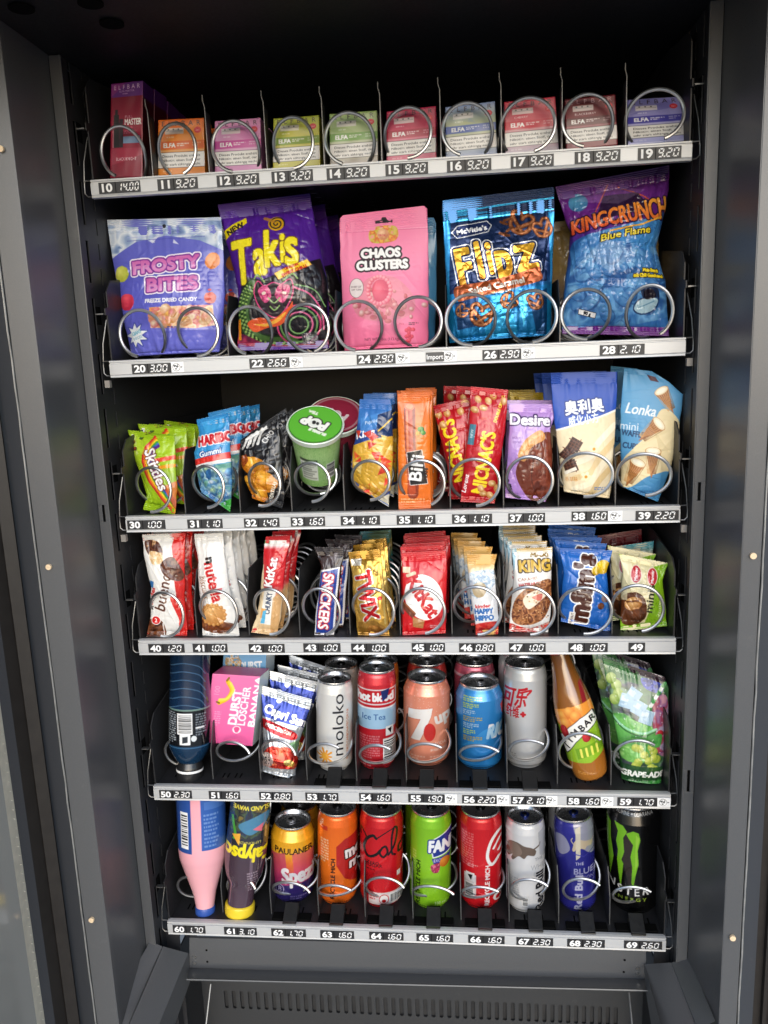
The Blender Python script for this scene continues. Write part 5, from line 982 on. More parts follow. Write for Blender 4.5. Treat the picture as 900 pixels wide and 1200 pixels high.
cone(780, 468, -28, .95); cone(762, 504, 50, 1.0); cone(763, 540, 5, 1.0); cone(741, 552, 25, 1.)
A.micro(736, 578, 30, 5, 2, '2f5f8c', .7); A.poly([(720, 572), (740, 576), (776, 560), (790, 552), (784, 594), (722, 594)], '4a8ec2', .9); A.micro(742, 574, 24, 4, 2, '2a5a88', .7)
o = bag('snack_pouch', 'light blue pouch with waffle cones, leaning right above tag 39', 'pouch', [(731, 431), (729, 455), (726, 500), (727.5, 540), (727, 569)], [(764, 435), (784, 447.5), (800.5, 462), (796, 505), (786, 548), (771, 588)], fy(750, 586, 2), A, .016, lean=4, yaw=-6, seal=(.06, .02), zig=0, cre=12, cramp=.9, back='5b9cc8', m=F_MATT, doy=True, seed=43)
queue(o, 1, .05, 'light blue waffle cone pouch', 'the slot tagged 39', 'light blue waffle cone pouches', dx=-.004)

# ------------------------------------------------------------------ fourth shelf: chocolate bars
# 40
A = Art(160, 618, 226, 752, 'e9e6e2', 4, 50); r = A.rng
A.poly([(206, 618), (226, 618), (226, 752), (210, 752), (212, 700), (202, 640)], 'd8241e'); A.poly([(204, 660), (214, 640), (216, 690), (210, 712)], 'c81c18'); A.stroke([(204, 700), (214, 726)], 5, 'd8241e')
A.blot([(170, 634), (184, 634), (192, 646), (188, 656), (174, 648)], ['4a2416', '6a3a24', '3a1a10', 'c89a6a'], 5); A.blot([(176, 646), (190, 648), (192, 658), (180, 660)], ['e8c898', 'd8b07a', 'f4e4c8'], 5); A.blot([(190, 660), (204, 652), (216, 672), (212, 680), (196, 674)], ['4a2214', '6e3c26', '341610'], 5); A.blot([(170, 728), (190, 726), (194, 746), (172, 746)], ['5a2c1a', '7e4a2c', '3c1c10'], 6); A.stroke([(192, 730), (193, 746)], 1.2, 'f4f0ec')
A.text('Kinder', 179, 699, 5.2, 'c81e20', w=26, rot=-80, b=.35); A.text('K', 178.5, 711, 5, '1a1416', rot=-80, b=.4); A.rect(176, 680, 5.5, 8, '3a78b8', 1, 10); A.text('bueno', 193, 692, 13, '5a3020', w=46, rot=-79, b=.25, sh=.1); A.ell(184, 726, 5, 4.6, 'd8201c', 0, 1, ('ffffff', .7)); A.text('2', 184, 726, 4.6, 'ffffff', b=.3)
o = bag('chocolate_bar', 'white and red twin chocolate bar wrapper above tag 40', 'chocolate bar', [(166, 626.5), (169, 650), (177, 690), (177, 722), (171, 747)], [(217.5, 624.5), (217, 660), (217, 700), (219, 730), (219.8, 747)], fy(196, 747, 3), A, .010, lean=6, yaw=4, seal=(.07, .06), zig=.8, cre=14, cramp=1.1, back='d8241e', seed=50)
queue(o, 4, .026, 'white and red chocolate bar wrapper', 'the slot tagged 40', 'white and red chocolate bars', dx=.002)
# 41
A = Art(220, 618, 286, 752, 'eceae6', 4, 51); r = A.rng
A.vgrad([(0, 'f0eeea'), (1, 'e4e2de')]); A.text('nutella', 254, 680, 13, 'c81c20', w=48, rot=77, b=.7); A.text('n', 249.5, 655, 10, '1c1616', rot=77, b=.9); A.text('biscuits', 243, 687, 8, '8a4a28', w=27, rot=77, sh=.2, b=.2); A.ell(231, 658, 3, 5, '8a4a28'); A.ell(231, 658, 1.6, 3, 'e8d8c0')
A.blot([(234, 722), (256, 726), (276, 732), (266, 742), (240, 738)], ['7a4022', '5a2c16', '8c5630'], 5); A.ball(252, 719, 15, 13, 'eab878', 'b87a3a', 10, rough=.2); A.ring(252, 719, 11, 9, 1, 'c08a4a', 10)
for k in range(16): a = k * PI / 8; A.ball(252 + 14 * math.cos(a), 719 + 12.4 * math.sin(a), 2, 2, 'e0aa68', 'b87a3a')
A.micro(242, 742, 16, 3, 1, '9a9aa0', .6); A.poly([(262, 740), (284, 744), (282, 752), (258, 752)], 'd0cfcc', .6)
o = bag('biscuit_pack', 'white biscuit wrapper with red lettering and round biscuit above tag 41', 'biscuit pack', [(227, 626), (232, 655), (233, 690), (237, 720), (237.5, 748)], [(261, 624.5), (265, 660), (271, 695), (277, 720), (281, 745)], fy(260, 747, 3), A, .012, lean=6, yaw=-5, seal=(.06, .07), zig=.9, cre=16, cramp=1.3, back='e4e2de', seed=51)
queue(o, 4, .026, 'white biscuit wrapper', 'the slot tagged 41', 'white biscuit wrappers', dx=.004, dz=.002)
# 42
A = Art(288, 622, 346, 750, 'e6cba4', 4, 52)
A.vgrad([(0, 'b81a20'), (.10, 'b81a20'), (.13, 'f0ece8'), (.17, 'c82028'), (.5, 'd0262c'), (.60, 'e8d0ac'), (1, 'd8b484')]); A.poly([(288, 690), (310, 660), (312, 700), (300, 750), (288, 750)], 'e8d0a8'); A.text('KitKat', 319, 670, 10, 'f6f4f2', w=34, rot=-80, b=.6, out=(('a01218', .8),)); A.poly([(312, 690), (326, 690), (318, 732), (306, 730)], 'f2efe8'); A.text('CHUNKY', 316.5, 706, 6, '2a3a58', w=26, rot=-80, b=.3); A.rect(307, 712, 5, 12, 'e8a860', 1, 10); A.poly([(310, 715), (314, 714), (311, 730), (306, 730)], '5ab0d8'); A.poly([(322, 700), (332, 690), (326, 744), (316, 744)], 'c89458', .7)
A.rect(306, 633, 30, 5, 'f0eeea'); A.rect(310, 634, 6, 3, '3a9a50')
o = bag('chocolate_bar', 'slim cream and red chocolate bar wrapper standing above tag 42', 'chocolate bar', [(311, 629), (309, 650), (306, 690), (300, 725), (293.4, 741)], [(341, 627), (336, 655), (332, 690), (329, 725), (324.5, 745)], fy(309, 744, 3), A, .009, lean=7, yaw=-6, seal=(.07, .05), zig=.8, cre=12, cramp=1.1, back='c82028', seed=52)
queue(o, 2, .03, 'slim cream and red chocolate bar wrapper', 'the slot tagged 42', 'cream and red chocolate bars', dx=.001)
# 43
A = Art(360, 632, 412, 750, '2e1712', 4, 53)
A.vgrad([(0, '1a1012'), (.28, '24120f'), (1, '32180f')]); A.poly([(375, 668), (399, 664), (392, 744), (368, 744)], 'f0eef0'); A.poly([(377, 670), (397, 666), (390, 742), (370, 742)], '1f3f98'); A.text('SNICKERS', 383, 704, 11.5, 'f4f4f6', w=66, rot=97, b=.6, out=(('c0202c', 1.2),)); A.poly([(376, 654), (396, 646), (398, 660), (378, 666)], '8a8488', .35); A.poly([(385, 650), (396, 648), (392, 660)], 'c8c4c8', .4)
o = bag('chocolate_bar', 'dark brown chocolate bar with a blue lettered band above tag 43', 'chocolate bar', [(368, 641), (376, 664), (374, 690), (370, 722), (368, 745)], [(404, 642), (400, 664), (398, 690), (394.5, 722), (391, 747)], fy(380, 745, 3), A, .010, lean=8, yaw=-4, seal=(.10, .04), zig=.9, cre=18, cramp=1.6, back='2a1512', seed=53)
queue(o, 2, .028, 'dark brown chocolate bar', 'the slot tagged 43', 'dark brown chocolate bars', dx=.008, dz=.004)
# 44
A = Art(402, 636, 462, 752, 'd8a848', 4, 54)
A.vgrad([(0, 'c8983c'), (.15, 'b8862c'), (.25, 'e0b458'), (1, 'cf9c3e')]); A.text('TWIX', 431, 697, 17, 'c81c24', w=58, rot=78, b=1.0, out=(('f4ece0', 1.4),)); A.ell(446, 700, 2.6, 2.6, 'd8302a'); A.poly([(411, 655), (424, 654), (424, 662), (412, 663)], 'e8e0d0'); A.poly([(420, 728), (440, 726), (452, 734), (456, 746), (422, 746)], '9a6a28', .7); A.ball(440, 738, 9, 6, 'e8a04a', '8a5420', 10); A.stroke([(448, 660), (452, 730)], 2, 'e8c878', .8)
o = bag('chocolate_bar', 'golden twin caramel bar wrapper with red lettering above tag 44', 'chocolate bar', [(408, 647.5), (412, 670), (414, 700), (417, 725), (419, 745)], [(446, 643.5), (449, 670), (452, 700), (455, 725), (457, 746)], fy(437, 746, 3), A, .010, lean=7, yaw=-4, seal=(.10, .05), zig=.9, cre=16, cramp=1.4, back='c8983c', m=F_FOIL, seed=54)
queue(o, 2, .026, 'golden caramel bar wrapper', 'the slot tagged 44', 'golden caramel bars', dx=.001, dz=.003)
T_ = Art(402, 622, 462, 752, '2f8894', 2, 55); T_.vgrad([(0, '3f7f86'), (.2, 'b8902c'), (.3, '2f8894'), (1, '2a6a76')])
y1 = bag('chocolate_bar', 'teal and gold bar wrapper right behind the golden caramel bars above tag 44', 'chocolate bar', [(414, 632), (418, 690), (420, 740)], [(454, 630), (458, 690), (460, 740)], .115, T_, .01, lean=7, seal=(.1, .05), cre=14, cramp=1.4, back='2f8894', seed=55)
queue(y1, 2, .026, 'teal and gold bar wrapper', 'the slot tagged 44', 'teal and gold bars')
# 45
A = Art(464, 636, 530, 752, 'c8161e', 4, 56); r = A.rng
A.vgrad([(0, 'c01820'), (.2, 'd01a22'), (1, 'c2141c')]); A.ell(497, 699, 22, 27, 'f2f0ee', -20); A.text('KitKat', 496, 698, 15, 'c8161e', w=52, rot=57, b=1.0); A.stroke([(478, 674), (486, 671)], 4, 'd8c8a8'); A.rect(472, 664, 9, 7, 'e8d8b8'); A.poly([(472, 704), (488, 718), (484, 724), (472, 712)], '6a3420'); A.stroke([(474, 706), (486, 717)], 2, '9a5a38'); A.poly([(484, 722), (498, 726), (496, 736), (484, 734)], 'b07a4a'); A.micro(504, 732, 14, 4, 2, 'f0d8d8', .7); A.ell(516, 726, 3, 3, 'b01018')
o = bag('chocolate_bar', 'square red wafer chocolate with a white oval, frontmost above tag 45', 'chocolate bar', [(470, 648), (471.5, 670), (471.5, 710), (471.5, 744.5)], [(522.5, 645), (523.5, 670), (523, 710), (522, 742)], fy(497, 744, 3), A, .009, lean=8, yaw=0, seal=(.10, .04), zig=.8, cre=10, cramp=1.0, back='c8161e', seed=56)
queue(o, 7, .014, 'square red wafer chocolate', 'the slot tagged 45', 'square red wafer chocolates', dz=.0015, dx=-.0002)
# 46
A = Art(540, 640, 590, 750, 'e8e6e4', 4, 57); r = A.rng
A.vgrad([(0, 'd8a858'), (.12, 'cf9a48'), (.22, 'e8c890'), (.32, 'eceae8'), (.8, 'e4e6ea'), (1, 'c8282c')]); A.blot([(548, 672), (582, 668), (580, 684), (560, 700), (548, 690)], ['b8ccdc', 'e8eef2', '8fa8c0', 'f4f2ee'], 6); A.text('kinder', 566, 709, 4, 'c8282c', w=18, rot=-6, b=.3); A.text('HAPPY', 567, 715, 6, '2a68b0', w=22, rot=-4, b=.5); A.text('HIPPO', 568, 723, 6, '2a68b0', w=22, rot=-4, b=.5); A.ball(562, 690, 8, 9, 'f4e8d0', 'b8a078', 10, rough=.2); A.blot([(556, 732), (584, 728), (586, 746), (552, 746)], ['c8282c', 'd84a3a', 'a01c20'], 5)
o = bag('chocolate_bar', 'small white and gold biscuit bar with blue lettering above tag 46', 'chocolate bar', [(546.6, 649.5), (549, 675), (551, 700), (556, 725), (557.5, 745)], [(582, 649.5), (579, 668), (582, 700), (585, 725), (583.5, 743)], fy(570, 744, 3), A, .010, lean=7, yaw=-4, seal=(.13, .06), zig=.9, cre=14, cramp=1.2, back='d8a858', seed=57)
queue(o, 4, .028, 'small white and gold biscuit bar', 'the slot tagged 46', 'white and gold biscuit bars', dx=-.005, dz=.002)
# 47
A = Art(590, 632, 656, 750, 'efebe6', 4, 58); r = A.rng
A.vgrad([(0, 'c8a85a'), (.09, 'b8944a'), (.13, 'f0ece6'), (1, 'eae6e2')]); A.poly([(590, 640), (606, 640), (600, 690), (590, 700)], '7fb0c8', .8); A.text('MAXI', 632, 650, 4.4, '8a6a20', w=22, b=.4); A.text('KING', 626, 662, 12, 'd8b040', w=38, b=.9, out=(('3a2a14', 1.3),), rot=-3); A.text('CARAMEL', 618, 677, 3.2, '8a3a24', w=24, rot=-8, b=.2); A.text('HAZELNUT', 619, 683, 3.2, 'c0302c', w=24, rot=-8, b=.3)
A.blot([(600, 726), (604, 700), (622, 684), (644, 678), (646, 700), (636, 724), (616, 732)], ['6a3a22', '8a5430', 'c88a5a', '5a2a18', 'a86a40'], 9); A.poly([(612, 700), (626, 690), (640, 694), (630, 704), (618, 712)], 'f4e4cc', 1, True); A.poly([(622, 698), (634, 694), (632, 702)], 'd86a5a', 1, True)
for _ in range(30): A.ell(r.uniform(604, 642), r.uniform(690, 726), 1, .8, 'd8a878' if r.random() < .5 else '3c1c10')
A.blot([(596, 730), (620, 736), (644, 728), (644, 744), (596, 744)], ['d8342c', 'c8a89a', 'b82420', 'e8e0da'], 6)
o = bag('chocolate_bar', 'white caramel bar wrapper with gold lettering, frontmost above tag 47', 'chocolate bar', [(600, 643), (602, 670), (599, 705), (596.5, 740)], [(648, 641), (646, 670), (646, 705), (643, 742)], fy(620, 741, 3), A, .012, lean=6, yaw=2, seal=(.09, .05), zig=.9, cre=16, cramp=1.2, back='efebe6', seed=58)
queue(o, 5, .024, 'white caramel bar wrapper', 'the slot tagged 47', 'white caramel bars', dx=-.004, dz=.003)
# 48
A = Art(648, 634, 724, 748, '1f62b8', 4, 59); r = A.rng
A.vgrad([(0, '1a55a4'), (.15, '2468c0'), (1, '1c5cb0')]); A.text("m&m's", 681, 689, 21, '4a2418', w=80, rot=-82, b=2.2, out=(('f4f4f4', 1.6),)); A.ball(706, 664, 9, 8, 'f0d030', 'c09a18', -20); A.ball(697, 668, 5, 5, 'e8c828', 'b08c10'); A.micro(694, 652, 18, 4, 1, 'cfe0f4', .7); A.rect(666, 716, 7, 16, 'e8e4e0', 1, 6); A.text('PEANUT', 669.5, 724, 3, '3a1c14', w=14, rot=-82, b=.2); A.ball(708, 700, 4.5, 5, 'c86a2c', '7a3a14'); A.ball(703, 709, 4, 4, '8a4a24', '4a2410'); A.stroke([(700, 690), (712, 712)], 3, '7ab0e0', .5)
o = bag('sweet_bag', 'bright blue peanut chocolate bag, frontmost above tag 48', 'sweet bag', [(655, 642.5), (660, 665), (658, 700), (657, 728)], [(717.5, 645), (711, 670), (714, 700), (717, 725), (717, 741)], fy(687, 737, 3), A, .013, lean=7, yaw=0, seal=(.08, .05), zig=1.0, cre=18, cramp=1.5, back='1f62b8', seed=59)
queue(o, 5, .024, 'bright blue peanut chocolate bag', 'the slot tagged 48', 'bright blue peanut chocolate bags', dx=-.002, dz=.004)
# 49
A = Art(718, 638, 790, 746, 'e6dcae', 4, 60); r = A.rng
A.vgrad([(0, '8fb82a'), (.09, '9cc030'), (.14, 'e8dfb4'), (1, 'e2d6a4')]); A.poly([(766, 664), (790, 658), (790, 740), (754, 734), (764, 700)], '86b61e'); A.blot([(718, 724), (750, 730), (784, 726), (784, 742), (718, 744)], ['8fc02a', '76a81a', 'a4cc48'], 5)
for x, y in ((744.5, 672), (763.5, 675)): A.ell(x, y, 5.6, 9.5, 'c0242c', 4, 1, ('f0e0d8', .8)); A.text('Manner', x, y, 3.4, 'f8f0f0', w=15, rot=-84, b=.25)
A.text('minis', 760, 700, 8.5, '22280e', w=34, rot=-85, b=.35, sh=.1); A.text('VOLLKORN', 772, 712, 3, 'f4f4e0', w=22, rot=-86, b=.2)
A.poly([(728, 700), (742, 692), (754, 700), (756, 722), (742, 732), (728, 728)], '5a3018', 1, True); A.ball(741, 706, 10, 8, 'e0b070', 'a87038', -20); A.stroke([(734, 704), (746, 702)], 2, '6a3818', 1); A.ball(746, 720, 9, 8, '7a4424', '3e2010', 10); A.rect(728, 686, 6, 16, 'd8d0b0', .8)
o = bag('wafer_bag', 'cream and green wafer bag with two red ovals, frontmost above tag 49', 'wafer bag', [(725, 649), (729, 670), (727, 705), (726.5, 740)], [(783, 660), (777, 680), (779, 705), (782, 733.5)], fy(754, 738, 3), A, .013, lean=7, yaw=-4, seal=(.09, .07), zig=1.0, cre=20, cramp=1.5, back='e6dcae', seed=60)
queue(o, 1, .028, 'cream and green wafer bag', 'the slot tagged 49', 'cream and green wafer bags', dx=-.008, dz=.002)
Z_ = Art(700, 600, 800, 760, '3a98a8', 2, 61); Z_.vgrad([(0, '3a98a8'), (.24, '3a98a8'), (.3, 'd8cfb0'), (1, 'd8cfb0')])
y1 = bag('wafer_bag', 'cream bag with a teal top behind the green wafer bags above tag 49', 'wafer bag', [(712, 642), (716, 690), (718, 735)], [(766, 634), (764, 690), (766, 733)], .10, Z_, .012, lean=6, seal=(.12, .05), cre=16, cramp=1.5, back='d8cfb0', seed=61)
K_ = Art(690, 590, 800, 760, '6a1820', 2, 62)
y2 = bag('wafer_bag', 'dark red bag at the back of the slot above tag 49', 'wafer bag', [(700, 628), (702, 690), (704, 735)], [(752, 620), (752, 690), (752, 733)], .15, K_, .012, lean=6, seal=(.12, .05), cre=16, cramp=1.5, back='6a1820', seed=62)

# ------------------------------------------------------------------ fifth shelf: bottles, cartons, pouches, cans
zf = RZ[4] - .002
# 50 dark blue bottle standing on its cap
A = Art(186, 752, 262, 924, '16365a', 4, 70); r = A.rng
A.vgrad([(0, '0c2138'), (.45, '102a48'), (1, '15354f')])
for i in range(6): A.stroke([(196, 778 + i * 9.5), (214, 772 + i * 9.5), (232, 776 + i * 9.5), (240, 786 + i * 9.5)], 1.1, '6f93b0', .5, True)
A.rect(186, 826, 76, 41, '121418'); A.rect(186, 824.5, 76, 2, '8fae9a', .7); A.bars(207.5, 829, 17, 24, vert=True); A.rect(210, 853, 12, 12, 'eceeee'); A.poly([(213, 856), (219, 855), (219, 862), (213, 863)], '2a2e34'); A.micro(197, 828, 9, 36, 14, 'b8c0c8', .8); A.micro(228, 830, 12, 26, 9, '98a2ac', .7); A.rect(228, 845, 10, 2, 'e4e8ea'); A.ell(226, 858, 3.2, 3.4, 'dfe4e6')
A.rect(186, 868, 76, 1.4, '4a7aa0', .6)
M_CAPK = mat('black_cap', (.014, .014, .015), .3, 0, .5, coat=.3, noise=.1, scale=100)
bottle_px('upturned_bottle', 'dark blue ribbed bottle standing upside down on its black cap above tag 50', 'bottle', [(223, 755, 23.5), (223, 790, 23), (222, 824, 24), (221.5, 866, 24), (221.5, 876, 22.5), (222, 888, 16), (222.5, 892, 12)], .036, A,
          [('cap', [(222.5, 891, 13.5), (222.5, 897, 15.2), (222.6, 901, 15.2), (222.6, 906, 15), (222.8, 912, 14.5), (222.8, 915, 13)], '333333', M_CAPK), ('cap_ring', [(222.5, 899, 15.5), (222.5, 901.6, 15.5)], '333333', M_WHITE)], lean=8)
# 51 pink carton, held in the coil above the floor
A = Art(0, 0, 56, 82, 'f06aa6', 4, 71)
A.vgrad([(0, 'f078ae'), (1, 'ec5f9e')]); A.text('DURST', 31, 38, 9.5, 'f8f2f6', w=42, rot=-87, b=.7); A.text('LÖSCHER', 41.5, 36, 8.5, 'f8f2f6', w=46, rot=-87, b=.4); A.text('BANANA', 53.5, 30, 7, 'f8f2f6', w=60, rot=-87, b=.5)
for q in (0, 1, 2): A.stroke([(19 + q * 2, 8 + q), (25 + q, 18), (21, 28), (12, 34 - q * 2)], 4.6 - q, ['e8b41a', 'f2cc34', 'f6dc5a'][q], 1, True)
A.stroke([(12, 34), (9, 33)], 2, '7a5a1c'); A.stroke([(18, 7), (20, 4)], 2.4, '8a6a1c'); A.text('100', 8, 20, 6, 'e8a0c4', rot=-87, b=.1, w=12); A.ell(36, 64, 5, 4.4, 'f4dce8', 0, .9); A.poly([(32, 62), (36, 59), (40, 62), (36, 70)], 'e0508c'); A.ring(36, 64, 4.4, 4.4, .8, 'f8f0f4'); A.micro(8, 44, 8, 18, 7, 'f6a8cc', .7, 0, .5)
o = carton('drink_carton', 'pink drink carton with a banana picture, frontmost above tag 51', 'drink carton', [(249, 789.5), (304.5, 793), (295.5, 874.5), (238.8, 870)], .045, .040, A, 'c8d8dc', top='e868a0', uv=(56, 82), lean=6, yaw=-6)
A = Art(0, 0, 56, 82, '7ab0dc', 4, 72); A.text('DURST', 36, 14, 9, 'f4f6fa', w=30, b=.6, rot=-4); A.ball(15, 12, 9, 9, 'f0c890', 'a8743c', rough=.4); A.blot([(4, 4), (20, 2), (22, 20), (6, 22)], ['4a88c0', 'e8e4da', 'c89048', '6aa0d0'], 6)
carton('drink_carton', 'light blue drink carton standing behind the pink carton above tag 51', 'drink carton', [(262, 766), (312, 767), (308, 846), (256, 842)], .105, .04, A, 'c8d8e4', top='7ab0dc', uv=(56, 82), yaw=-6)
# 52 juice pouch
A = Art(300, 796, 372, 916, 'b8bcc2', 4, 73); r = A.rng
A.vgrad([(0, 'c4c8ce'), (.2, 'b4b8c0'), (1, 'a8acb4')]); A.poly([(304, 806), (370, 824), (366, 834), (304, 816)], 'd8dce0', .9); A.poly([(306, 813), (364, 832), (356, 852), (306, 838)], '24388c'); A.poly([(306, 838), (356, 852), (350, 880), (308, 870)], 'b8bcc4', .9)
A.text('Capri Sun', 335, 838, 9.5, 'f6f6f8', w=52, rot=21, b=.7, out=(('1c2c70', .9),)); A.ell(327, 821, 3, 2.6, 'f4f4f4'); A.poly([(309, 841), (346, 857), (343, 866), (308, 851)], 'c8242c', 1, True); A.text('MYSTIC DRAGON', 327, 853, 4.2, 'ffffff', w=32, rot=21, b=.3)
A.blot([(308, 884), (320, 872), (344, 880), (350, 894), (338, 902), (310, 896)], ['c8241e', 'e84a30', 'a81a18', 'f07a50'], 6); A.ball(334, 884, 13, 11, 'f05a3c', 'a81c18', 10); A.ball(314, 888, 8, 9, 'f0e4dc', 'c8a8a0'); 
for _ in range(26): A.ell(r.normal(314, 3), r.normal(888, 3.5), .6, .6, '2a2022')
A.ball(340, 892, 6, 4, 'f4e4a0', 'c8a040', 20); A.poly([(310, 896), (346, 900), (344, 912), (306, 908)], 'c4c8cc'); A.poly([(318, 898), (336, 900), (330, 906), (316, 904)], 'e8eaec', .8); A.poly([(338, 870), (352, 866), (346, 884)], '5a9a4a', .6)
o = bag('juice_pouch', 'silver juice pouch with a blue band, leaning left above tag 52', 'juice pouch', [(305, 803), (306, 820), (308, 850), (308, 880), (306, 903)], [(366, 819.5), (358, 848), (351, 870), (349, 890), (346, 911)], fy(325, 908, 4), A, .014, lean=12, yaw=4, seal=(.10, .04), zig=0, cre=20, cramp=1.2, back='b8bcc2', m=F_FOIL, doy=True, seed=73)
queue(o, 3, .032, 'silver juice pouch', 'the slot tagged 52', 'silver juice pouches', dx=.006, dz=.006)
def A_can(cx, w, yt, yb, col, seed): return Art(cx - w / 2 - 1, yt - 4, cx + w / 2 + 1, yb + 4, col, 4, seed)
# 53
A = A_can(392, 43, 800, 907, 'e6e4e0', 74); A.text('moloko', 396, 850, 12.5, '26262a', w=74, rot=-90, b=.1); A.text('MOLOKO CARBONATED DRINK', 407, 862, 2.6, 'd86a3a', w=60, rot=-90, b=.15)
for k in range(10): a = k * PI / 5; A.stroke([(381 + 2 * math.cos(a), 887 + 2 * math.sin(a)), (381 + (7 + (k % 2) * 2) * math.cos(a), 887 + (7 + (k % 2) * 2) * math.sin(a))], 2.2, 'f0a030', 1)
A.ell(381, 887, 3.4, 3.4, 'f2b040')
can('slim white can with black sideways lettering, frontmost above tag 53', 392, 804, 906, 43, zf, A, .90, '202022')
A = A_can(400, 44, 780, 880, 'dcdad8', 75); A.text('m', 384, 800, 8, '26262a', rot=-90)
can('slim white can right behind the front one above tag 53', 400, 786, 880, 42, zf, A, .90, '202022', Yf=.115)
# 54
A = A_can(441.5, 48, 790, 905, 'c8242e', 76); r = A.rng; A.vgrad([(0, 'd83a4a'), (.20, 'c8222c'), (.21, 'c8222c'), (.46, 'b81c28'), (1, 'c42430')]); A.rect(416, 829, 52, 25, '9fc4e0'); A.rect(416, 829, 52, 2, 'e8eef2'); A.rect(418, 808, 46, 18, 'e8e8ea', .9); A.rect(419.5, 809.5, 43, 15, 'c41c28')
A.text('hot blood', 440, 817, 9, 'f6f6f8', w=42, b=.8); A.poly([(446, 810), (456, 808), (454, 818), (448, 822)], '1c2a6a'); A.text('Ice Tea', 438, 840, 6.5, '1f4a8a', w=28, b=.2); A.bars(449, 866, 15, 30, vert=True); A.rect(452, 852, 9, 11, 'f0f0f0'); A.poly([(454, 855), (459, 854), (458, 861)], '222222'); A.micro(421, 862, 24, 28, 10, 'e8a8ac', .6); A.text('330 ml', 428, 898, 3.2, 'f4e4e4', b=.2)
can('red and light blue iced tea can, frontmost above tag 54', 441.5, 791, 904, 45.5, zf, A, .90, 'a8a8aa')
A = A_can(446, 44, 776, 880, 'd8742a', 77); A.rect(420, 800, 52, 8, 'f0a850')
can('orange can right behind the red iced tea can above tag 54', 446, 782, 880, 43, zf, A, .90, 'a8a8aa', Yf=.115)
# 55
A = A_can(500, 56, 798, 902, 'e89478', 78); r = A.rng; A.vgrad([(0, 'e88c70'), (.5, 'ee9c80'), (1, 'e48a6e')])
A.poly([(479, 833), (507, 830), (505, 840), (492, 868), (481, 868), (493, 843), (478, 844)], 'f6f2ee', out=('d8785c', .6)); A.ell(503.5, 858, 7, 10.5, 'd0302a'); A.text('up', 518, 841, 13, 'f4f0ec', w=19, b=.9, rot=-12); A.text('SODA', 516, 872, 3.4, 'f6e4dc', w=13, b=.1); A.text('SHIRLEY TEMPLE', 515, 879, 3.2, 'f6e4dc', w=22, b=.1); A.micro(478, 886, 20, 6, 2, 'f4c8b4', .7); A.micro(504, 886, 16, 6, 2, 'f4c8b4', .7)
for _ in range(70): A.ell(r.uniform(474, 526), r.uniform(806, 838), .5, .5, 'f8d8c8', 0, .6)
can('salmon pink can with white lettering and red dot, frontmost above tag 55', 500, 804, 900, 55, zf, A, .82, '9a9a9c', neck=.10)
A = A_can(500, 52, 776, 880, 'c03a34', 79); A.rect(470, 796, 60, 4, 'e0908a')
can('red can right behind the salmon pink can above tag 55', 500, 783, 880, 47, zf, A, .88, '9a9a9c', Yf=.125)
# 56
A = A_can(561.5, 56, 802, 904, '2a82c4', 80); r = A.rng; A.vgrad([(0, '3a90d0'), (.5, '2878bc'), (1, '2a80c6')]); A.rect(532, 802, 60, 10, 'a8b4bc', .7); A.text('RIO', 583, 858, 15, 'f4f4f8', w=24, b=1.2, sh=.2); A.poly([(540, 878), (566, 856), (592, 846), (592, 858), (566, 872)], '4aa8e4', .4)
for i, c in enumerate(('d8d84a', 'd8d84a', 'c8d0d8', 'd8a83a', 'c8d0d8', 'd8d84a', 'd8a83a')): A.micro(543, 818 + i * 7.6, 22 - (i % 3) * 4, 6.4, 3, c, .75)
A.poly([(586, 830), (592, 826), (592, 846), (588, 842)], 'c02a34')
can('bright blue can with fine yellow print, frontmost above tag 56', 561.5, 810, 904, 55, zf, A, .82, '9a9a9c', neck=.10)
A = A_can(556, 52, 776, 880, 'c85a70', 81); A.rect(526, 792, 60, 3, 'e8c0c8')
can('pink can right behind the bright blue can above tag 56', 556, 783, 880, 48, zf, A, .88, '9a9a9c', Yf=.125)
# 57
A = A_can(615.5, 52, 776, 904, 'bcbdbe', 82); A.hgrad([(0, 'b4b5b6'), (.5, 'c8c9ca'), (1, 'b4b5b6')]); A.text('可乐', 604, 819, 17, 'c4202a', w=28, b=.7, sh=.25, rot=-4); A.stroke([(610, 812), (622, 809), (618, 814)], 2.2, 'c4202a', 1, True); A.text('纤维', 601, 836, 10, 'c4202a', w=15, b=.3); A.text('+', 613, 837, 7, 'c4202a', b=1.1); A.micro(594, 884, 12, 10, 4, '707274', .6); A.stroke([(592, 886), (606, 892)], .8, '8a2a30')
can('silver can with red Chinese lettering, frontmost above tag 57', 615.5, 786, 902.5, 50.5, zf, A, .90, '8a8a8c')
A = A_can(612, 48, 760, 880, 'c4c4c6', 83)
can('silver can right behind the front one above tag 57', 606, 772, 880, 44, zf, A, .90, '8a8a8c', Yf=.12)
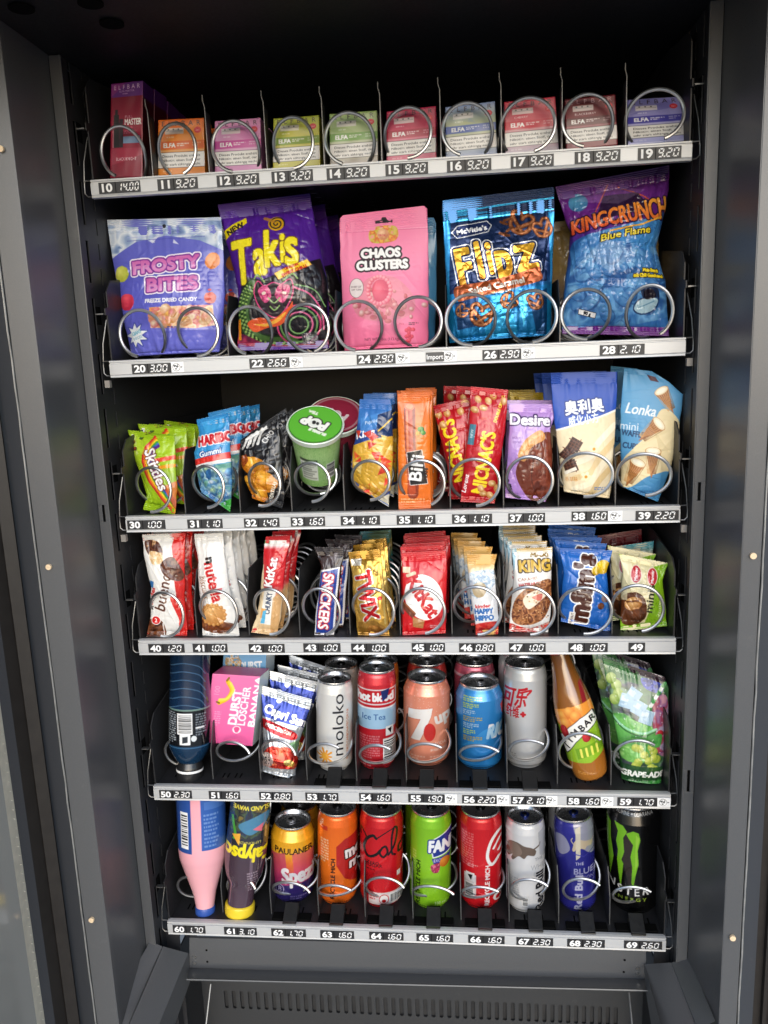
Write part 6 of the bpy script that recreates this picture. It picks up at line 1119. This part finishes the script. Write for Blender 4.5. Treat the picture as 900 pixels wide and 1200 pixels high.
# 58 leaning juice bottle
A = Art(630, 756, 724, 916, 'b4702a', 4, 84); r = A.rng
A.vgrad([(0, '5a3412'), (.35, '8a5420'), (.7, '9a5c1e'), (1, 'a86c2c')]); A.stroke([(676, 796), (682, 820)], 5, '8a1c2a', .9)
lab = [(648, 832), (676, 822), (690, 820), (702, 852), (706, 872), (690, 884), (664, 888), (656, 860)]; A.poly(lab, '8fb82c'); A.poly([(648, 830), (676, 818), (692, 816), (696, 832), (672, 842), (652, 846)], 'e8943a', 1, True)
for x, y in ((657, 834), (664, 828), (671, 832), (660, 842)): A.ball(x, y, 6.5, 6.5, 'f4b85a', 'd8742a')
A.poly([(655, 862), (664, 846), (676, 834), (690, 826), (698, 838), (682, 850), (672, 862), (664, 878)], 'f0efe8', 1, False, ('2a2420', .8))
for ch, x, y, ro in (('T', 663, 869, -62), ('Y', 665.5, 860, -58), ('M', 671, 851, -50), ('B', 678, 844.5, -44), ('A', 684, 839, -38), ('R', 690, 834, -32), ('K', 695.5, 829.5, -28)): A.text(ch, x, y, 7.5, '28242a', rot=ro, b=.35)
A.ball(684, 855, 5, 5.4, 'd8383a', '9a1c20'); A.ball(660, 852, 4, 8, 'c83038', '901c20', -20); A.poly([(672, 870), (700, 858), (705, 868), (676, 882)], '6a9a1c', .8)
for i in range(4): A.stroke([(678 + i * 6, 870 - i * 2), (680 + i * 6, 878 - i * 2)], 2.6, 'e8e060')
A.micro(676, 896, 20, 4, 2, 'e0a860', .5)
M_CAPR = mat('red_cap', (.30, .02, .03), .35, .2, .5, noise=.1, scale=100)
bottle_px('juice_bottle', 'amber juice bottle with a green label leaning left above tag 58', 'bottle', [(655, 764, 11), (657.5, 777, 12.5), (661, 796, 16), (666, 812, 20), (671, 830, 22.4), (677, 850, 22.4), (684, 874, 22.2), (689, 892, 21.5), (692, 903, 19.5), (693, 907, 16)], .046, A, [('cap', [(650, 750, 10.5), (653.8, 764, 10.5)], '333333', M_CAPR)], lean=4)
# 59 fruit drink pouch
A = Art(700, 764, 792, 926, '3f8a3a', 4, 85); r = A.rng
A.vgrad([(0, '244a28'), (.2, '466c48'), (.5, '3c6e3c'), (1, '2a6630')])
A.blot([(706, 776), (782, 800), (782, 910), (732, 908), (716, 830)], ['24402a', '3a5e3c', '6a8e6a', '4a4a5a', '2c4a30', '7a9a7c'], 6, False); A.poly([(704, 772), (782, 802), (782, 812), (704, 788)], '2f6a30'); A.text('MIX OF GREEN APPLE', 726, 786, 3.2, 'e4f0dc', w=40, rot=20, b=.2)
A.poly([(734, 768), (782, 790), (780, 803), (736, 786)], '2a1020'); A.text('ZERO SUGAR!', 763, 786, 3.8, 'f0e4ea', w=30, rot=25, b=.3); A.blot([(752, 794), (776, 802), (774, 812), (756, 806)], ['2a3aa8', '4a5ac8', '1c2870'], 5); A.blot([(766, 820), (782, 818), (782, 880), (768, 876), (764, 846)], ['c88a9a', '8a5a8a', 'a83a50', 'b0a0b8'], 6)
for x, y in ((722, 802), (716, 794), (724, 812), (720, 818)): A.ball(x, y, 6, 6.5, 'c8d890', '7a9a3a')
for q in range(7): A.stroke([(759 + q * 3, 830 - q * 4.4), (761 + q * 3, 827 - q * 4.4)], 4.4, 'f0f4ee' if q % 2 else '3a9a4a')
A.poly([(716, 836), (768, 854), (758, 884), (748, 890), (728, 886), (720, 872)], '4f9e44'); A.poly([(716, 836), (740, 842), (736, 886), (726, 884)], '6ab858', .7); A.blot([(724, 868), (756, 876), (752, 888), (730, 886)], ['8aca6a', '6ab050', 'a4dc80'], 5)
for x, y, ro in ((734, 820, 15), (748, 828, 30), (757, 838, 20), (742, 814, 35)): A.rect(x - 8, y - 8, 16, 16, 'a8c8e0', .95, ro); A.rect(x - 6, y - 6, 8, 6, 'd0e4f0', .8, ro)
A.blot([(718, 836), (730, 834), (744, 842), (764, 850), (760, 856), (738, 852), (720, 844)], ['5aa84a', '7ac464', '3f8a38'], 6); A.stroke([(716, 836), (732, 850), (752, 856), (768, 852)], 2.4, '9ad8b0', 1, True); A.stroke([(716, 838), (732, 853), (752, 859), (767, 855)], 1.2, '2a5a30', 1, True)
for _ in range(14): A.ball(r.uniform(742, 770), r.uniform(872, 898), 5, 4.5, 'd8dc6a', '8aa030')
A.ball(773, 857, 4, 3.4, 'd83a44', '901c24', 20); A.blot([(758, 862), (774, 858), (772, 872), (760, 870)], ['3a8a3a', '5aa850'], 4); A.poly([(716, 890), (780, 896), (780, 922), (724, 918)], '1e4a24', .85); A.text('GRAPE-ADE', 752, 903, 6.6, 'f4f6f0', w=50, rot=4, b=.6); A.micro(736, 911, 14, 3, 1, 'd8e4d0', .7); A.poly([(722, 912), (780, 912), (780, 924), (722, 924)], '3a8a3c', .9)
for _ in range(60): A.ell(r.uniform(708, 780), r.uniform(790, 880), .7, .7, 'f0f8f0', 0, .7)
o = bag('drink_pouch', 'green fruit drink pouch with an iced cup picture above tag 59', 'drink pouch', [(706, 770), (710, 796), (719, 840), (725, 880), (728, 912)], [(779, 793), (784, 806), (783, 840), (779, 880), (775, 917)], fy(752, 915, 4), A, .018, lean=8, yaw=-6, seal=(.06, .03), zig=0, cre=12, cramp=.75, back='2f7a34', m=F_FILM, doy=True, seed=85)
queue(o, 1, .050, 'green fruit drink pouch', 'the slot tagged 59', 'green fruit drink pouches', dx=-.006, dz=-.004)

# ------------------------------------------------------------------ lowest shelf: bottles and cans
zf = RZ[5] - .002
A = Art(198, 926, 272, 1082, 'f0a4b0', 4, 90); A.vgrad([(0, 'eca6b2'), (1, 'f2b4bc')]); A.rect(198, 926, 25, 63, '2c4f98'); A.rect(234, 926, 38, 59, '2f5ba8')
for i in range(9): A.micro(237, 944 + i * 4.4, 28 - (i % 3) * 3, 3.6, 1, '8aa8d8', .6)
A.bars(211.5, 942, 8, 42, vert=True); A.rect(238, 930, 24, 9, '4a74bc', .8)
M_CAPB = mat('blue_cap', (.03, .085, .36), .35, 0, .5, coat=.2, noise=.15, scale=90)
bottle_px('upturned_bottle', 'pink milk drink bottle standing upside down on its blue cap above tag 60', 'bottle', [(235, 926, 28.5), (235, 960, 28), (235.5, 994, 27.8), (236.5, 1009, 24.6), (238, 1027, 18.8), (239.5, 1044, 13.6), (240.5, 1061, 10.6)], .030, A,
          [('cap', [(240.5, 1060, 10.2), (240.6, 1062, 11.4), (240.7, 1070, 11.4), (240.8, 1076, 10.8)], '333333', M_CAPB)], m=mat('milk_plastic', rough=.22, coat=.4, attr=True), lean=9)
A = Art(256, 926, 328, 1074, '5a4458', 4, 91); r = A.rng; A.vgrad([(0, '2e2630'), (.5, '44343f'), (1, '54404e')]); A.poly([(266, 926, ), (326, 926), (324, 966), (318, 980), (274, 986), (268, 976)], '2a2c34'); A.blot([(272, 940), (316, 936), (318, 958), (300, 972), (276, 966)], ['2a2c3a', '2c3a52', '4a5a3a', '2a2c34', '7a6a34'], 5)
A.poly([(284, 956), (316, 944), (312, 960), (296, 968)], '4a84a8', .9, True); A.stroke([(276, 948), (280, 968), (278, 972)], 3, '4a9a3a', 1, True); A.poly([(276, 968), (286, 966), (284, 980)], 'e8a83a'); A.poly([(300, 962), (312, 956), (310, 966)], 'd86a7a')
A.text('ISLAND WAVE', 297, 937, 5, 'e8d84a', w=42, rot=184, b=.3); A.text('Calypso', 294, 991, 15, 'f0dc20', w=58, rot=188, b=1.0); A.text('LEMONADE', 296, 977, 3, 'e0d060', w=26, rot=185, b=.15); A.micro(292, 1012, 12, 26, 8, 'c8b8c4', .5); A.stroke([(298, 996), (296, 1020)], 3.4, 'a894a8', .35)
M_CAPY = mat('yellow_cap', (.75, .55, .03), .32, 0, .5, coat=.2, noise=.1, scale=90)
bottle_px('upturned_bottle', 'purple lemonade bottle standing upside down on its yellow cap above tag 61', 'bottle', [(296, 926, 24.5), (295, 960, 24), (290, 1000, 24), (287, 1020, 21.5), (285, 1034, 16.5), (283, 1048, 15.2), (281.5, 1058, 15)], .032, A,
          [('cap', [(281.5, 1056, 15.4), (281.3, 1058, 17.2), (281, 1066, 17.2), (280.8, 1069, 16.4)], '333333', M_CAPY)], m=mat('juice_glass', rough=.07, spec=.6, coat=1., attr=True), lean=8)
# 62
A = A_can(343, 52, 968, 1063, 'e8a020', 92); r = A.rng; A.vgrad([(0, 'd89018'), (.22, 'f0ac22'), (.36, 'f2b028'), (.46, 'e87a2a'), (.66, 'c83a6a'), (.74, '5a2a78'), (.80, '2a2260'), (1, '221c50')]); A.poly([(314, 1006), (334, 1000), (338, 1038), (314, 1040)], 'c03a72', .7); A.poly([(342, 1000), (372, 1002), (372, 1036), (346, 1036)], 'd84a80', .6); A.poly([(316, 1040), (372, 1034), (372, 1044), (316, 1046)], '2a2060', .9)
A.text('PAULANER', 344, 998, 6.6, '2a1c14', w=44, b=.3); A.text('Spezi', 350, 1026, 16, 'f6f2f4', w=40, b=1.2, rot=-3); A.ring(328, 1043, 5, 5.6, 1, 'b8b0d0'); A.text('8', 328, 1043, 6, 'c8c0e0'); A.micro(340, 1050, 22, 5, 2, '9a8ac0', .6)
can('golden and violet orange soda can, frontmost above tag 62', 343, 976, 1061, 51, zf, A, .82, 'a8a8aa', neck=.11)
A = A_can(350, 50, 946, 1040, 'd8a02a', 93); can('golden can right behind the front one above tag 62', 351, 954, 1040, 46, zf, A, .84, 'a8a8aa', Yf=.12)
# 63
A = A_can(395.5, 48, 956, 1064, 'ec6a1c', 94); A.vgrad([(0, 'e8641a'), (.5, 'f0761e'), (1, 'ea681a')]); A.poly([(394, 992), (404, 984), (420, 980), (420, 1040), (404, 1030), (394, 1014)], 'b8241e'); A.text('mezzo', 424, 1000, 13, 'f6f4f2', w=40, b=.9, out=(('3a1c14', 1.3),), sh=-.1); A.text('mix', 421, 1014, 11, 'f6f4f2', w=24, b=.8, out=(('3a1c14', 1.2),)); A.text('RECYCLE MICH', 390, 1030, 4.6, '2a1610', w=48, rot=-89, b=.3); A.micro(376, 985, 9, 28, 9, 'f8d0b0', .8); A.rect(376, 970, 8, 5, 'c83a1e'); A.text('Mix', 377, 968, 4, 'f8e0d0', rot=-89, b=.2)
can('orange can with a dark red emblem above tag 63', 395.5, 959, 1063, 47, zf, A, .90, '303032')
# 64
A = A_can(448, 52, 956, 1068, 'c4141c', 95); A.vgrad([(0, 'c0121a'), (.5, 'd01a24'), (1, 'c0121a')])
for pts, w_ in (([(441, 983), (437, 980), (430, 986), (427, 997), (431, 1005), (440, 1002), (446, 996)], 3.0), ([(448, 993), (445, 999), (449, 1004), (454, 999), (452, 992), (448, 993)], 2.4), ([(455, 1002), (462, 992), (465, 976), (462, 972), (459, 982), (459, 1000), (463, 1004)], 2.2), ([(472, 991), (467, 995), (467, 1002), (472, 1000), (473, 990), (473, 1003)], 2.4), ([(430, 984), (424, 976), (423, 984)], 1.8), ([(441, 983), (452, 976), (462, 972)], 1.2)): A.stroke(pts, w_, '141012', 1, True)
A.text('ZERO', 437, 1012, 3.4, '1a0c0e', w=15, b=.2); A.text('SUGAR', 438, 1014.5, 4, '1a0c0e', w=20, b=.1); A.micro(430, 1019, 16, 2.4, 1, '1a0c0e', .6); A.rect(432, 1046, 42, 15, 'e8e0de', .95); A.bars(456, 1048, 16, 11); A.ell(450, 1054, 5, 5, 'f4f0ee', 0, 1, ('c4141c', .8)); A.ell(450, 1056, 2.6, 2, 'c4141c'); A.micro(433, 1050, 11, 6, 2, 'c4141c', .7); A.rect(465, 1024, 4, 6, 'f0e8e6')
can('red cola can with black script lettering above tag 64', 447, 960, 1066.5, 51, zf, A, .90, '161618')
# 65
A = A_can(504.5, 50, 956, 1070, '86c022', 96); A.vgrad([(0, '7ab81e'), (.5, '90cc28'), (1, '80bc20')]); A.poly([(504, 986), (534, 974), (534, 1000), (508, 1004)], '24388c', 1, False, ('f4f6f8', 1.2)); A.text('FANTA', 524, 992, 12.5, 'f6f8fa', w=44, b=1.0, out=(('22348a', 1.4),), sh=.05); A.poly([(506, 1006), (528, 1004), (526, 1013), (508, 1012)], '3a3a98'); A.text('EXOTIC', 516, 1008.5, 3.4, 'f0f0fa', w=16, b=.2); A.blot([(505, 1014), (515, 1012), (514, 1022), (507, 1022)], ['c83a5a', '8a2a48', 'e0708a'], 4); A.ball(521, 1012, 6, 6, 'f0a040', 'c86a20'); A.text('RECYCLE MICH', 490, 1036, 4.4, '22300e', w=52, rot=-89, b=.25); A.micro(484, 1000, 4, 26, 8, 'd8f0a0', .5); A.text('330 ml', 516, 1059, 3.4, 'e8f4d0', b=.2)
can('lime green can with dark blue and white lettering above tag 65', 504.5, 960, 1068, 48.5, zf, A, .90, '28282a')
# 66
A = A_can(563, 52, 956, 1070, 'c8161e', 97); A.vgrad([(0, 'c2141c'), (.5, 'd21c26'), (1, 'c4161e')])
for pts, w_ in (([(592, 982), (584, 978), (575, 988), (571, 1004), (576, 1014), (584, 1008)], 3.6), ([(584, 1000), (590, 996), (590, 1006), (584, 1008)], 2.8), ([(578, 996), (586, 986), (592, 988)], 2.4)): A.stroke(pts, w_, 'f6f2f0', 1, True)
A.micro(541, 978, 14, 40, 14, 'e89a98', .6); A.rect(544, 1026, 14, 28, 'e8e4e2', .95); A.bars(545, 1036, 10, 17, vert=True); A.rect(546, 1024, 10, 10, 'f0eeec'); A.poly([(548, 1027), (554, 1026), (552, 1033)], '222222'); A.text('RECYCLE MICH', 571, 1038, 5.0, 'f8f0ee', w=48, rot=-89, b=.4); A.micro(548, 1014, 12, 4, 2, 'f0c8c4', .7); A.ell(584, 1054, 6, 5, 'f0eae8', 0, 1, ('c8161e', .6)); A.ell(584, 1055, 3, 2.4, 'c8161e')
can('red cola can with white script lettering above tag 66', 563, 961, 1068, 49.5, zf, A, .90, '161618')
# 67, 68
def bull(A, x, y, s, c):
    A.poly([(x - 15 * s, y), (x - 12 * s, y - 9 * s), (x - 4 * s, y - 11 * s), (x + 4 * s, y - 8 * s), (x + 12 * s, y - 6 * s), (x + 17 * s, y - 2 * s), (x + 15 * s, y + 3 * s), (x + 8 * s, y + 2 * s), (x + 4 * s, y + 6 * s), (x - 2 * s, y + 4 * s), (x - 8 * s, y + 10 * s), (x - 10 * s, y + 8 * s), (x - 8 * s, y + 3 * s), (x - 13 * s, y + 8 * s), (x - 16 * s, y + 6 * s)], c, 1, True)
    A.stroke([(x + 14 * s, y - 4 * s), (x + 20 * s, y - 7 * s), (x + 21 * s, y - 10 * s)], 1.6 * s, c, 1, True); A.stroke([(x - 14 * s, y - 4 * s), (x - 18 * s, y - 10 * s), (x - 16 * s, y - 14 * s)], 1.4 * s, c, 1, True)
A = A_can(616, 48, 966, 1074, 'd8d8da', 98); bull(A, 610, 1000, 1.05, '6a5a50'); A.poly([(596, 992), (606, 990), (612, 1000), (602, 1006)], '8a766a', .8, True); A.poly([(630, 978), (640, 974), (640, 1010), (632, 1004)], 'a8aaae', .7); A.text('THE', 631, 1008, 3.6, '8a8c90', w=9, b=.2); A.text('WHITE', 633, 1017, 6, 'a8aaae', w=22, b=.2); A.text('EDITION', 634, 1025, 4, 'a8aaae', w=18, b=.1); A.text('Red Bull', 632, 1046, 8, '2a2a2e', w=46, rot=-89, b=.6); A.rect(612, 1050, 8, 14, 'c8c8ca'); A.bars(612, 1052, 7, 10, vert=True); A.micro(597, 1030, 12, 24, 9, 'a0a2a6', .6)
can('white and silver energy can with a charging bull emblem above tag 67', 615.5, 968.5, 1072, 45.5, zf, A, .90, '1c2f78')
A = A_can(676, 52, 964, 1074, '2a2a88', 99); A.vgrad([(0, '2c2c90'), (.5, '26267e'), (1, '2c2c8a')]); A.poly([(652, 984), (662, 982), (668, 996), (656, 1004)], 'a8a8b4', .8, True); A.poly([(672, 966), (700, 966), (700, 1002), (684, 996)], 'a4a6b0', .9, True); bull(A, 682, 992, .7, 'c4b49a'); A.poly([(674, 972), (680, 970), (680, 1004), (675, 1008)], 'd8cfb8', .9); A.stroke([(672, 1000), (684, 1004), (696, 998)], 1, '3a3a9a'); A.text('THE', 679, 1012, 3.6, 'd0d0e4', w=10, b=.2); A.text('BLUE', 684, 1021, 6.5, 'a8a8d0', w=24, b=.3); A.text('EDITION', 685, 1029, 4, 'a8a8d0', w=20, b=.1); A.text('Red Bull', 678, 1046, 8, 'b8b8d4', w=42, rot=-88, b=.6)
can('deep blue and silver energy can above tag 68', 677, 966, 1071, 45.5, zf, A, .90, '1c2f78', dx=-5)
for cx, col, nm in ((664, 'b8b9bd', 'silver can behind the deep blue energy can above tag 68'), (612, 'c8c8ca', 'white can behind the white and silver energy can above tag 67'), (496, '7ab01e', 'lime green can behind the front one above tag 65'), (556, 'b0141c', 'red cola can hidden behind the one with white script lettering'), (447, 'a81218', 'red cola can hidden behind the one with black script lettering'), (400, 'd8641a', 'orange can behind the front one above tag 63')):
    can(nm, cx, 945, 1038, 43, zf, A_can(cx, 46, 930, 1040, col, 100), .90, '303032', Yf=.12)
# 69
A = A_can(742, 64, 946, 1078, '0b0b0c', 101); A.rect(708, 946, 70, 16, '131314'); A.text('TAURINE + GUARANA', 742, 956.5, 4, 'd8d8d8', w=46, b=.2); A.poly([(733, 975), (746, 975), (744, 1040), (738, 1044), (730, 1010)], '3c322c', .9)
def claw(P, c='82c828'): A.poly(P, c)
claw([(711, 966), (717, 972), (717, 990), (720, 1010), (716, 1036), (714, 1010), (712, 990)]); claw([(721, 968), (731, 970), (735, 976), (731, 984), (732, 1000), (729, 1010), (731, 1014), (728, 1044), (726, 1030), (724, 1012), (725, 1000), (723, 990), (725, 978)]); claw([(734, 978), (742, 974), (748, 976), (750, 984), (747, 996), (748, 1012), (745, 1024), (742, 1040), (740, 1034), (741, 1016), (739, 1004), (742, 990), (737, 983)])
A.poly([(745, 978), (749, 982), (746, 996), (747, 1012), (744, 1020)], 'a8dc4a', .8)
for ch, x, y, ro in (('M', 697, 1037, 10), ('O', 709, 1038, 6), ('N', 717.5, 1040, 4), ('S', 727, 1044, -4), ('T', 736.5, 1045, 2), ('E', 746, 1045, -3), ('R', 756, 1044, 4)): A.text(ch, x, y, 8.6, 'f4f4f4', rot=ro, b=.35, sh=.05)
A.text('ENERGY', 738, 1054, 3.6, '8fa83a', w=38, b=.3, track=.25)
can('large black can with three lime green claw marks above tag 69', 742, 953, 1074, 60, zf, A, .84, '8a8a8c', neck=.09)
